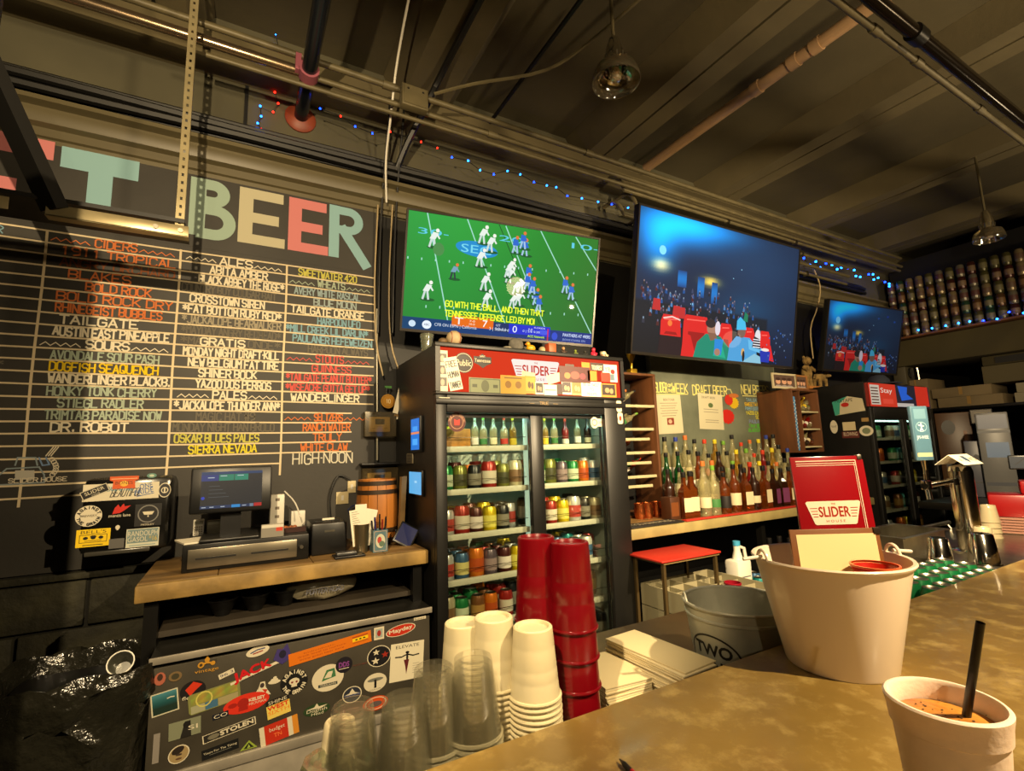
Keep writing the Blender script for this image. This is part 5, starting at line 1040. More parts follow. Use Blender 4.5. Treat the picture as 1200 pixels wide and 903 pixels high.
S(426, 785, 453, 813, lambda cv, w_, h_: (cv.ell(0, 0, w_, h_, CW, 26), cv.ell(0, h_*.3, w_*.7, h_*.2, (110, 110, 100)), cv.rect(-w_*.1, -h_*.6, w_*.1, h_*.3, KO), cv.btext('CIGAR CITY', -w_*.5, -h_*.85, w_*.5, h_*.16, KO)), 'round cream sticker with a tree')
S(401, 801, 424, 826, lambda cv, w_, h_: (cv.ell(0, 0, w_, h_, CW, 26), cv.ell(0, 0, w_*.9, h_*.9, (40, 44, 56), 26), cv.poly([(-w_*.85, h_*.0), (-w_*.3, h_*.2), (0, h_*.75), (w_*.3, h_*.2), (w_*.85, 0)], CW), cv.btext('TAILGATE', -w_*.8, -h_*.2, w_*.8, h_*.25, (100, 110, 160))), 'round mountain sticker')
S(314, 790, 329, 803, lambda cv, w_, h_: (cv.ell(0, -h_*.4, w_, h_*.5, CW, 14), cv.ell(0, h_*.1, w_*.6, h_*.4, CW, 12), cv.ell(w_*.1, h_*.6, w_*.3, h_*.3, CW, 10)), 'white soft-serve shaped sticker')
S(296, 796, 318, 818, lambda cv, w_, h_: (cv.poly([(-w_*.9, -h_*.6), (-w_*.4, h_*.2), (-w_*.2, h_), (w_*.3, h_), (w_*.4, h_*.2), (w_, -h_), (0, -h_*.8)], CW), cv.ell(0, h_*.5, w_*.25, h_*.35, (60, 50, 50), 10), cv.poly([(0, 0), (w_*.6, -h_*.2), (w_*.4, -h_*.7)], (180, 50, 30))), None)
S(261, 806, 316, 841, lambda cv, w_, h_: (cv.ell(0, 0, w_, h_, (200, 46, 26), 34), cv.btext('KELSEY', w_*.1, h_*.05, w_*.8, h_*.32, CW, bold=.0007), cv.btext('HICKMAN', w_*.1, -h_*.35, w_*.85, h_*.28, CW), cv.ell(-w_*.15, h_*.1, w_*.25, h_*.5, (150, 30, 20), 16), cv.ell(-w_*.6, h_*.1, w_*.2, h_*.25, (150, 30, 20), 12), cv.rect(-w_*.35, -h_*.7, w_*.05, -h_*.3, (150, 30, 20))), 'large red oval sticker', .05)
S(312, 813, 340, 842, lambda cv, w_, h_: (cv.rect(-w_, -h_, w_, h_, (214, 190, 90)), cv.rect(-w_, h_*.4, w_, h_, (30, 26, 24)), cv.btext('SHINE', -w_*.8, h_*.5, w_*.8, h_*.36, CW), cv.btext('WEST', -w_*.9, h_*-.1, w_*.9, h_*.42, (200, 60, 26), bold=.001), cv.btext('SIXTH', -w_*.9, -h_*.6, w_*.9, h_*.4, (214, 120, 30))), 'yellow and orange sticker', .15)
S(249, 832, 268, 843, rectd((22, 26, 40), 'CO', fg=CW), None, .1)
S(237, 842, 300, 868, lambda cv, w_, h_: (cv.rect(-w_, -h_, w_, h_, CW), cv.rect(-w_*.96, -h_*.86, w_*.96, h_*.86, (38, 36, 32)), cv.ell(-w_*.6, 0, w_*.22, h_*.6, (110, 106, 90), 12), cv.btext('STOLEN', -w_*.35, -h_*.4, w_*.9, h_*1.0, CW, bold=.001)), 'black and cream lettered sticker', .14)
S(197, 838, 236, 868, lambda cv, w_, h_: (cv.rect(-w_, -h_, w_, h_, (120, 124, 100)), cv.poly([(-w_*.3, -h_), (-w_*.1, h_*.2), (0, h_*.8), (w_*.35, h_*.8), (w_*.4, -h_)], (34, 32, 28)), cv.ell(w_*.1, h_*.4, w_*.22, h_*.4, (26, 24, 22), 12), cv.btext('SI', w_*.2, -h_*.3, w_*.8, h_*.5, CW)), 'grey-green silhouette sticker', .04)
S(196, 869, 223, 897, lambda cv, w_, h_: (cv.ell(0, 0, w_, h_, CW, 24, .4), cv.ell(0, 0, w_*.9, h_*.9, (150, 130, 90), 24, .4), cv.ell(-w_*.1, h_*.45, w_*.6, h_*.4, (40, 32, 26), 16, .4), cv.ell(w_*.0, -h_*.05, w_*.32, h_*.12, (60, 48, 40), 10), cv.ell(0, -h_*.5, w_*.3, h_*.12, (90, 66, 48), 10)), 'oval sticker of a face')
S(236, 866, 280, 890, lambda cv, w_, h_: (cv.rect(-w_, -h_, w_, h_, (20, 20, 20)), cv.btext('Yours For The Taking', -w_*.9, h_*.0, w_*.9, h_*.4, CW), cv.rect(-w_*.6, -h_*.35, w_*.6, -h_*.28, (120, 120, 110))), 'black sticker with white lettering', .1)
S(281, 864, 302, 880, lambda cv, w_, h_: (cv.poly([(-w_, -h_), (0, h_), (w_, -h_)], (140, 160, 60)), cv.poly([(-w_*.6, -h_*.8), (0, h_*.5), (w_*.6, -h_*.8)], (30, 34, 20)), cv.poly([(-w_*.2, -h_*.7), (0, h_*.1), (w_*.2, -h_*.7)], (150, 170, 80))), None)
S(304, 838, 350, 873, lambda cv, w_, h_: (cv.rect(-w_, -h_, w_, h_, (180, 44, 22)), cv.rect(-w_, -h_, -w_*.75, h_, CW), cv.rect(w_*.45, -h_, w_*.7, h_, CW), cv.rect(w_*.7, -h_, w_, h_, (200, 130, 40)), cv.btext('budget', -w_*.5, h_*.2, w_*.3, h_*.4, CW), cv.btext('TN', -w_*.3, -h_*.5, w_*.1, h_*.4, (230, 120, 60))), 'red and white striped sticker', .14)
S(355, 818, 387, 844, lambda cv, w_, h_: (cv.ell(0, 0, w_, h_*.8, (40, 62, 34), 20), cv.poly([(-w_*.8, h_*.2), (-w_*.2, h_*.35), (0, h_*.8), (w_*.15, h_*.35), (w_*.8, h_*.4), (w_*.3, h_*.05)], CW), cv.btext('Dogfish', -w_*.75, -h_*.25, w_*.75, h_*.4, CW), cv.btext('Head', -w_*.4, -h_*.7, w_*.5, h_*.36, CW)), 'green shark sticker')
S(425, 811, 455, 836, lambda cv, w_, h_: (cv.ell(0, 0, w_, h_, (200, 76, 24), 26), cv.ell(0, 0, w_*.85, h_*.85, CW, 26), cv.ell(0, 0, w_*.75, h_*.75, (200, 76, 24), 26), cv.ell(0, -h_*.1, w_*.5, h_*.4, (90, 80, 80), 14)), 'round orange sticker')
S(178, 858, 188, 895, rectd((130, 124, 116)), None); S(240, 771, 254, 778, rectd((60, 56, 46)))
# dark dishes and bag on the lower shelf
t = thing('plastic_bag', 'crumpled white plastic bag of buns under the register counter', 'bag', (at(380, 690, 'y', 2.2).x, 2.26, .9256)); b = MB(); b.ball((0, 0, .052), .055, (2.5, 1.3, .95), 3); b.jitter(.006, 5); b.build('bag', glass('bag_film', (210, 205, 180), .2, .2, .6, (190, 180, 150)), t)
canvas_part(t, MW[t.name] @ Matrix.Translation((0, -.078, .05)) @ Matrix.Rotation(PI/2+.0, 4, 'X'), lambda cv: cv.stext('PORTER ROAD', -.07, -.01, .07, .018, (110, 110, 120), .003, lean=.2), 'lettering')
for k, (px_, r_) in enumerate(((300, .05), (335, .045), (262, .05))):
    t = thing('mixing_bowl', ['dark bowl on the shelf under the register, middle', 'dark bowl on the shelf under the register, right', 'dark bowl on the shelf under the register, left'][k], 'bowl', (at(px_, 690, 'y', 2.25).x, 2.25, .9256)); MB().lathe([(0, 0), (r_*.5, 0), (r_, .055), (r_*.96, .055), (r_*.46, .005), (0, .005)], seg=20).build('body', m_blackpl, t); MB().lathe([(r_*.97, .0552), (r_*1.04, .056), (r_*1.04, .06), (r_*.97, .06)], seg=20).build('rim', mat('grey_metal', (90, 90, 90), .35, .5), t)
# trash cans
m_bag = mat('black_bin_bag', (34, 33, 26), .2, noise=(5, .4), bump=(6.5, 1))
for n_ in m_bag.node_tree.nodes:
    if n_.type == 'BUMP': n_.inputs['Distance'].default_value = .05
def bin_(name, label, c, rx, ry, h, seed):
    t = thing(name, label, 'trash can', c); rd = random.Random(seed)
    MB().box((-rx*.9, -ry*.9, 0), (rx*.9, ry*.9, h*.96), .03).build('bin', m_blackpl, t)
    n = 40; b = MB(); rings = []
    L = [(1.04, h*.42, .02), (1.05, h*.55, .025), (1.03, h*.7, .015), (1.07, h*.80, .035), (1.13, h*.86, .045), (1.05, h*.90, .03), (1.12, h*.95, .045), (1.10, h*1.0, .03), (1.0, h*1.02, .015), (.93, h*.98, .01), (.9, h*.8, .01)]
    ph = [rd.uniform(0, 6) for _ in range(12)]
    for li, (k, z, a) in enumerate(L):
        R = []
        for i in range(n):
            th = 2*PI*i/n; e = 4; q = (abs(math.cos(th))**e+abs(math.sin(th))**e)**(-1/e); w_ = 1+a*(math.sin(7*th+ph[li])+math.sin(13*th+ph[(li+3) % 9]))*.9
            R.append(b.b.verts.new((rx*k*w_*q*math.cos(th), ry*k*w_*q*math.sin(th), z+a*.8*math.sin(5*th+ph[li]))))
        rings.append(R)
    for A_, B_ in zip(rings, rings[1:]):
        for i in range(n): b.b.faces.new((A_[i], A_[(i+1) % n], B_[(i+1) % n], B_[i]))
    b.build('bin_bag', m_bag, t)
    b = MB(); b.ball((0, 0, h*.86), 1, (rx*.85, ry*.85, .05), 3); b.jitter(.012, seed); b.build('trash', mat('trash_mix', (90, 84, 66), .5, noise=(14, .85), col2=(16, 16, 14)), t); return t
q = at(110, 800, 'z', .82)
bin_('trash_can', 'black trash can with glossy liner, nearest the sticker cooler', (-.42, 2.12, 0), .19, .17, .86, 3); bin_('trash_can', 'black trash can with folded liner at the left frame edge', (-.86, 2.02, 0), .19, .18, .84, 8)
t = thing('plastic_cup', 'crushed clear plastic cup lying in the trash can near the cooler', 'cup', (-.30, 2.10, .845)); MB().lathe([(0, 0), (.022, 0), (.034, .07), (.032, .07), (.02, .003), (0, .003)], seg=18, M=Matrix.Rotation(1.0, 4, 'X')).build('body', glass('frosted_cup', (205, 205, 190), .15, .2, .35, (110, 110, 96)), t)
MB().lathe([(.033, .068), (.036, .069), (.036, .072), (.033, .072)], seg=18, M=Matrix.Rotation(1.0, 4, 'X')).build('rim', m_white, t)

# ================================================================ screens
def euler_M(c, yaw, pit, rol): return Matrix.Translation(c) @ Matrix.Rotation(yaw, 4, 'Z') @ Matrix.Rotation(pit, 4, 'X') @ Matrix.Rotation(rol, 4, 'Y')
def scaled(c, k): return (c[0]*k, c[1]*k, EYE+(c[2]-EYE)*k)
def tv(label, c, yaw, pit, rol, W_, draw, strength, wall=True, bez=.012):
    H_ = W_*.573; M = euler_M(c, yaw, pit, rol)
    t = thing('television', label, 'television', M=M)
    b = MB(); hw, hh = W_/2, H_/2
    b.box((-hw, .002, -hh), (hw, .045, hh), .004).box((-hw*.6, .045, -hh*.7), (hw*.6, .075, hh*.5), .01); b.build('back_shell', m_blackpl, t)
    fm = mat('tv_bezel', (46, 42, 38), .3, .5)
    for nm_, a, d in (('bezel', (-hw, -.004, -hh), (-hw+bez, .0018, hh)), ('bezel', (hw-bez, -.004, -hh), (hw, .0018, hh)), ('bezel', (-hw+bez, -.004, hh-bez), (hw-bez, .0018, hh)), ('bezel', (-hw+bez, -.004, -hh), (hw-bez, .0018, -hh+bez*1.4))):
        MB().box(a, d).build(nm_, fm, t)
    F_ = Fr(M @ Vector((0, .0015, 0)), M.to_3x3() @ Vector((1, 0, 0)), M.to_3x3() @ Vector((0, 0, 1)))
    cv = Cv(); cv.STEP = 1e-6; cv.STEP = 8e-6; draw(cv, F_, hw-bez, hh-bez); cv.build('screen_picture', attrmat('tv_picture_%d' % int(strength*100), strength, .02, 0, .012), t, F_.M(.0001))
    # wall bracket
    b = MB(); yb = (WB-c[1])-.07
    if yb > .05:
        inv = M.inverted(); p0 = inv @ Vector((c[0], c[1]+.05, c[2])); p1 = inv @ Vector((c[0], WB-.012, c[2]-.05))
        b.bar(p0, p1, .05, .05); b.build('wall_bracket', m_blackmt, t)
        MB().box((c[0]-.1, WB-.014, c[2]-.18), (c[0]+.1, WB-.002, c[2]+.1)).build('wall_plate', m_blackmt, t, world=True)
    return t, F_
def football(cv, F_, hw, hh):
    def g(u, v): k = .85+.15*math.sin(u*3+1); return (int(34*k+10*v), int((118+26*v)*k+6), int(48*k+14*v*(1-u)))
    cv.grid(-hw, -hh, hw, hh, 16, 10, g)
    P = lambda x, y: F_.uv(x, y); Lc = (150, 205, 190)
    def cl(p): return (max(-hw, min(hw, p[0])), max(-hh, min(hh, p[1])))
    for (a, b_, w_) in (((501, 249), (525, 378), .006), ((548, 257), (595, 388), .006), ((593, 265), (640, 388), .006), ((634, 271), (693, 392), .006), ((675, 278), (699, 317), .006)): cv.line([cl(P(*a)), cl(P(*b_))], w_, Lc)
    cv.line([cl(P(585, 263)), cl(P(632, 378))], .004, (20, 60, 36))
    for i in range(14):
        a = cl(P(478+i*16.2, 300+i*1.55+1.5)); cv.rect(a[0]-.003, a[1]-.006, a[0]+.003, a[1]+.006, Lc)
        if 0 < i < 13: a = cl(P(483+i*16.2, 358+i*.9)); cv.rect(a[0]-.003, a[1]-.007, a[0]+.003, a[1]+.007, Lc)
    for (x, y, s, w_) in ((490, 267, '30', 28), (585, 276, '20', 28), (670, 285, '10', 24)):
        a = P(x, y+3); b_ = P(x+w_, y+5); cv.btext(s, a[0], a[1]-.012, b_[0], .03, (90, 190, 215)); cv.rect(b_[0]+.01, a[1]-.004, b_[0]+.035, a[1]+.0, (90, 190, 215))
    a = P(559, 292); cv.ell(a[0], a[1], .115, .040, (30, 130, 190), 28, -.06); cv.btext('SEC', a[0]-.085, a[1]-.022, a[0]+.08, .042, (110, 200, 220), rot=-.0)
    def man(x, y, c1, c2, s=1, lean=.01):
        a = P(x, y); x_, y_ = a; k = .034*s
        cv.ell(x_+.3*k, y_-1.3*k, k*1.1, k*.25, (24, 84, 40), 8)
        cv.line([(x_-k*.1, y_), (x_-k*.4, y_-k*1.2)], k*.3, c2); cv.line([(x_+k*.2, y_), (x_+k*.4, y_-k*1.2)], k*.3, c2)
        cv.poly([(x_-k*.45, y_-k*.1), (x_+k*.4, y_-k*.1), (x_+k*.6+lean, y_+k*.8), (x_-k*.2+lean, y_+k*.95)], c1); cv.line([(x_+k*.3+lean, y_+k*.7), (x_+k*.7+lean, y_+k*.1)], k*.24, c1)
        cv.ell(x_+k*.4+lean, y_+k*1.2, k*.28, k*.3, (225, 225, 215) if c1[0] > 150 else (210, 110, 60), 8)
    Wt, Wp, Bt = (214, 222, 214), (190, 205, 200), (40, 96, 190)
    for x, y in ((507, 279), (565, 275), (574, 285), (562, 302), (567, 330), (499, 340), (569, 350)): man(x, y, Wt, Wp, 1.05)
    man(531, 318, (110, 150, 170), (40, 56, 60), .9, .008)
    for x, y in ((597, 312), (596, 322), (604, 336), (607, 349), (600, 352), (595, 316), (610, 334)): man(x, y, Wt, Wp, .95, .015)
    for x, y in ((604, 287), (615, 290), (613, 282), (619, 320), (618, 330), (622, 340), (628, 348), (631, 356), (624, 335), (662, 334), (669, 342)): man(x, y, Bt, (150, 180, 210), 1, -.005)
    a = P(514, 292); cv.ell(a[0], a[1], .03, .035, (70, 130, 70), 10)
    # captions and score bar
    y0 = -hh; cv.rect(-hw, y0, hw, y0+.066, (12, 40, 84)); cv.grid(-hw, y0, hw, y0+.066, 8, 1, lambda u, v: (10, int(60-20*u), int(100+20*u)))
    a, b_ = P(529, 380), P(578, 381); cv.rect(a[0], a[1]-.006, b_[0], a[1]+.05, (214, 100, 20)); cv.rect(b_[0], a[1]-.016, b_[0]+.088, a[1]+.034, (20, 44, 90)); cv.rect(b_[0]+.088, a[1]-.02, b_[0]+.33, a[1]+.034, (22, 40, 190))
    cv.btext('T', a[0]+.015, a[1]+.004, a[0]+.062, .036, (225, 225, 225)); cv.btext('7', b_[0]-.06, a[1]+.002, b_[0]-.033, .036, (235, 235, 235)); cv.btext('0', b_[0]+.11, a[1]-.012, b_[0]+.135, .036, (225, 230, 240)); cv.btext('7-0', a[0]+.095, a[1]+.022, a[0]+.125, .01, (240, 225, 200)); cv.btext('10-0', a[0]+.095, a[1]+.006, a[0]+.125, .01, (240, 225, 200))
    cv.btext('3-0', b_[0]+.2, a[1]+.008, b_[0]+.225, .01, (220, 220, 240)); cv.btext('FLORIDA', b_[0]+.235, a[1]+.02, b_[0]+.30, .008, (220, 220, 240)); cv.ell(b_[0]+.29, a[1]+.002, .03, .014, (60, 80, 210), 14); cv.btext('10:11', b_[0]+.015, a[1]-.006, b_[0]+.07, .012, (200, 210, 230)); cv.btext('1ST', b_[0]+.015, a[1]+.012, b_[0]+.04, .012, (200, 210, 230))
    a = (-hw+.05, y0+.033); cv.ell(a[0], a[1], .018, .017, (190, 210, 225), 14); cv.ell(a[0]+.075, a[1], .024, .022, (215, 225, 235), 18); cv.btext('ABC', a[0]+.06, a[1]-.005, a[0]+.09, .011, (20, 40, 80))
    cv.btext('CFB ON ESPN | California', a[0]+.115, a[1]-.002, a[0]+.34, .015, (200, 212, 226)); cv.btext('3 | Stanford', a[0]+.41, a[1]+.002, a[0]+.52, .015, (200, 212, 226)); cv.btext('0 | 5/8 5:20', a[0]+.60, a[1]+.008, a[0]+.7, .011, (200, 212, 226)); cv.btext('ACC Network', a[0]+.63, a[1]-.018, a[0]+.73, .012, (180, 220, 60), bold=.0004)
    cv.rect(a[0]+.745, y0, a[0]+.752, y0+.07, (190, 30, 60)); cv.ell(a[0]+.79, a[1], .018, .022, (40, 70, 190), 12); cv.btext('PANTHERS AT 49ERS', a[0]+.84, a[1]+.004, a[0]+1.01, .017, (190, 205, 235), bold=.0004); cv.btext('BROWNS VS RAVENS  ESPN', a[0]+.84, a[1]-.02, a[0]+.98, .012, (140, 160, 210))
    Y_ = (222, 236, 50); a = P(522, 356); cv.stext('GO WITH THE BALL. AND THEN THAT', a[0], a[1]-.012, a[0]+.55, .030, Y_, .0055); cv.stext('TENNESSEE DEFENSE LED BY MOI', a[0], a[1]-.062, a[0]+.50, .030, Y_, .0055)
def cinema(cv, F_, hw, hh):
    W_, H_ = 2*hw, 2*hh
    def g(u, v):
        d = lambda cx, cy, sx, sy: math.exp(-((u-cx)/sx)**2-((v-cy)/sy)**2)
        r, gg, b_ = 14, 32, 58
        sc_ = d(.22, .93, .22, .13)*1.15+d(.1, .78, .10, .16)*.9+d(.42, .97, .22, .08)*.5; gg += 120*sc_; b_ += 190*sc_
        hz = d(.72, .78, .34, .30)*.55; r += 14*hz; gg += 34*hz; b_ += 46*hz
        k = d(.66, .42, .2, .12)*.5; gg += 40*k; b_ += 50*k
        if v < .38 and u < .8: q = .35; r = r*q+8; gg = gg*q+10; b_ = b_*q+14
        w1 = d(.125, .63, .045, .04); w2 = d(.41, .58, .05, .03)
        r += 230*w1+250*w2; gg += 170*w1+190*w2; b_ += 60*w1+30*w2
        lo = max(0, (.25-v)/.25)*.6; r *= 1-lo*.5; gg *= 1-lo*.6; b_ *= 1-lo*.5
        return (min(255, int(r)), min(255, int(gg)), min(255, int(b_)))
    cv.grid(-hw, -hh, hw, hh, 72, 42, g)
    U = lambda u: -hw+W_*u; V = lambda v: -hh+H_*v; rd = random.Random(5)
    cv.ell(U(.13), V(.735), .03, .03, (120, 205, 250), 12)
    for (u, v0, v1, w_) in ((.22, .5, .62, .05), (.335, .45, .6, .04), (.42, .42, .58, .035)): cv.grid(U(u), V(v0), U(u+w_), V(v1), 2, 6, lambda a, b2: (16, int(56+50*b2*(1-b2)*4), int(110+70*b2*(1-b2)*4)))
    for i in range(170):
        v = rd.uniform(.22, .50); u = rd.uniform(.02, .03+.62+(.5-v)*.5); s = .009+.012*(.5-v)
        c = rd.choice([(20, 70, 130), (16, 50, 100), (40, 44, 60), (30, 34, 44), (60, 110, 160), (22, 28, 40), (70, 30, 34), (50, 60, 90)])
        cv.poly([(U(u)-s, V(v)-2.2*s), (U(u)+s, V(v)-2.2*s), (U(u)+s*.8, V(v)), (U(u)-s*.8, V(v))], c); cv.ell(U(u), V(v)+s*.5, s*.55, s*.7, rd.choice([(90, 84, 110), (110, 130, 150), (60, 60, 80), (130, 110, 110)]), 7)
    for (u, v) in ((.11, .37), (.22, .34), (.25, .335)): cv.poly([(U(u-.02), V(v-.06)), (U(u+.025), V(v-.06)), (U(u+.02), V(v+.02)), (U(u-.015), V(v+.02))], (170, 36, 40))
    for (u, v) in ((.60, .72), (.55, .64), (.62, .38), (.5, .36), (.3, .39), (.31, .392)): cv.ell(U(u), V(v), .004, .004, (150, 210, 240), 7)
    R1, R2, R3 = (196, 28, 30), (140, 14, 20), (232, 90, 80)
    def seat(u0, u1, v0, v1, arm=True):
        cv.poly([(U(u0), V(v0)), (U(u1), V(v0)), (U(u1-.008), V(v1-.04)), (U(u1-.02), V(v1)), (U(u0+.012), V(v1)), (U(u0), V(v1-.05))], R1)
        cv.poly([(U(u0+.02), V(v0+.02)), (U(u1-.02), V(v0+.02)), (U(u1-.03), V(v1-.12)), (U(u0+.03), V(v1-.12))], R2); cv.line([(U(u0+.02), V(v1-.035)), (U(u1-.03), V(v1-.03))], .008, R3)
    seat(.14, .255, .13, .29); cv.ell(U(.19), V(.23), .02, .02, (220, 110, 50), 12); cv.line([(U(.155), V(.262)), (U(.2), V(.278)), (U(.245), V(.262))], .010, (214, 180, 170)); cv.poly([(U(.13), V(.0)), (U(.27), V(0)), (U(.26), V(.14)), (U(.14), V(.14))], (30, 14, 24))
    for a in ((.265, .42, .02, .31), (.48, .57, .05, .285), (.64, .72, .12, .28), (.745, .83, .10, .27)): seat(*a)
    cv.poly([(U(.26), V(.0)), (U(.35), V(0)), (U(.31), V(.16)), (U(.27), V(.18))], R1); cv.poly([(U(.77), V(.05)), (U(.86), V(.03)), (U(.83), V(.16)), (U(.78), V(.17))], R1)
    # green jumper, drinking
    G1, G2 = (16, 120, 96), (20, 150, 120)
    cv.poly([(U(.33), V(0)), (U(.56), V(0)), (U(.55), V(.10)), (U(.49), V(.18)), (U(.40), V(.19)), (U(.35), V(.12))], G1); cv.poly([(U(.45), V(.03)), (U(.53), V(.02)), (U(.50), V(.13)), (U(.46), V(.13))], G2)
    cv.ell(U(.435), V(.235), .05, .052, (150, 110, 90), 16); cv.poly([(U(.41), V(.2)), (U(.43), V(.14)), (U(.47), V(.16)), (U(.46), V(.2))], (120, 84, 66)); cv.ell(U(.425), V(.27), .05, .03, (40, 30, 34), 14); cv.poly([(U(.455), V(.04)), (U(.5), V(.04)), (U(.51), V(.16)), (U(.455), V(.16))], (30, 120, 190)); cv.ell(U(.47), V(.24), .026, .05, (200, 190, 200), 14); cv.ell(U(.475), V(.06), .03, .025, (150, 110, 90), 10)
    # pale blue figure with hat and striped cardigan
    B1, B2 = (66, 140, 190), (90, 165, 205)
    cv.poly([(U(.54), V(0)), (U(.74), V(0)), (U(.73), V(.14)), (U(.68), V(.2)), (U(.59), V(.2)), (U(.55), V(.13))], B1); cv.poly([(U(.67), V(.19)), (U(.78), V(.12)), (U(.79), V(.08)), (U(.68), V(.11))], B2); cv.poly([(U(.63), V(0)), (U(.77), V(.0)), (U(.76), V(.06)), (U(.72), V(.08))], (120, 170, 190))
    cv.ell(U(.625), V(.245), .042, .048, (110, 84, 74), 16); cv.poly([(U(.59), V(.25)), (U(.655), V(.26)), (U(.645), V(.32)), (U(.61), V(.355)), (U(.59), V(.32))], (60, 165, 205)); cv.ell(U(.64), V(.08), .018, .03, (190, 150, 90), 10); cv.ell(U(.645), V(.05), .014, .04, (30, 24, 24), 10)
    cv.ell(U(.735), V(.215), .032, .055, (200, 196, 200), 14); cv.poly([(U(.70), V(.13)), (U(.76), V(.12)), (U(.75), V(.2)), (U(.71), V(.22))], (40, 36, 44)); [cv.rect(U(.705), V(.13+.02*i), U(.755), V(.137+.02*i), (220, 220, 225)) for i in range(4)]
    cv.poly([(U(.765), V(.02)), (U(.825), V(.02)), (U(.83), V(.11)), (U(.755), V(.11))], (24, 44, 150)); cv.ell(U(.793), V(.12), .045, .012, (214, 200, 190), 12)
    cv.poly([(U(.63), V(.33)), (U(.66), V(.32)), (U(.66), V(.38)), (U(.64), V(.40))], (20, 110, 80))
    for i in range(30): u, v = rd.uniform(.8, .99), rd.uniform(.02, .30); cv.ell(U(u), V(v), .006, .007, rd.choice([(40, 90, 170), (30, 60, 120), (90, 110, 140)]), 7)
tv('television showing a football game on green turf, above the display fridge', scaled((1.385, 2.528, 2.539), .885), -.209, .19, .043, 1.23*.885, football, .85, bez=.010)
tv('largest television showing an audience in red cinema seats', (2.90, 2.14, 2.54), -.023, .174, .006, 1.62, cinema, .95)
tv('farthest and dimmest television showing the same cinema audience', scaled((5.005, 2.275, 2.445), .99), -.09, .219, .002, 1.09, cinema, .38)

# ================================================================ back bar with bottles
BZ = 1.08
t = thing('bottle_counter', 'cream-edged back bar counter loaded with liquor bottles', 'counter', (1.81, 2.03, 0))
MB().box((1.812, 2.05, BZ-.04), (4.30, 2.648, BZ), .003).build('top', m_wood, t, world=True); MB().box((1.812, 2.03, BZ-.055), (4.30, 2.0495, BZ-.0005), .005).build('edge_strip', mat('cream_edge', (168, 150, 96), .5, noise=(7, .3)), t, world=True)
[MB().box(lo, hi).build('leg', m_blackmt, t, world=True) for lo, hi in (((1.83, 2.10, .0), (1.86, 2.6, BZ-.0405)), ((3.0, 2.10, .0), (3.04, 2.14, BZ-.0405)), ((4.24, 2.1, .0), (4.28, 2.6, BZ-.0405)))]; MB().box((1.87, 2.15, .62), (4.23, 2.6, .64)).build('lower_shelf', m_dark, t, world=True)
BT = BZ+.0006
# bar mats on the counter
o = MB().box((1.84, 2.045, 0), (2.24, 2.15, .008), .002).build('bar_mat', mat('rubber_black', (26, 24, 22), .7), None, Matrix.Translation((0, 0, BT))); tag(o, 'black rubber bar mat with white lettering at the counter left end', 'bar mat')
canvas_part(o, Matrix.Translation((1.86, 2.055, BT+.0086)), lambda cv: (cv.btext('TITOS HANDMADE', 0, .02, .34, .05, (190, 180, 150))), 'mat_lettering')
for k, (a, c) in enumerate(((2.26, 2.95), (2.97, 3.7))):
    o = MB().box((a, 2.045, 0), (c, 2.085, .008), .002).build('bar_mat', mat('rubber_red', (172, 34, 16), .6), None, Matrix.Translation((0, 0, BT))); tag(o, ['long red bar mat in front of the bottles, left one', 'long red bar mat in front of the bottles, right one'][k], 'bar mat', 'red bar mats')
# stepped riser
t = thing('bottle_riser', 'dark stepped riser holding the rear rows of bottles', 'riser', (2.28, 2.2, BT))
tiers = [(2.135, 0), (2.235, .0), (2.335, .085), (2.44, .17)]
MB().box((2.40, 2.29, BT), (3.80, 2.385, BT+.0845), .002).build('step', mat('riser_wood', (50, 34, 22), .6), t, world=True); MB().box((2.40, 2.3855, BT), (3.80, 2.49, BT+.1695), .002).build('step', mat('riser_wood', (50, 34, 22), .6), t, world=True)
keysets = ['square_cream square_cream clear_orange clear_green amber_black amber_cream square_cream dark square_cream purple purple square_cream square_white amber_black square_white amber_cream',
           'dark clear_white square_cream clear_white clear_orange amber_cream clear_green dark red clear_yellow clear_white clear_orange clear_white amber_cream clear_blue clear_white',
           'green green clear_white amber_cream clear_white dark clear_white yellow clear_green clear_red red yellow clear_white clear_blue clear_white clear_white',
           'green clear_white clear_blue clear_orange clear_white clear_red yellow clear_green clear_white clear_red clear_orange clear_yellow clear_blue clear_white clear_red clear_blue']
RN = ['front', 'second', 'third', 'rearmost']
for r, s in enumerate(keysets):
    ks = s.split(); ks = ks[:14] if r > 1 else ks; n = len(ks); x0 = (2.32+.02*(r % 2)) if r < 2 else 2.44
    for j, k in enumerate(ks):
        rd = random.Random(r*100+j); x = x0+j*.1+rd.uniform(-.006, .006)
        if r == 0 and j == 0: x += .03
        sc_ = rd.uniform(.9, 1.06)
        place(BOT[k], XF((x, tiers[r][0]+rd.uniform(-.006, .006), BT+.0002+tiers[r][1]), rd.uniform(-.25, .25), sc_), '%s, %s from left, %s row, back bar' % (BDESC[k], ORD[j], RN[r]), 'bottles on the back bar')
# tasting glass block at the left front
t = thing('cocktail_tray', 'dark brown wooden caddy at the left end of the bottle row', 'caddy', (2.275, 2.17, BT)); MB().box((-.035, -.03, 0), (.045, .05, .13), .004).build('body', mat('caddy_wood', (70, 38, 18), .5), t); MB().box((-.03, -.031, .02), (.03, -.0302, .10)).build('face_label', mat('caddy_face', (110, 60, 24), .5), t)
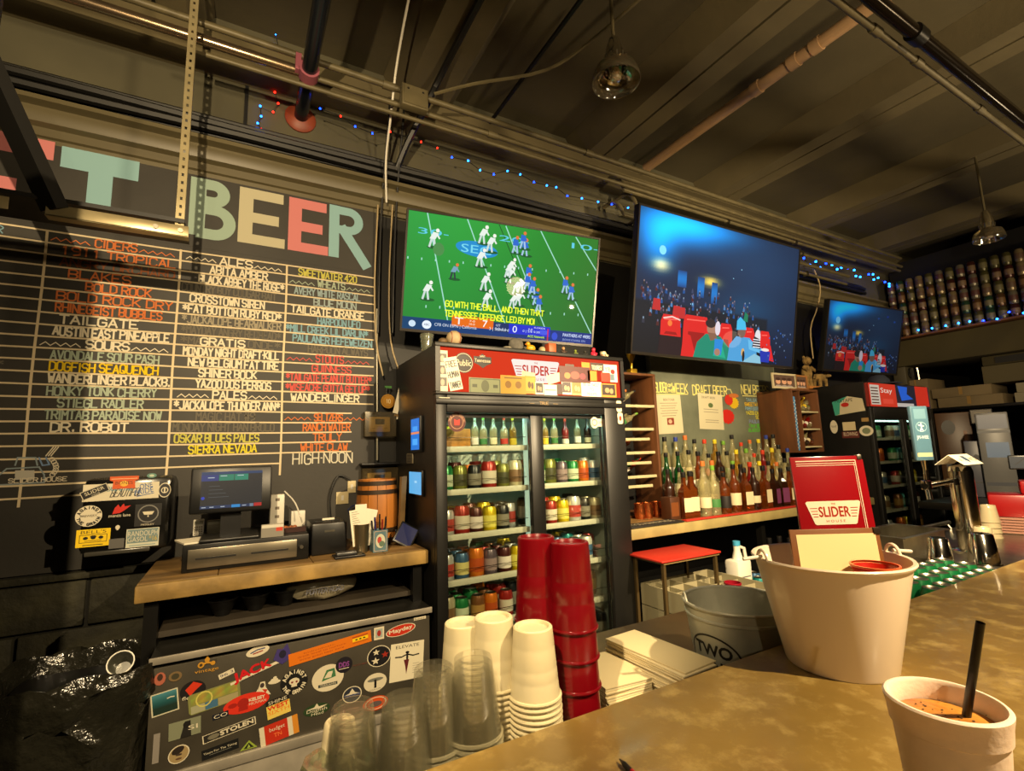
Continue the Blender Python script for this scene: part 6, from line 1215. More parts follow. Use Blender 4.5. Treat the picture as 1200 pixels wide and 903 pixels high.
# framed chalkboard behind the bottles
t = thing('small_chalkboard', 'grey-green chalkboard with yellow headings behind the liquor bottles', 'chalkboard', (2.64, 2.60, 1.45))
MB().box((2.62, 2.60, 1.30), (4.10, WB-.001, 2.26), .002).build('slate', mat('worn_slate', (124, 130, 108), .6, noise=(2.5, .45), bump=(40, .05)), t, world=True)
F10 = Fr((0, 2.60, 0), (1, 0, 0), (0, 0, 1)); P = F10.uv
cv = Cv(); YC = (225, 218, 130)
def tx(s, p0, p1, h, col, wd=.006):
    a, b_ = P(*p0), P(*p1); cv.stext(s, a[0], a[1], b_[0], h, col, wd, jit=.04)
tx('SLIDER', (768, 459), (782, 460), .07, YC, .009); tx('OF', (783, 453), (787, 453), .02, YC); tx('THE', (783, 459), (788, 459), .02, YC); tx('WEEK', (788, 460), (806, 460), .07, YC, .009); tx('DRAFT BEER', (812, 462), (852, 463), .075, YC, .009)
a = P(852, 456); cv.line([a, (a[0]+.04, a[1]), (a[0]+.06, a[1]-.04)], .006, YC); cv.line([(P(762, 461.5)), P(806, 461.8)], .006, YC)
tx('NEW BEERS', (869, 461), (901, 463), .075, YC, .009); cv.line([P(870, 463.5), P(901, 464.5)], .006, YC)
for i, (s, c) in enumerate((('TAILGATE CIDER', (130, 170, 190)), ('SWEETWATER H-C-F', (220, 180, 30)), ('PABST EXTRA WHITE STOUT', (130, 170, 190)), ('YAZOO CARMEN MELON', (220, 210, 50)), ('SOUR', (220, 210, 50)), ('PAULANER HEFE', (130, 150, 190)), ('TINY BOMB LAGER', (90, 190, 50)), ('BLACKSTONE PALE ALE', (90, 190, 50)))):
    x0_ = 872+i*.8; tx(s, (x0_ if s != 'SOUR' else 885, 470+i*5.1), ((x0_+32) if s != 'SOUR' else 895, 470.5+i*5.1), .026, c, .005)
cv.build('chalk_lettering', CHALK, t, F10.M(.0008))
def dpap(cv, w_, h_): cv.rect(-w_, -h_, w_, h_, (214, 204, 170)); cv.btext('BEER STONER', -w_*.4, h_*.68, w_*.5, h_*.12, (80, 60, 50)); [cv.rect(-w_*(.7-.1*(i % 2)), h_*(.55-.13*i), w_*(.7-.1*(i % 3)), h_*(.58-.13*i), (130, 120, 100)) for i in range(6)]; cv.rect(-w_*.25, -h_*.55, w_*.3, -h_*.2, (140, 60, 40)); cv.ell(0, -h_*.38, w_*.15, h_*.12, (210, 180, 150), 8)
stk(771, 463, 797, 508, dpap, 'white printed sheet', .03, F10, t, .0015, 'pinned_sheet')
def dpap2(cv, w_, h_): cv.rect(-w_, -h_, w_, h_, (214, 206, 172)); cv.btext('DRAFT BEER', -w_*.7, h_*.72, w_*.4, h_*.12, (110, 100, 80)); cv.ell(0, h_*.35, w_*.2, h_*.14, (90, 110, 60), 10); [cv.rect(-w_*.6, h_*(.1-.15*i), w_*.6, h_*(.13-.15*i), (140, 130, 110)) for i in range(2)]; [cv.rect(-w_*.5, h_*(-.5-.12*i), w_*.6, h_*(-.47-.12*i), (140, 130, 110)) for i in range(2)]
stk(820, 462, 845, 503, dpap2, 'white printed sheet with a green logo', -.03, F10, t, .0015, 'pinned_sheet')
def burst(c):
    def f(cv, w_, h_): cv.poly([(w_*(1 if i % 2 else .85)*math.cos(2*PI*i/28), h_*(1 if i % 2 else .85)*math.sin(2*PI*i/28)) for i in range(28)], c)
    return f
stk(845, 479, 860, 497, burst((200, 30, 16)), 'red scalloped paper burst', 0, F10, t, .002, 'paper_burst'); stk(854, 465, 865, 479, burst((214, 180, 20)), 'yellow scalloped paper burst', 0, F10, t, .002, 'paper_burst'); stk(849, 462, 858, 475, burst((200, 40, 20)), 'red scalloped paper burst, smaller', 0, F10, t, .004, 'paper_burst'); stk(853, 461, 865, 466, burst((190, 110, 50)), None, 0, F10, t, .005, 'paper_burst')

# bottle rack between fridge and chalkboard
m_rackw = mat('rack_wood', (110, 66, 32), .6, noise=(7, .4), stretch=(2, 2, .3))
F11 = Fr((0, 2.36, 0), (1, 0, 0), (0, 0, 1)); P11 = F11.uv
zr0, zr1 = BT, P11(768, 441)[1]; xr0, xr1 = 2.03, P11(769, 500)[0]
t = thing('bottle_rack', 'tall wooden rack of slanted bottles right beside the display fridge', 'rack', (xr0, 2.36, BT))
MB().box((xr1, 2.36, zr0), (xr1+.022, 2.60, zr1), .002).build('side_panel', m_rackw, t, world=True); MB().box((xr0-.1, 2.36, zr0), (xr0-.08, 2.60, zr1), .002).build('side_panel', m_rackw, t, world=True)
MB().box((xr0-.08, 2.585, zr0), (xr1, 2.60, zr1)).build('back_panel', m_dark, t, world=True); MB().box((xr0-.1, 2.36, zr1+.0005), (xr1+.022, 2.60, zr1+.016), .002).build('top_board', m_rackw, t, world=True); MB().box((xr0-.08, 2.36, zr0), (xr1, 2.585, zr0+.015)).build('bottom_board', m_rackw, t, world=True)
slz = [P11(748, y)[1] for y in (476, 503, 515, 531, 543, 559.5, 570.5)]
for k, z in enumerate(slz): MB().box((xr0-.08, 2.362+.02*(k % 2), z-.006), (xr1-.001-(.06 if k in (2, 4, 6) else 0), 2.38+.02*(k % 2), z+.012), .002).build('slat', mat('white_slat', (190, 180, 140), .5), t, world=True)
for k, (px_, py_, key, ang) in enumerate([(735, 462, 'clear_orange', .9), (748, 468, 'clear_white', .7), (738, 490, 'clear_white', 1.1), (752, 498, 'clear_green', .8), (738, 517, 'dark', 1.2), (750, 526, 'amber_black', .9), (755, 545, 'red', .5), (738, 540, 'dark', 1.2), (752, 560, 'green', 1.0)]):
    p = P11(px_, py_); sl = max([z for z in slz if z < p[1]+.01] or [slz[0]])
    place(BOT[key], Matrix.Translation((min(p[0]-.09, 2.17), 2.47+.01*(k % 2), sl+.035)) @ Matrix.Rotation(1.05+.2*ang*.5, 4, 'Y') @ Matrix.Scale(.62, 4), '%s, slanted in fridge-side rack, %s down' % (BDESC[key], ORD[k]), 'slanted bottles in the fridge-side rack')
cop = mat('copper', (200, 110, 60), .22, .95)
for k, px_ in enumerate((744, 753, 764)):
    p = P11(px_, 590); t = thing('copper_mug', 'copper mug at the foot of the bottle rack, %s from the left' % ORD[k], 'mug', (P11(px_, 590)[0]-.01, 2.31, BT)); MB().lathe([(0, 0), (.030, 0), (.036, .03), (.033, .08), (.035, .092), (.032, .092), (.03, .08), (.03, .004), (0, .004)], seg=20).build('body', cop, t); MB().tube([(.033+.022*math.sin(PI*i/8), 0, .015+.06*i/8) for i in range(9)], .0035, 6).build('handle', cop, t)
# shelf and gold figurine top of rack
t = thing('trophy', 'small gold trophy figure on top of the fridge-side bottle rack', 'trophy', (P11(752, 440)[0], 2.45, zr1+.0165)); MB().box((-.025, -.025, 0), (.025, .025, .04), .002).build('base', mat('trophy_gold', (190, 150, 40), .3, .7), t); MB().lathe([(0, .04), (.008, .045), (.01, .09), (.028, .13), (.03, .17), (.022, .17), (.0, .12)], seg=16).build('cup', mat('trophy_gold', (190, 150, 40), .3, .7), t)

# second rack right of the chalkboard
F12 = Fr((0, 2.30, 0), (1, 0, 0), (0, 0, 1)); P12 = F12.uv
a, c = P12(914, 531), P12(966, 458); xa, za = P12(916, 500)[0]+.17, P12(940, 530)[1]; xb, zb_ = P12(963, 500)[0], P12(940, 458)[1]
t = thing('cubby_shelf', 'wooden cubby shelf with slanted bottles right of the small chalkboard', 'shelf', (xa, 2.30, za))
for nm_, lo, hi in (('side_panel', (xa, 2.30, za), (xa+.018, 2.597, zb_)), ('side_panel', (xb-.018, 2.30, za), (xb, 2.597, zb_)), ('top_board', (xa, 2.30, zb_+.0005), (xb, 2.597, zb_+.018)), ('bottom_board', (xa+.018, 2.30, za), (xb-.018, 2.597, za+.016)), ('back_panel', (xa+.018, 2.585, za+.016), (xb-.018, 2.597, zb_))): MB().box(lo, hi, .0015).build(nm_, m_rackw, t, world=True)
MB().box((xa+.11, 2.302, za+.016), (xa+.115, 2.585, zb_)).build('divider', m_rackw, t, world=True)
shz = [P12(940, y)[1] for y in (524, 503, 482.5)]
for z in shz: MB().box((xa+.115, 2.304, z-.004), (xb-.018, 2.584, z+.008), .001).build('slat', mat('white_slat', (190, 180, 140), .5), t, world=True)
tk = thing('shaker_stack', 'blue and white patterned stacked tins at the left of the cubby shelf', 'tin', (xa+.064, 2.365, za+.0165))
H_ = zb_-za-.06
MB().cyl((0, 0, 0), (0, 0, H_), .045, seg=18).build('body', mat('tin_bluewhite', (70, 140, 200), .4), tk)
canvas_part(tk, MW[tk.name] @ Matrix.Translation((0, -.0456, 0)) @ Matrix.Rotation(PI/2, 4, 'X'), lambda cv: [cv.poly([(x-.006, z), (x+.002, z+.008), (x+.009, z+.002), (x+.002, z-.006)], (220, 225, 220)) for x in (-.012, .006) for z in [.02+.03*i+(.015 if x > 0 else 0) for i in range(int(H_/.03)-1)]], 'pattern')
kk = 0
for si, z in enumerate(shz):
    for j, key in enumerate((('clear_white', 'dark', 'amber_black'), ('amber_cream', 'red', 'clear_white'), ('yellow', 'clear_yellow', 'clear_green'))[si]):
        place(BOT[key], Matrix.Translation((xa+.20+.07*j, 2.385, z+.03)) @ Matrix.Rotation(.85, 4, 'Y') @ Matrix.Rotation(.0, 4, 'X') @ Matrix.Scale(.5, 4), '%s, %s cubby slat, %s from left' % (BDESC[key], ['lowest', 'middle', 'top'][si], ORD[j]), 'slanted bottles in the cubby shelf'); kk += 1
def framed(label, px0, py0, px1, py1, yy, col, tilt=.12):
    F_ = Fr((0, yy, 0), (1, 0, 0), (0, 0, 1)); a, c = F_.uv(px0, py1), F_.uv(px1, py0); w_, h_ = (c[0]-a[0])/2, (c[1]-a[1])/2
    t = thing('photo_frame', label, 'photo frame', (a[0]+w_, yy, max(a[1], zb_+.0185))); b = MB(); f = .015
    for lo, hi in (((-w_, 0, 0), (-w_+f, .012, 2*h_)), ((w_-f, 0, 0), (w_, .012, 2*h_)), ((-w_+f, 0, 0), (w_-f, .012, f)), ((-w_+f, 0, 2*h_-f), (w_-f, .012, 2*h_))): b.box(lo, hi)
    b.box((-w_+f, .008, f), (w_-f, .011, 2*h_-f)); b.build('frame', mat('frame_white' if col else 'frame_gold', (196, 184, 150) if col else (150, 100, 50), .5), t)
    canvas_part(t, MW[t.name] @ Matrix.Translation((0, .0074, h_)) @ Matrix.Rotation(PI/2, 4, 'X'), lambda cv: (cv.rect(-w_+f, -h_+f, w_-f, h_-f, (90, 70, 60)), [cv.ell(w_*x, -h_*.1, w_*.2, h_*.32, (210, 160, 130), 12) for x in (-.5, 0, .45)], [cv.ell(w_*x, h_*.25, w_*.2, h_*.2, (60, 36, 26), 10) for x in (-.5, 0, .45)], [cv.ell(w_*x, -h_*.75, w_*.28, h_*.25, (160, 150, 150), 10) for x in (-.5, 0, .45)]), 'picture')
framed('white framed photo of three faces on the cubby shelf', 907, 442, 933, 458, 2.34, 1); framed('small gold framed picture right of the white photo frame', 934, 441, 946, 457, 2.34, 0)
# wooden wall shelf with driftwood bear
Fw = Fr((0, 2.42, 0), (1, 0, 0), (0, 0, 1)); a, c = Fw.uv(949, 455), Fw.uv(989, 450)
t = thing('wall_shelf', 'small wooden wall shelf holding carved figures beside the farthest screen', 'shelf', (a[0], 2.42, a[1])); MB().box((0, 0, 0), (c[0]-a[0], .22, .025), .003).build('board', mat('shelf_pine', (186, 120, 50), .5, noise=(6, .3)), t)
for x in (.05, c[0]-a[0]-.08): MB().bar((x, .02, -.001), (x, .2, -.12), .02, .02).build('bracket', m_rackw, t)
sz = a[1]+.0255; sx0 = a[0]
m_fur = mat('figurine_fur', (150, 120, 66), .95, noise=(30, .5), bump=(60, 1))
def beast(name, label, x, k, up):
    t = thing(name, label, 'figurine', (x, 2.50, sz)); b = MB()
    if up:
        b.ball((0, 0, .13*k), .05*k, (1, .9, 1.5)); b.ball((-.012*k, -.02*k, .235*k), .038*k, (1.1, 1, 1)); b.ball((-.03*k, -.045*k, .225*k), .018*k)
        for s_ in (-1, 1): b.tube([(s_*.028*k, 0, .1*k), (s_*.03*k, -.01, 0)], [.024*k, .02*k]); b.tube([(s_*.045*k, -.01, .18*k), (s_*.06*k, -.05*k, .14*k)], [.02*k, .013*k]); b.ball((s_*.03*k-.01*k, -.01, .27*k), .012*k)
    else:
        b.ball((0, 0, .12*k), .05*k, (1.9, .9, 1)); b.ball((.10*k, -.02*k, .15*k), .035*k, (1.2, 1, 1)); b.ball((.14*k, -.03*k, .14*k), .016*k)
        for sx in (-1, 1):
            for sy in (-1, 1): b.tube([(sx*.055*k, sy*.025*k, .1*k), (sx*.06*k, sy*.028*k, 0)], [.02*k, .013*k])
        b.ball((.09*k, .01, .185*k), .010*k); b.tube([(-.09*k, 0, .14*k), (-.12*k, 0, .1*k)], [.008, .005])
    b.build('body', m_fur, t)
beast('standing_bear', 'shaggy tan bear figure standing on the small wooden shelf', sx0+.12, 1.0, True); beast('walking_animal', 'shaggy tan animal figure on all fours beside the standing bear', sx0+.32, .85, False)

# ================================================================ second fridge
F2X0, F2X1 = 4.345, 5.42
t = thing('display_fridge', 'far black display fridge with stickers on its left side', 'fridge', (F2X0, 2.0, 0)); f2 = t
b = MB(); b.box((F2X0, 2.03, .02), (F2X0+.035, 2.62, FZ)).box((F2X1-.035, 2.03, .02), (F2X1, 2.62, FZ)).box((F2X0+.035, 2.59, .02), (F2X1-.035, 2.62, FZ)).box((F2X0+.035, 2.03, FZ-.02), (F2X1-.035, 2.59, FZ)).box((F2X0+.035, 2.03, .02), (F2X1-.035, 2.59, .24)).box((F2X0+.035, 2.06, 1.70), (F2X1-.035, 2.59, 1.74)); b.build('cabinet', m_fr, t, world=True)
b = MB(); b.box((F2X0, 2.0, .10), (F2X0+.05, 2.03, 1.78), .003).box((F2X1-.05, 2.0, .10), (F2X1, 2.03, 1.78), .003).box((F2X0+.05, 2.0, 1.685), (F2X1-.05, 2.03, 1.78), .003).box((F2X0+.05, 2.0, .10), (F2X1-.05, 2.03, .25), .003).box((F2X0+.5, 2.0, .25), (F2X0+.57, 2.03, 1.685), .003).build('front_frame', m_fr, t, world=True)
MB().box((F2X0+.036, 2.57, .241), (F2X1-.036, 2.589, 1.699)).build('liner', m_in, t, world=True)
for a, c in ((F2X0+.05, F2X0+.5), (F2X0+.57, F2X1-.05)): 
    o = MB().box((a, 2.01, .25), (a+.012, 2.022, 1.685)).box((c-.012, 2.01, .25), (c, 2.022, 1.685)).build('door', m_blackmt, t, world=True); MB().box((a+.012, 2.013, .25), (c-.012, 2.017, 1.685)).build('glass_pane', glass('fridge_pane'), o, world=True)
for k, z in enumerate(SH):
    for a, c in ((F2X0+.04, F2X0+.52), (F2X0+.55, F2X1-.04)): MB().box((a, 2.09, z), (c, 2.10, z+.022)).box((a, 2.1, z), (c, 2.55, z+.003)).build('shelf', m_shelf, t, world=True)
    if k < 5:
        for d in range(2):
            for j in range(4):
                key = random.Random(k*10+d*5+j).choice(list(CANC)); place(CANP[key], XF((F2X0+.1+d*.52+.1*j, 2.16, z+.0035)), '%s can, %s from left, %s shelf, %s door, far fridge' % (key, ORD[j], SN[k], ['left', 'right'][d]), 'cans in the far fridge')
MB().box((F2X0+.06, 2.11, 1.672), (F2X1-.06, 2.14, 1.684)).build('light_strip', mat('fridge_strip2', (220, 240, 230), .4, emis=((175, 220, 205), 4)), t, world=True)
F13 = Fr((0, 2.004, 0), (1, 0, 0), (0, 0, 1)); x0, x1 = F2X0+.02, F2X1-.02
MB().box((x0, 2.008, 1.785), (x1, 2.03, 1.974)).build('sign_box', mat('sign_backing', (120, 30, 20), .5), t, world=True)
def dsign2(cv):
    w_ = x1-x0; X = lambda u: x0+u*w_
    cv.rect(x0, 1.785, x1, 1.974, (26, 24, 40)); cv.rect(X(0), 1.785, X(.42), 1.974, (205, 50, 30)); cv.rect(X(.02), 1.80, X(.16), 1.96, (200, 190, 170)); cv.rect(X(.75), 1.80, X(.98), 1.974, (200, 40, 24)); cv.poly([(X(.46), 1.965), (X(.62), 1.96), (X(.60), 1.9), (X(.7), 1.86), (X(.5), 1.84)], (24, 90, 200))
    for i in range(6): cv.rect(X(.03), 1.81+.024*i, X(.14), 1.82+.024*i, (90, 50, 40))
    cv.btext('Stay', X(.18), 1.90, X(.36), .04, (230, 220, 200)); cv.rect(X(.2), 1.81, X(.36), 1.85, (220, 70, 50)); cv.rect(X(.42), 1.79, X(.7), 1.82, (190, 180, 170))
canvas_part(t, F13.M(), dsign2, 'lit_sign', attrmat('lit_sign_panel2', .6, .4))
FS2 = Fr((F2X0, 0, 0), (0, -1, 0), (0, 0, 1))
def sd_state(cv, w_, h_): cv.poly([(-w_, h_*.5), (-w_*.9, -h_), (w_, -h_*.7), (w_*.9, h_*.6), (0, h_)], (186, 176, 146)); cv.poly([(-w_, h_*.5), (-w_*.9, -h_), (-w_*.6, -h_*.9), (-w_*.5, h_*.3), (0, h_)], (60, 150, 130)); cv.ell(-w_*.2, h_*.1, w_*.25, h_*.25, (170, 40, 30), 14); cv.btext('MIXTAPE', -w_*.8, h_*.4, w_*.3, h_*.35, KO)
stk(977, 462, 1012, 487, sd_state, 'teal and cream state-shaped sticker', 0, FS2, f2, .001); stk(974, 492, 981, 508, lambda cv, w_, h_: (cv.ell(0, 0, w_, h_, CW, 16), cv.btext('FOR ART', -w_*.7, -h_*.1, w_*.7, h_*.3, KO)), None, 0, FS2, f2, .001)
stk(1008, 498, 1023, 511, lambda cv, w_, h_: (cv.ell(0, 0, w_, h_, CW, 22), cv.ell(0, 0, w_*.6, h_*.6, (110, 120, 90), 14)), 'round cream sticker', 0, FS2, f2, .001)
stk(988, 491, 1005, 517, lambda cv, w_, h_: (cv.rect(-w_*.8, 0, w_*.7, h_*.8, (196, 180, 140)), cv.rect(-w_, -h_*.7, w_, -h_*.1, (90, 40, 34)), cv.btext('BLOWING', -w_*.8, -h_*.5, w_*.8, h_*.35, CW)), 'cream and maroon sticker', 0, FS2, f2, .001); stk(1010, 489, 1018, 494, rectd((150, 120, 70)), None, 0, FS2, f2, .001)
t = thing('coiled_cap', 'dark cap with a white badge on top of the far fridge', 'cap', (F2X0+.45, 2.12, FZ+.001)); MB().lathe([(0, .09), (.05, .08), (.08, .045), (.09, 0), (0, 0)], seg=18).build('crown', mat('cap_fabric', (30, 36, 50), .8), t); MB().box((-.06, -.15, 0), (.06, -.06, .01), .003).build('brim', mat('cap_fabric', (30, 36, 50), .8), t)

# ================================================================ far end: can display, hood, boxes
XD = 6.2
t = thing('can_display', 'long dark soffit shelf lined with columns of stacked cans, far right', 'shelf', (XD, 1.6, 2.5)); disp = t
zb_, zt_ = 2.62, 3.22
MB().box((XD+.02, .3, 2.30), (XD+1.2, WB-.001, 2.575), .004).build('soffit', mat('soffit_olive', (66, 58, 30), .85, noise=(2, .3)), t, world=True); MB().box((XD-.08, .3, 2.58), (XD+.25, 2.60, 2.6), .002).build('shelf_board', m_rackw, t, world=True); MB().box((XD+.2505, .3, 2.576), (XD+.27, 2.6, 3.5)).build('back_panel', m_dark, t, world=True)
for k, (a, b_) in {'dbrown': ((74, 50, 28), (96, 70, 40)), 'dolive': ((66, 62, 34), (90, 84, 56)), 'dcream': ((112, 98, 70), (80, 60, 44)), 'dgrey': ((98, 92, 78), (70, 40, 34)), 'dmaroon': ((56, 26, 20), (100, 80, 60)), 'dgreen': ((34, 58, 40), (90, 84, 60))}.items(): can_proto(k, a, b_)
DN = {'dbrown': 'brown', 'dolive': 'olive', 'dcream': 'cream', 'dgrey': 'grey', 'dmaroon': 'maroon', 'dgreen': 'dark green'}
for i in range(24):
    y = 2.50-i*.085
    for j in range(5):
        if y < .5: break
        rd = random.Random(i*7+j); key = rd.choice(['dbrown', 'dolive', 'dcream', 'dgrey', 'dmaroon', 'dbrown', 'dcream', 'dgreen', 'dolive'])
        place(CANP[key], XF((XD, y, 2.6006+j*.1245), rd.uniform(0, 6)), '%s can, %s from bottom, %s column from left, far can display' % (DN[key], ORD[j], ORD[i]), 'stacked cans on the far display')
L = [((1075, 386), 'c'), ((1091, 384), 'c'), ((1107, 381), 'c'), ((1122, 378), 'c'), ((1135, 376), 'c'), ((1151, 375), 'b'), ((1167, 373), 'c'), ((1181, 365), 'b'), ((1198, 366), 'c')]
lights('string_lights', 'blue string lights along the shelf edge under the stacked cans', [(at(x, y, 'x', XD-.089), c) for (x, y), c in L], r=.010)
# wire-hung speaker between the screen and the boxes, storage shelf with boxes
m_card = mat('cardboard', (120, 104, 74), .85, noise=(3, .25))
t = thing('storage_shelf', 'dark storage shelf carrying cardboard boxes under the can display', 'shelf', (6.3, 1.2, 0))
MB().box((6.28, .8, 1.80), (6.9, 2.6, 1.83), .003).build('board', m_blackmt, t, world=True)
for y in (.82, 2.55): MB().box((6.3, y, 0), (6.34, y+.04, 1.80)).box((6.84, y, 0), (6.88, y+.04, 1.80)).build('post', m_blackmt, t, world=True)
MB().box((6.28, .8, 1.1), (6.9, 2.6, 1.13), .003).build('board', m_blackmt, t, world=True)
def carton(label, y0, y1, z0, z1, x0=6.32, d=.4, m=m_card, rz=0):
    t = thing('cardboard_box', label, 'box', (x0, (y0+y1)/2, z0)); h = z1-z0; w_ = (y1-y0)/2
    MB().box((0, -w_, 0), (d, w_, h), .004).build('body', m, t); MB().box((-.001, -w_*.06, h*.2), (-.0002, w_*.06, h)).build('tape', mat('brown_tape', (140, 110, 60), .3), t)
carton('grey cardboard box on the storage shelf, lower of the left pair', 1.78, 2.28, 1.8305, 1.93); carton('cardboard box on the storage shelf, upper of the left pair', 1.85, 2.32, 1.9305, 2.03); carton('pale cardboard box on the storage shelf, right stack bottom', 1.2, 1.7, 1.8305, 1.92, m=mat('grey_card', (140, 132, 108), .85)); carton('pale cardboard box on the storage shelf, right stack top', 1.2, 1.68, 1.9205, 2.01, m=mat('grey_card', (140, 132, 108), .85))
carton('plain box beside the wall on the storage shelf', 2.34, 2.56, 1.8305, 2.15); carton('long box high on the right stack', 1.25, 1.9, 2.0305, 2.2, m=mat('dull_card', (84, 76, 52), .85))
t = thing('wall_speaker', 'small grey speaker with foil hose on the wall right of the farthest screen', 'speaker', at(1066, 432, 'y', 2.5)); MB().box((-.1, 0, -.18), (.1, .12, .16), .01).build('cabinet', mat('speaker_grey', (70, 64, 46), .6), t); MB().cyl((0, -.001, -.05), (0, -.008, -.05), .06, seg=20).build('cone', m_blackmt, t); MB().tube([(.14, -.02, -.2), (.13, -.02, 0), (.1, .0, .2)], .014, 8).build('hose', m_steel, t)
# ducts / hood mass over the storage shelf
t = thing('range_hood', 'dull olive duct housing below the can display', 'hood', (6.1, .7, 2.2)); MB().box((6.35, .62, 2.205), (7.4, 1.9, 2.298), .01).build('housing', mat('soffit_olive', (66, 58, 30), .85), t, world=True); MB().box((6.34, .7, 2.22), (6.349, 1.8, 2.28)).build('grille', m_dark, t, world=True)
# payment terminals and machines on a counter beyond the taps
t = thing('service_counter', 'dark counter beyond the beer tower carrying machines', 'counter', (4.6, .9, 0)); MB().box((4.3, .72, 1.02), (5.4, 1.75, 1.07), .004).box((5.45, .72, 1.02), (6.1, 2.6, 1.07), .004).build('top', m_blackmt, t, world=True); MB().box((4.35, .78, 0), (6.05, 1.5, 1.0195)).build('base', m_dark, t, world=True)
FM = Fr((5.0, 1.15, 0), (.31, -.951, 0), (0, 0, 1))
def box_at(name, label, cat, px0, py0, px1, py1, dist, d, m, base=None, draw=None, sm=None):
    """boxes beyond the taps, turned towards the bar"""
    F_ = Fr((5.0+dist, 1.15+dist*.3, 0), (.31, -.951, 0), (0, 0, 1)); a, c = F_.uv(px0, py1), F_.uv(px1, py0); z0 = a[1] if base is None else base; w_ = c[0]-a[0]; h_ = c[1]-z0
    M = Matrix.Translation(F_.p(a[0]+w_/2, z0)) @ Matrix.Rotation(math.atan2(-.951, .31), 4, 'Z')
    t = thing(name, label, cat, M=M); MB().box((-w_/2, 0, 0), (w_/2, d, h_), .006).build('body', m, t)
    if draw: canvas_part(t, M @ Matrix.Translation((0, -.0006, h_/2)) @ Matrix.Rotation(PI/2, 4, 'X'), lambda cv: draw(cv, w_/2, h_/2), 'face', sm)
    return t
box_at('coffee_grinder', 'brown and black grinder machine left of the grey dispensing machine', 'machine', 1104, 482, 1136, 550, 1.0, .2, mat('machine_brown', (74, 48, 24), .4), 1.0705, lambda cv, w_, h_: (cv.ell(-w_*.3, h_*.6, w_*.4, h_*.2, (30, 26, 22), 16), cv.rect(w_*.5, -h_*.8, w_*.7, h_*.5, (120, 80, 50)), cv.rect(-w_*.7, -h_*.6, w_*.2, -h_*.2, (24, 22, 20))))
box_at('dispensing_machine', 'pale grey dispensing machine with a bright screen, far right', 'machine', 1153, 482, 1180, 556, -.1, .25, mat('machine_grey', (96, 96, 96), .4), 1.0705, lambda cv, w_, h_: (cv.rect(-w_*.6, -h_*.05, w_*.8, h_*.30, (120, 146, 160)), cv.rect(-w_, h_*.52, w_, h_*.58, (60, 60, 56)), cv.rect(-w_*.9, h_*.62, w_*.9, h_*.95, (110, 110, 112)), cv.rect(-w_*.9, -h_*.7, w_*.9, -h_*.62, (60, 60, 60))), attrmat('dim_machine', .22, .4))
box_at('dispensing_machine', 'darker grey machine just left of the bright-screened one', 'machine', 1135, 516, 1154, 558, .0, .2, mat('machine_slate', (70, 72, 84), .4), 1.0705, lambda cv, w_, h_: (cv.ell(0, h_*.4, w_*.3, h_*.12, (30, 30, 34), 12), cv.rect(-w_*.8, -h_*.5, w_*.8, -h_*.45, (40, 40, 44))))
box_at('framed_certificate', 'dark framed certificate above the dispensing machine', 'frame', 1138, 478, 1162, 497, .9, .02, m_blackmt, None, lambda cv, w_, h_: (cv.rect(-w_*.9, -h_*.85, w_*.9, h_*.85, (70, 60, 40)), [cv.rect(-w_*.6, h_*(.4-.3*i), w_*.6, h_*(.5-.3*i), (130, 120, 90)) for i in range(4)]))
cf = bpy.data.objects['framed_certificate']; MB().box((-.01, .005, -(MW[cf.name].translation.z-1.0707)), (.01, .015, -.0005)).build('stand', m_blackmt, cf)
box_at('payment_screen', 'tilted payment screen at the right frame edge', 'register', 1183, 533, 1212, 550, -1.2, .03, m_blackpl, None, lambda cv, w_, h_: (cv.rect(-w_*.9, -h_*.8, w_*.9, h_*.8, (60, 80, 90)), cv.line([(-w_*.5, -h_*.3), (w_*.2, h_*.5)], .004, (30, 30, 36))), attrmat('dim_machine', .22, .4))

# ================================================================ under the back bar
Fh = Fr((0, 1.88, 0), (1, 0, 0), (0, 0, 1)); P_ = Fh.uv
t = thing('glass_shelf_unit', 'black wire stand with a red mat on top, under the bottle counter', 'rack', (1.83, 1.88, 0))
x0, x1, zt_ = 1.80, 2.20, P_(765, 655)[1]
MB().box((x0, 1.79, zt_-.012), (x1, 2.02, zt_), .003).build('top_board', mat('stand_wood', (130, 110, 70), .5), t, world=True)
for x in (x0+.012, x1-.02):
    for y in (1.805, 2.0): MB().box((x-.008, y-.008, 0), (x+.008, y+.008, zt_-.0125)).build('post', mat('bronze_post', (110, 92, 60), .35, .7), t, world=True)
MB().box((x0, 1.45, .60), (x1+.2, 2.02, .612)).build('shelf_board', m_dark, t, world=True)
o = MB().box((x0-.02, 1.78, 0), (x1+.0, 2.025, .010), .003).build('bar_mat', mat('rubber_red', (172, 34, 16), .6), None, Matrix.Translation((0, 0, zt_+.0005))); tag(o, 'bright red mat on top of the stand under the bottle counter', 'bar mat')
m_rackpl = mat('dishrack_grey', (150, 142, 112), .55)
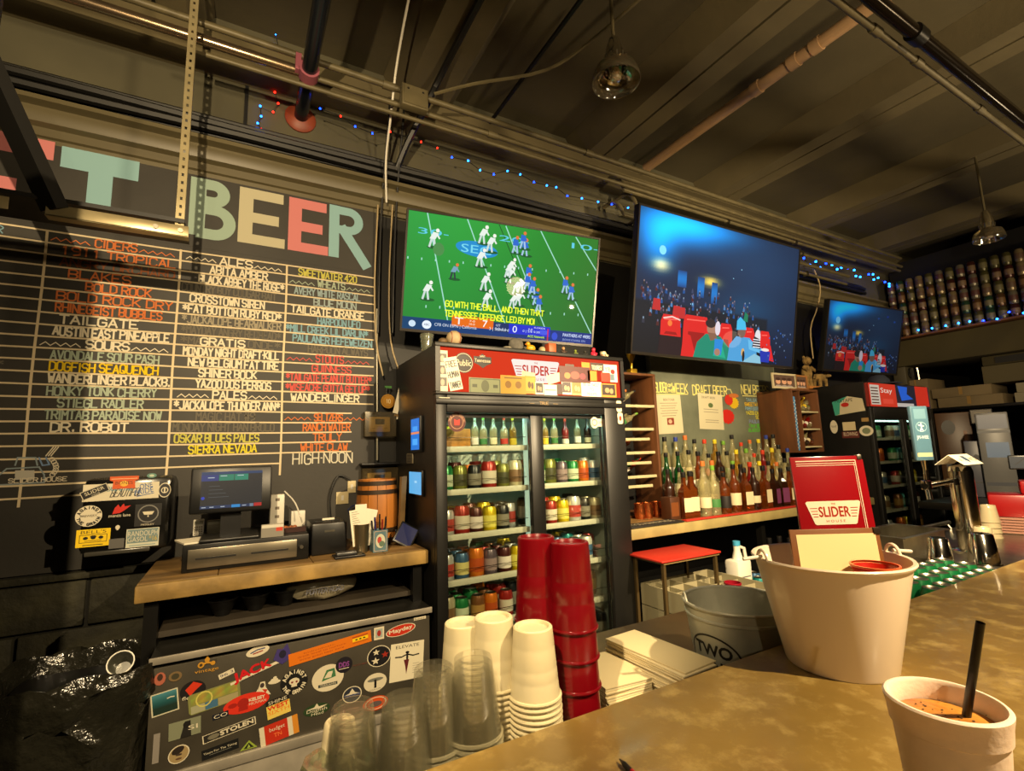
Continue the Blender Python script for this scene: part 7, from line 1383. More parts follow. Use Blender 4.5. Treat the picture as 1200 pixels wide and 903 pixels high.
for k in range(2):
    z0 = .6125+k*.105; t = thing('dish_rack', 'grey plastic compartment glass rack, %s of the two stacked' % ['lower', 'upper'][k], 'dish rack', (1.84, 1.50, z0)); b = MB(); W_, D_ = .50, .50; g = .006; h_ = .10
    for lo, hi in (((0, 0, 0), (W_, g, h_*.35)), ((0, 0, h_*.65), (W_, g, h_)), ((0, D_-g, 0), (W_, D_, h_)), ((0, g, 0), (g, D_-g, h_)), ((W_-g, g, 0), (W_, D_-g, h_)), ((g, g, 0), (W_-g, D_-g, .004))): b.box(lo, hi)
    for i in range(13): b.box((i*(W_-g)/12, 0, h_*.35), (i*(W_-g)/12+g, g, h_*.65))
    b.build('rack_frame', m_rackpl, t); b = MB()
    for i in range(1, 5): b.box((i*W_/5-.002, g, .01), (i*W_/5+.002, D_-g, h_-.012)); b.box((g, i*D_/5-.002, .01), (W_-g, i*D_/5+.002, h_-.013))
    b.build('dividers', m_rackpl, t)
for i in range(4):
    for j in range(3):
        t = thing('glass_tumbler', 'upturned tumbler in the upper dish rack, row %s from the front, %s from the left' % (ORD[j], ORD[i]), 'glass', (1.89+.1*i, 1.55+.1*j, .7225), group='tumblers in the dish rack'); MB().lathe([(.036, 0), (.034, .05), (.030, .088), (.0, .09), (0, .084), (.027, .084), (.033, .002)], seg=14).build('body', glass('rack_glass', (225, 220, 195), .15, .1, .35, (200, 190, 160)), t)
t = thing('red_cup', 'dark red plastic cup standing in the dish rack', 'cup', (2.0405, 1.448, .80)); MB().lathe([(0, 0), (.03, 0), (.036, .07), (.034, .07), (.028, .004), (0, .004)], seg=16).build('body', mat('maroon_plastic', (120, 8, 26), .3), t); MB().lathe([(.0362, .06), (.0385, .062), (.0385, .068), (.0362, .07)], seg=16).build('rim', mat('maroon_plastic', (120, 8, 26), .3), t)
t.location = (2.0, 1.57, .8135+.002); MW[t.name] = Matrix.Translation(t.location)
# jug and energy cans
Fj = Fr((0, 1.9, 0), (1, 0, 0), (0, 0, 1)); p = Fj.uv(853, 672)
t = thing('white_jug', 'white plastic jug with handle right of the red-topped stand', 'jug', (2.48, 1.90, .6125)); k = 1.3
MB().box((-.06, -.045, 0), (.06, .045, .20*k), .015).build('body', m_white, t); MB().lathe([(.03, .20*k), (.018, .235*k), (.018, .255*k), (0, .256*k)], seg=14).build('neck', m_white, t); MB().tube([(.02, -.0, .25*k), (.06, 0, .24*k), (.072, 0, .19*k), (.062, 0, .13*k)], .01, 8).build('handle', m_white, t); MB().cyl((0, 0, .2565*k), (0, 0, .275*k), .02, seg=12).build('cap', mat('cap_skyblue', (60, 150, 190), .5), t)
canvas_part(t, MW[t.name] @ Matrix.Translation((0, -.0456, .12)) @ Matrix.Rotation(PI/2, 4, 'X'), lambda cv: (cv.rect(-.045, -.06, .045, .06, (214, 210, 190)), cv.btext('KLEEN', -.035, .01, .035, .02, (60, 50, 60)), cv.rect(-.04, .05, .04, .055, (60, 60, 80))), 'label_print')
for k in range(4): place(CANP['blue' if k % 2 else 'teal'], XF((2.60+.075*(k % 2), 1.86+.09*(k//2), .6125), k, 1.25), 'blue tall can beside the white jug, %s of four' % ORD[k], 'blue cans beside the white jug')
t = thing('storage_shelf', 'low black shelf carrying the jug and cans under the counter', 'shelf', (2.4, 1.8, .59)); MB().box((2.392, 1.72, .60), (4.2, 2.08, .612)).build('board', m_dark, t, world=True); MB().box((2.4, 1.74, 0), (2.43, 1.77, .5995)).box((4.15, 1.74, 0), (4.18, 1.77, .5995)).build('post', m_blackmt, t, world=True)
for k in range(5): place(BOT[['amber_cream', 'dark', 'amber_black', 'amber_cream', 'purple'][k]], XF((2.85+.1*k, 1.95, .6125), 0, 1.1), 'bottle stored low under the back bar counter, %s from the left' % ORD[k], 'bottles stored under the counter')

# ================================================================ bar work ledge
LZ = .935
t = thing('work_ledge', 'steel work ledge behind and below the front bar', 'counter', (-.2, .72, 0))
MB().box((.12, .722, LZ-.03), (.80, 1.0, LZ), .003).box((.8005, .722, LZ-.03), (1.75, 1.30, LZ), .003).build('top', mat('ledge_steel', (96, 80, 56), .4, .6, noise=(6, .4)), t, world=True); MB().box((.15, .74, 0), (1.7, .97, LZ-.0305)).build('base', m_dark, t, world=True)
LT = LZ+.0006
# ---- the front bar itself
m_bar = mat('bar_concrete', (134, 108, 50), .36, noise=(3.4, .3), col2=(106, 83, 37), bump=(9, .08), coat=.15)
nt = m_bar.node_tree; bs = nt.nodes['Principled BSDF']; tc = nt.nodes.new('ShaderNodeTexCoord'); n2 = nt.nodes.new('ShaderNodeTexNoise'); n2.inputs['Scale'].default_value = 15; n2.inputs['Detail'].default_value = 8; n2.inputs['Roughness'].default_value = .7
r2 = nt.nodes.new('ShaderNodeValToRGB'); r2.color_ramp.elements[0].position = .50; r2.color_ramp.elements[1].position = 1.0; mx = nt.nodes.new('ShaderNodeMixRGB'); mx.inputs[2].default_value = (*s2l((204, 180, 112)), 1)
src = bs.inputs['Base Color'].links[0].from_socket; nt.links.new(tc.outputs['Object'], n2.inputs['Vector']); nt.links.new(n2.outputs['Fac'], r2.inputs[0]); nt.links.new(r2.outputs[0], mx.inputs[0]); nt.links.new(src, mx.inputs[1]); nt.links.new(mx.outputs[0], bs.inputs['Base Color'])
r3 = nt.nodes.new('ShaderNodeMapRange'); r3.inputs['To Min'].default_value = .28; r3.inputs['To Max'].default_value = .55; nt.links.new(n2.outputs['Fac'], r3.inputs['Value']); nt.links.new(r3.outputs[0], bs.inputs['Roughness'])
t = thing('front_bar', 'long mottled brown concrete bar top in the foreground', 'bar counter', (0, .3, 0))
MB().box((-2.5, -.35, 1.015), (5.4, .717, 1.07), .006).build('bar_top', m_bar, t, world=True); MB().box((-2.4, .0, 0), (5.3, .60, 1.0145)).build('bar_body', m_dark, t, world=True)
BTOP = 1.0706
# ---- cup stacks
def stack(proto, x, y, z, n, dz, group, lab, jit=.0006):
    for k in range(n):
        rd = random.Random(int(x*1000)+k)
        place(proto, XF((x+rd.uniform(-jit, jit), y+rd.uniform(-jit, jit), z+k*dz), rd.uniform(0, 6)), '%s, %s from the bottom' % (lab, ORD[k]), group)
def cup_proto(name, r_rim, r_base, h, m, ribs=(), rim_m=None, cat='cup', thick=.0012, rr=.0022, seg=30, single=False):
    """upside-down cup: rim at z=0, base at z=h"""
    t = thing(name, name, cat); lerp = lambda z: r_rim+(r_base-r_rim)*z/h
    pr = [(lerp(0), 0)]
    zz = sorted(ribs)
    for z, d in zz: pr += [(lerp(z)-0, z-.002), (lerp(z)-d, z+.001)] ; pr += [(lerp(z+.003)-d*.4, z+.004)]
    pr += [(r_base, h-.002), (r_base-.002, h), (r_base-.006, h), (r_base-.008, h-.005), (0, h-.005)]
    inner = [(0, h-.0065), (r_base-.009, h-.0065), (r_base-thick, h-.008), (r_rim-thick, 0)]
    MB().lathe(pr+([] if single else inner), seg=seg).build('body', m, t)
    MB().lathe([(r_rim-.0005, 0), (r_rim+rr, -.0005), (r_rim+rr*1.4, .0018), (r_rim+rr, .0045), (r_rim-.0002, .005)], seg=seg).build('rim', rim_m or m, t)
    t['_u'] = 0; return t
m_redc = glass('red_cup_plastic', (200, 6, 22), .08, .12, .62, (116, 2, 14))
red = cup_proto('red_tumbler', .0475, .0385, .165, m_redc, ((.05, .001), (.09, .0008)))
RG = 'red tumblers stacked upside down'
p = at(667, 636, 'z', 1.312); stack(red, p.x-.004, p.y-.008, LT+.0005, 5, .054, RG, 'red plastic tumbler in the front red stack')
p = at(628, 628, 'z', 1.325); stack(red, p.x, p.y, LT+.0005, 5, .056, RG, 'red plastic tumbler in the rear red stack')
m_pap = mat('paper_cup_white', (190, 178, 142), .45, sss=.25)
pap = cup_proto('white_cup', .0455, .036, .118, m_pap, ((.03, .0007), (.05, .0007), (.085, .0006)), rr=.0024)
PG = 'white cups stacked upside down'
p = at(621, 731, 'z', 1.185); stack(pap, p.x, p.y-.01, LT+.0005, 15, .0094, PG, 'white cup in the nearest white stack')
p = at(581, 720, 'z', 1.20); stack(pap, p.x, p.y+.01, LT+.0005, 16, .0094, PG, 'white cup in the tallest white stack behind')
p = at(553, 728, 'z', 1.19); stack(pap, p.x-.004, p.y+.03, LT+.0005, 15, .0092, PG, 'white cup in the rear left white stack')
m_clr = glass('clear_cup_plastic', (255, 255, 254), .03, .05, .016, (230, 220, 180), fk=.35)
clr = cup_proto('clear_cup', .046, .032, .12, m_clr, ((.085, .001), (.092, .001), (.099, .001)), rr=.0022, seg=28, single=True, rim_m=glass('clear_cup_rim', (254, 254, 250), .12, .08, .12, (225, 215, 175)))
GG = 'clear plastic cups stacked upside down'
p = at(555, 768, 'z', 1.165); stack(clr, p.x+.004, p.y+.01, LT+.0005, 12, .0095, GG, 'clear plastic cup in the stack beside the white cups')
p = at(516, 781, 'z', 1.16); stack(clr, p.x, p.y+.03, LT+.0005, 11, .0095, GG, 'clear plastic cup in the rear clear stack')
p = at(470, 812, 'z', 1.135); stack(clr, p.x+.004, max(p.y, .772), LT+.0005, 9, .0092, GG, 'clear plastic cup in the stack at the left end')
p = at(444, 828, 'z', 1.12); stack(clr, p.x-.03, .86, LT+.0005, 7, .0095, GG, 'clear plastic cup in the small stack behind the left end')
m_tr = glass('frosted_white_plastic', (226, 216, 190), .1, .15, .62, (222, 208, 170))
sm = cup_proto('small_cup', .034, .024, .075, m_tr, ((.05, .0006),), rr=.0018, seg=22)
p = at(398, 842, 'z', 1.07); stack(sm, p.x, p.y, LT+.0005, 7, .0095, 'small frosted cups stacked upside down', 'small frosted cup in the short stack by the sticker cooler')
q = at(383, 888, 'z', 1.035)
t = thing('glass_jar', 'upturned thick glass mug bottom at the lower frame edge', 'glass', (q.x, max(q.y, .77), LT)); MB().lathe([(.04, 0), (.042, .01), (.042, .085), (.036, .1), (.025, .1), (.02, .095), (0, .094), (0, .085), (.034, .08), (.036, 0)], seg=10).build('body', glass('thick_glass', (220, 225, 200), .22, .05, .12, (180, 180, 150)), t); MB().tube([(.042+.03*math.sin(PI*i/8), 0, .02+.06*i/8) for i in range(9)], .007, 8).build('handle', glass('thick_glass'), t)
# ---- napkins
m_nap = mat('napkin_cream', (224, 210, 170), .9, noise=(40, .06)); m_nap2 = mat('napkin_cream_b', (206, 190, 148), .9)
def napkins(x, y, rz, w_, d_, n, lab, th=.0042):
    for k in range(n):
        rd = random.Random(n*31+k); z = LT+k*(th+.0006)
        b = MB(); b.box((-w_/2, -d_/2, 0), (w_/2, d_/2, th), .0012); o = b.build('paper_napkin', m_nap if k % 2 else m_nap2, None, XF((x+rd.uniform(-.003, .003), y+rd.uniform(-.003, .003), z), rz+rd.uniform(-.03, .03)))
        tag(o, '%s, %s from the bottom' % (lab, ORD[k]), 'napkin', 'cream paper napkins in stacks')
a = at(790, 775, 'z', 1.0)
napkins(.910, .945, .04, .108, .25, 17, 'long cream napkin in the taller stack by the tin pail')
napkins(.785, .985, -.10, .125, .17, 11, 'cream napkin in the lower stack beside the red tumblers')
# ---- galvanised pail
def pail(name, label, cat, c, rb, rt, h, m, rim=.0035, seg=48, sx=1, sy=1):
    t = thing(name, label, cat, c)
    MB().lathe([(0, .004), (rb*.97, .004), (rb, 0), (rb+.0015, .003), (rt, h), (rt-.002, h), (rb-.001, .007), (0, .007)], seg=seg, sx=sx, sy=sy).build('body', m, t)
    MB().lathe([(rt-.002, h-.004), (rt+rim, h-.003), (rt+rim*1.5, h+.001), (rt+rim, h+.004), (rt-.002, h+.003), (rt-.003, h)], seg=seg, sx=sx, sy=sy).build('rim', m, t)
    return t
m_pail = mat('tin_pail', (190, 190, 172), .42, .25, noise=(7, .35), bump=(12, .1))
t = pail('galvanized_pail', 'galvanized tin pail with an oval black logo, behind the white bucket', 'bucket', (1.105, .862, LT), .100, .125, .182, m_pail)
MB().lathe([(.121, .152), (.1245, .154), (.1245, .158), (.122, .160)], seg=48).build('bead', m_pail, t)
for a_ in (2.55, 5.7):
    b = MB(); b.tube([(.126*math.cos(a_+q), .126*math.sin(a_+q), .180+.022*math.cos(q*9)) for q in [(-.17+.034*i) for i in range(11)]], .0025, 6); b.build('ear', m_pail, t)
cv = Cv(); r_ = .1215
b = MB(); 
def oncone(u, v, off=.0012):      # u along the circumference, v up, logo centred towards the camera
    a0 = math.atan2(-.875, -1.075)-.60; z = .072+v; r = .100+.025*z/.182+off; a = a0+u/r; return Vector((r*math.cos(a), r*math.sin(a), z))
def wrap(cv, nm_, parent, f, m_=PRINT):
    me = bpy.data.meshes.new(nm_); V = [f(x, y, .0008+z*6) for x, y, z in cv.V]; me.from_pydata([tuple(v) for v in V], [], cv.F); me.materials.append(m_)
    a = me.color_attributes.new('Col', 'FLOAT_COLOR', 'CORNER'); a.data.foreach_set('color', [x for c in cv.K for x in c]); o = link(nm_, me, parent); KID.setdefault(parent.name, []).append(o); return o
bmesh_dummy = b.b.free()
cv.ring(0, 0, .068, .0045, KO, 44, ry=.052); cv.btext('TWO', -.048, .006, .048, .026, KO, bold=.0013); cv.btext('LANE', -.042, -.030, .042, .024, KO, bold=.0013)
wrap(cv, 'printed_logo', t, oncone)
# ---- white bucket with menus
bc = (1.060, .598); bh = .20
m_wb = mat('white_enamel', (234, 216, 192), .28, coat=.25)
t = pail('white_bucket', 'large white metal bucket on the bar holding menus', 'bucket', (bc[0], bc[1], BTOP), .094, .137, bh, m_wb, .004, 64)
for a_ in (PI*.86, -.14*PI):
    d = Vector((math.cos(a_), math.sin(a_), 0)); tdir = Vector((-d.y, d.x, 0)); b = MB(); pts = [d*.139+tdir*.018*math.cos(q)+Vector((0, 0, bh-.002+.022*math.sin(q))) for q in [PI*i/10 for i in range(11)]]; b.tube(pts, .0035, 8); b.build('ear', m_wb, t); MB().cyl(d*.140+Vector((0, 0, bh+.008)), d*.180+Vector((0, 0, bh+.004)), .0035, seg=8).build('handle_peg', m_white, t)
def upright(name, label, cat, M, w_, h_, th, m, parts):
    t = thing(name, label, cat, M=M); MB().box((-w_/2, 0, 0), (w_/2, th, h_), .0015).build('cover', m, t)
    canvas_part(t, M @ Matrix.Translation((0, -.0006, 0)) @ Matrix.Rotation(PI/2, 4, 'X'), parts, 'cover_print'); return t
m_menu = mat('menu_red', (128, 10, 18), .22, coat=.4)
yaw = -.50
def d_menu(cv):
    L_ = (222, 190, 170); w_, h_ = .172, .272
    for o_, wd in ((.008, .0022), (.0125, .0014), (.0165, .0014)): cv.line([(-w_/2+.008, h_-o_), (w_/2-.010, h_-o_)], wd, L_)
    for o_ in (.010, .014): cv.line([(w_/2-o_, .03), (w_/2-o_, h_-.008)], .0012, L_)
    slider_logo(cv, -.066, h_-.168, .060, h_-.112, (222, 204, 180), (150, 40, 24))
M1 = Matrix.Translation((bc[0]+.080, bc[1]+.006, BTOP+.038)) @ Matrix.Rotation(yaw, 4, 'Z') @ Matrix.Rotation(-.10, 4, 'X')
t = thing('menu', 'glossy red menu with the bar logo standing in the white bucket', 'menu', M=M1); MB().box((-.080, 0, 0), (.080, .007, .365), .0015).build('cover', m_menu, t)
def d_menu3(cv):
    L_ = (222, 190, 170); w_, h_ = .160, .365
    for o_, wd in ((.010, .0022), (.0155, .0014), (.020, .0014)): cv.line([(-w_/2+.012, h_-o_), (w_/2-.014, h_-o_)], wd, L_)
    cv.line([(w_/2-.014, .03), (w_/2-.014, h_-.010)], .0018, L_); cv.line([(w_/2-.018, .03), (w_/2-.018, h_-.016)], .0010, L_)
    slider_logo(cv, -.062, h_-.148, .060, h_-.098, (222, 204, 180), (150, 40, 24))
canvas_part(t, M1 @ Matrix.Translation((0, -.0006, 0)) @ Matrix.Rotation(PI/2, 4, 'X'), d_menu3, 'cover_print', attrmat('menu_print', 0, .3, .4)); MB().box((.072, -.002, .356), (.0815, .009, .367), .001).build('metal_corner', m_steel, t)
M2 = Matrix.Translation((bc[0]+.088, bc[1]+.018, BTOP+.036)) @ Matrix.Rotation(yaw-.04, 4, 'Z') @ Matrix.Rotation(-.10, 4, 'X')
t = thing('menu', 'second red menu just behind the front one, edge showing on the right', 'menu', M=M2); MB().box((-.072, 0, 0), (.090, .007, .358), .0015).build('cover', m_menu, t); MB().box((.068, .0072, .05), (.092, .0090, .35)).build('inside_pages', m_paper, t)
M3 = Matrix.Translation((bc[0]-.002, bc[1]-.030, BTOP+.05)) @ Matrix.Rotation(yaw-.03, 4, 'Z') @ Matrix.Rotation(-.10, 4, 'X')
t = thing('menu_board', 'cream menu sheet in a brown leather-edged holder, front of the bucket', 'menu', M=M3); w_, h_ = .090, .208
MB().box((-w_, 0, 0), (w_, .005, h_), .0015).build('holder', mat('holder_brown', (112, 66, 24), .45), t); canvas_part(t, M3 @ Matrix.Translation((0, -.0006, 0)) @ Matrix.Rotation(PI/2, 4, 'X'), lambda cv: (cv.rect(-w_+.012, .01, w_-.009, h_-.010, (226, 204, 150)),), 'menu_sheet'); MB().box((w_-.012, -.0022, h_-.012), (w_+.001, .006, h_+.001), .0005).build('metal_corner', mat('dark_corner', (80, 70, 60), .3, .8), t)
M4 = Matrix.Translation((bc[0]-.012, bc[1]-.052, BTOP+.055)) @ Matrix.Rotation(yaw-.1, 4, 'Z')
t = thing('small_tray', 'round red ashtray-like dish lying inside the white bucket', 'dish', (bc[0]+.012, bc[1]-.078, BTOP+.178)); MB().lathe([(0, .002), (.034, .002), (.040, .014), (.037, .016), (.032, .005), (0, .006)], seg=28).build('body', mat('dish_red', (170, 30, 20), .2), t); MB().lathe([(.0375, .0162), (.041, .017), (.041, .0205), (.0375, .0205)], seg=28).build('rim', mat('dish_orange', (210, 90, 40), .2), t)
# ---- foam cup
fc = at(1106, 815, 'z', 1.218)
m_foam = mat('foam_white', (236, 212, 190), .6, noise=(70, .03), bump=(160, .08), sss=.15)
t = thing('foam_cup', 'white foam cup full of orange-brown frozen drink, bottom right', 'cup', (fc.x, fc.y, BTOP)); h_ = .145; R1, R2 = .040, .0535
rr = lambda z: R1+(R2-R1)*z/h_
MB().lathe([(0, 0), (R1, 0), (R1+.001, .002), (rr(.115)-.0005, .115), (rr(.115)+.0018, .1165), (rr(.13)+.0016, .130), (R2+.002, h_-.006), (R2+.0025, h_-.002), (R2+.0005, h_), (R2-.002, h_), (R2-.0045, h_-.003), (R2-.006, h_-.02), (R1-.004, .005), (0, .005)], seg=64).build('cup', m_foam, t)
m_drink = mat('iced_coffee', (206, 146, 60), .35, noise=(22, .35), col2=(150, 88, 28), bump=(40, .4))
b = MB(); b.lathe([(0, .1262), (.02, .1265), (.035, .1255), (R2-.0078, .1235)], seg=48); o = b.build('drink', m_drink, t)
b = MB()
for k in range(34):
    a_ = random.uniform(0, 2*PI); q = .044*math.sqrt(random.random()); b.ball((q*math.cos(a_), q*math.sin(a_), .1268), random.uniform(.0006, .0014), (1.6, 1, .4), 1)
b.build('spice_flakes', mat('nutmeg', (70, 40, 16), .8), t)['kind'] = 'stuff'
p0 = at(1121, 834, 'z', BTOP+.127); p1 = at(1149, 729, 'z', 1.302)
v = Vector((p1.x-p0.x, p1.y-p0.y, p1.z-p0.z))
t = thing('straw', 'black straw standing in the foam cup', 'straw', (p0.x, p0.y, BTOP+.09)); q0 = Vector((0, 0, 0)); e_ = v+Vector((0, 0, p0.z-BTOP-.09))
b = MB(); d = e_.normalized(); 
b.tube([q0, e_], .0042, 14, cap=False); b.tube([e_, q0], .0036, 14, cap=False); b.build('tube', mat('straw_black', (10, 10, 12), .3), t)
p = at(738, 900, 'z', 1.075); t = thing('pen', 'black and red pen lying on the bar at the bottom edge', 'pen', at(726, 889, 'z', 1.0745)); q = at(760, 925, 'z', 1.0745)-at(726, 889, 'z', 1.0745); d = q.normalized()
MB().cyl(d*.012, d*.030, .0036, seg=10).build('grip', m_blackpl, t); MB().cyl(d*.030, d*.14, .0042, seg=12).build('barrel', mat('pen_red', (150, 20, 26), .3), t); MB().tube([(0, 0, 0), d*.012], [.0008, .0034], 8).build('tip', m_blackpl, t)

# ================================================================ beer tower and the right-hand end
ty = 1.0; a = at(1143, 640, 'y', ty); tz = 1.0705
t = thing('bar_deck', 'steel drip deck behind the front bar carrying the beer tower', 'counter', (2.2, .73, 0)); MB().box((2.46, .722, .985), (4.2, 1.32, 1.0), .003).build('deck', m_steel, t, world=True); MB().box((2.47, .75, 0), (4.15, 1.28, .9845)).build('base', m_dark, t, world=True); MB().cyl((2.46, 1.33, 1.03), (3.6, 1.33, 1.03), .012, seg=10).build('rail', m_steel, t, world=True)
for x_ in (2.5, 3.0, 3.57): MB().cyl((x_, 1.312, 1.0005), (x_, 1.33, 1.03), .006, seg=8).build('rail_post', m_steel, t, world=True)
tx_ = a.x-.04
t = thing('beer_tower', 'polished chrome beer tower leaning slightly with a paper sign on top', 'beer tap', (tx_, ty, 1.0006)); top = at(1121, 552, 'y', ty)-Vector((tx_, ty, 1.0006)); top.y = 0; tz_ = Vector((top.x*0+.0, 0, top.z))
hx_ = at(1083, 540, 'y', ty-.014).x; hd = hx_-tx_
MB().cyl((0, 0, 0), (0, 0, top.z), .045, .045, 28).build('column', m_chrome, t); MB().lathe([(0, 0), (.07, 0), (.07, .008), (.05, .014), (0, .014)], seg=28).build('base_flange', m_chrome, t); MB().lathe([(.0455, top.z), (.04, top.z+.02), (0, top.z+.03)], seg=24).build('dome', m_chrome, t)
b = MB(); b.cyl((-.045, 0, top.z-.04), (hd-.02, -.01, top.z-.045), .013, seg=12); b.cyl((hd, -.01, top.z-.03), (hd-.012, -.02, top.z-.10), .010, seg=10); b.lathe([(0, -.02), (.018, -.018), (.018, .018), (0, .02)], (hd, -.01, top.z-.042), 14); b.lathe([(0, -.016), (.022, -.014), (.022, .014), (0, .016)], (-.10, -.004, top.z-.042), 14); b.build('faucet', m_chrome, t); MB().cyl((hd, -.012, top.z-.02), (hd, -.014, top.z+.02), .008, seg=10).build('collar', m_chrome, t)
# folded paper sign on the tower
sg = thing('paper_sign', 'folded white card with a blue crest on top of the beer tower', 'sign', (tx_, ty, 1.0006+top.z+.0305)); w_ = .115
b = MB(); b.prism([(-.1, -.055, -.0), (-.1, 0, .045), (-.1, .055, 0), (-.1, .052, 0), (-.1, 0, .0425), (-.1, -.052, 0)], (.2, 0, 0)); b.build('card', m_paper, sg)
Ms = MW[sg.name] @ Matrix.Translation((0, -.0275, .0225)) @ Matrix.Rotation(math.atan2(.045, .055), 4, 'X') @ Matrix.Translation((0, 0, .0008))
canvas_part(sg, Ms, lambda cv: (cv.poly([(-.02, .022), (.018, .022), (.018, -.005), (-.001, -.022), (-.02, -.005)], (60, 80, 110)), cv.btext('WIFI', .028, -.012, .06, .02, (90, 100, 110)), cv.ring(.078, 0, .012, .003, (70, 80, 100)), cv.btext('A', -.075, -.012, -.045, .02, (120, 120, 110))), 'sign_print')
# tap handle
ha, hb = at(1083, 540, 'y', ty-.02), at(1082, 476, 'y', ty-.02)
t = thing('tap_handle', 'tall pale blue tap handle with a white figure emblem', 'tap handle', (hx_, ty-.014, 1.0006+top.z+.0202)); hh = hb.z-(1.0006+top.z+.02)
MB().cyl((0, 0, 0), (0, 0, .04), .008, .012, 12).build('ferrule', m_chrome, t)
yaw2 = -.35; Rz = Matrix.Rotation(yaw2, 4, 'Z'); b = MB(); b.box((-.042, -.008, .04), (.042, .008, hh), .003); bmesh.ops.transform(b.b, matrix=Rz, verts=b.b.verts[:]); b.build('paddle', mat('handle_blue', (64, 92, 108), .4), t)
def d_tap(cv):
    w_, h0, h1 = .036, .05, hh-.008; H2 = h1-h0; cv.rect(-w_, h0, w_, h1, (62, 94, 112)); cv.rect(-w_*.8, h0+H2*.78, w_*.8, h1-.004, (84, 116, 132)); cv.rect(-w_, h0+H2*.03, w_, h0+H2*.10, (196, 176, 120)); cv.ring(0, h0+H2*.62, .026, .0016, (150, 180, 190), 24, ry=.02); cv.btext('JM-WISE', -w_*.8, h0+H2*.38, w_*.8, .014, (190, 205, 205))
    y_ = h0+H2*.62; cv.ell(0, y_+.012, .004, .004, (205, 212, 210), 10); cv.line([(-.014, y_+.008), (0, y_+.004), (.012, y_+.003)], .003, (205, 212, 210)); cv.line([(0, y_+.008), (0, y_-.004), (-.006, y_-.016)], .005, (205, 212, 210)); cv.line([(0, y_-.004), (.006, y_-.016)], .004, (205, 212, 210))
canvas_part(t, MW[t.name] @ Rz @ Matrix.Translation((0, -.0088, 0)) @ Matrix.Rotation(PI/2, 4, 'X'), d_tap, 'handle_print')
# steam pan, shaker cups
pn = at(1082, 618, 'z', 1.12)
t = thing('steel_pan', 'rectangular steel pan behind the bucket, left of the beer tower', 'pan', (2.72, 1.20, 1.0006)); b = MB(); w_, d_, h_ = .20, .10, .085
for lo, hi in (((-w_, -d_, 0), (w_, -d_+.003, h_)), ((-w_, d_-.003, 0), (w_, d_, h_)), ((-w_, -d_+.003, 0), (-w_+.003, d_-.003, h_)), ((w_-.003, -d_+.003, 0), (w_, d_-.003, h_)), ((-w_+.003, -d_+.003, 0), (w_-.003, d_-.003, .003))): b.box(lo, hi)
b.build('pan', m_steel, t); b = MB(); f = .018
for lo, hi in (((-w_-f, -d_-f, h_), (w_+f, -d_, h_+.003)), ((-w_-f, d_, h_), (w_+f, d_+f, h_+.003)), ((-w_-f, -d_, h_), (-w_, d_, h_+.003)), ((w_, -d_, h_), (w_+f, d_, h_+.003))): b.box(lo, hi)
b.build('flange', m_steel, t)
for k, (px_, py_, y_) in enumerate(((1107, 648, .98), (1151, 655, .93))):
    p = at(px_, py_, 'y', y_); t = thing('shaker_tin', ['upturned chrome shaker tin behind the green cans', 'larger upturned chrome shaker tin at the foot of the beer tower'][k], 'shaker', ((2.53, .98, 1.0006), (2.66, .885, 1.0006))[k]); k_ = (1.0, 1.15)[k]; MB().lathe([(.044*k_, 0), (.046*k_, .002), (.034*k_, .10*k_), (.030*k_, .104*k_), (0, .104*k_), (0, .1*k_), (.03*k_, .098*k_), (.042*k_, 0)], seg=28).build('body', m_chrome, t); MB().lathe([(.0455*k_, .0), (.048*k_, .002), (.046*k_, .005)], seg=28).build('rim', m_chrome, t)
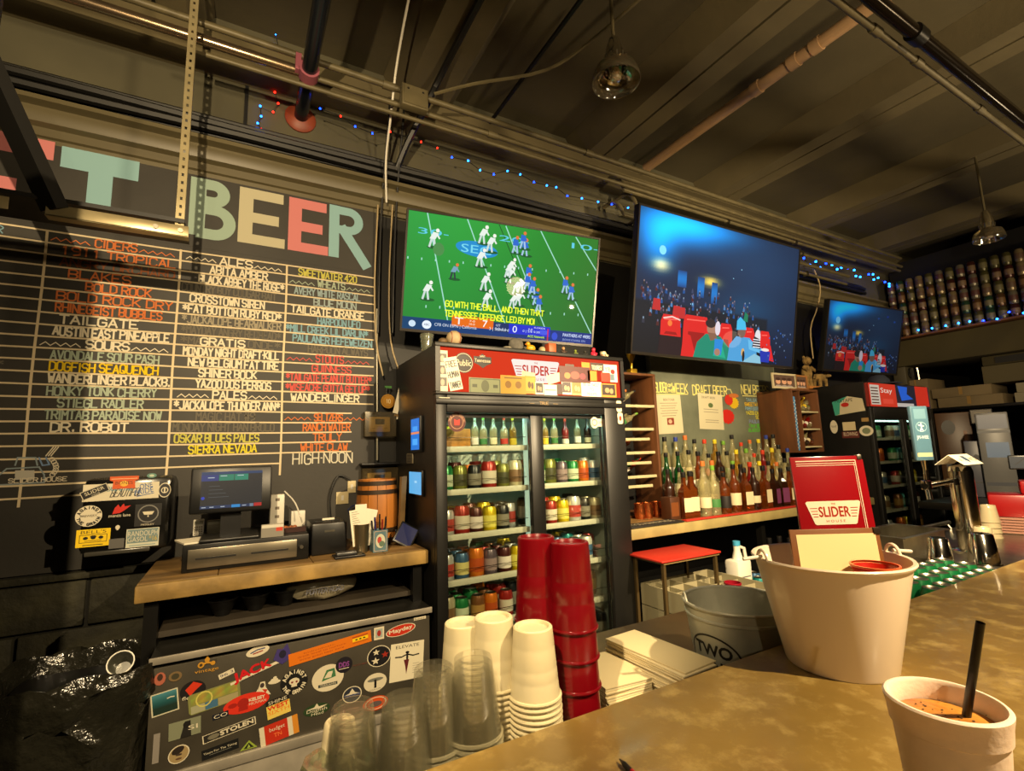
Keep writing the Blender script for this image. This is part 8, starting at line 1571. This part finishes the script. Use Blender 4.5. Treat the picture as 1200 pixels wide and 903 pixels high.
# green cans tray
greens = mat('can_deepgreen', (16, 92, 50), .28, .4)
t = can_proto('deepgreen', (16, 92, 50), None); gcan = t
cv = Cv(); cv.btext('Sl', -.018, .035, .018, .04, (214, 220, 200), lean=.2); cv.ell(.014, .04, .006, .006, (214, 110, 60), 10)
wrap(cv, 'can_print', t, lambda u, v, off: Vector((.0336*math.sin(u/.0336-.45), -.0336*math.cos(u/.0336-.45), v+off*.0)).normalized()*0+Vector(((.0334+off)*math.sin(u/.0334-.45), -(.0334+off)*math.cos(u/.0334-.45), v)))
k = 0
for j in range(3):
    for i in range(7):
        x, y = 1.845+.074*i+.02*j, .772+.074*j
        place(gcan, XF((x+.07, y, .9156), .1*i, 1.06), 'green can, %s row from the bar edge, %s from the left' % (ORD[j], ORD[i]), 'green soda cans in rows behind the bar'); k += 1
t = thing('can_shelf', 'low shelf holding the green cans behind the bar', 'shelf', (1.76, .722, .88)); MB().box((1.756, .722, .895), (2.455, 1.30, .915)).build('board', m_blackmt, t, world=True); MB().box((1.76, .9, 0), (2.45, 1.2, .8945)).build('base', m_dark, t, world=True)
# right-hand clutter on the bar: plastic cup stacks, red crate
sm2 = cup_proto('frosted_cup', .040, .030, .085, m_tr, ((.06, .0006),), rr=.0018, seg=22)
p = at(1158, 640, 'y', .64); stack(sm2, at(1154, 640, 'y', .95).x, .95, 1.0006, 3, .016, 'frosted cups at the right end', 'frosted plastic cup in the shorter right-hand stack')
stack(sm2, at(1165, 640, 'y', 1.08).x, 1.08, 1.0006, 4, .026, 'frosted cups at the right end', 'frosted plastic cup in the taller right-hand stack')
F_ = Fr((3.55, 1.1, 0), (.31, -.951, 0), (0, 0, 1)); a, c = F_.uv(1166, 640), F_.uv(1204, 580); w_ = .33; z1_ = c[1]-1.0006
M = Matrix.Translation(F_.p(a[0]+w_/2, 1.0006)) @ Matrix.Rotation(math.atan2(-.951, .31), 4, 'Z')
t = thing('red_caddy', 'bright red plastic caddy at the right frame edge', 'caddy', M=M); rp_ = mat('red_plastic', (150, 10, 14), .35)
MB().box((-w_/2, 0, z1_*.42), (w_/2, .2, z1_), .012).build('body', rp_, t); MB().box((-w_/2+.02, .012, 0), (w_/2-.02, .19, z1_*.4195)).build('base', mat('caddy_white', (190, 160, 140), .5), t); MB().box((-w_*.1, .04, z1_+.0005), (w_/2, .18, z1_+.07), .01).build('tray', rp_, t)
for i in range(6): MB().box((-w_/2+.018, .002, .006+z1_*.068*i), (w_/2-.018, .0119, .013+z1_*.068*i)).build('rib', mat('pink_rim', (170, 120, 104), .4), t)
def kill(q):
    for c_ in KID.get(q.name, []): kill(c_)
    bpy.data.objects.remove(q)
for o in [q for q in bpy.data.objects if q.type == 'EMPTY' and q.get('_u', 1) == 0]: kill(o)
for o in bpy.data.objects:
    if '_u' in o: del o['_u']
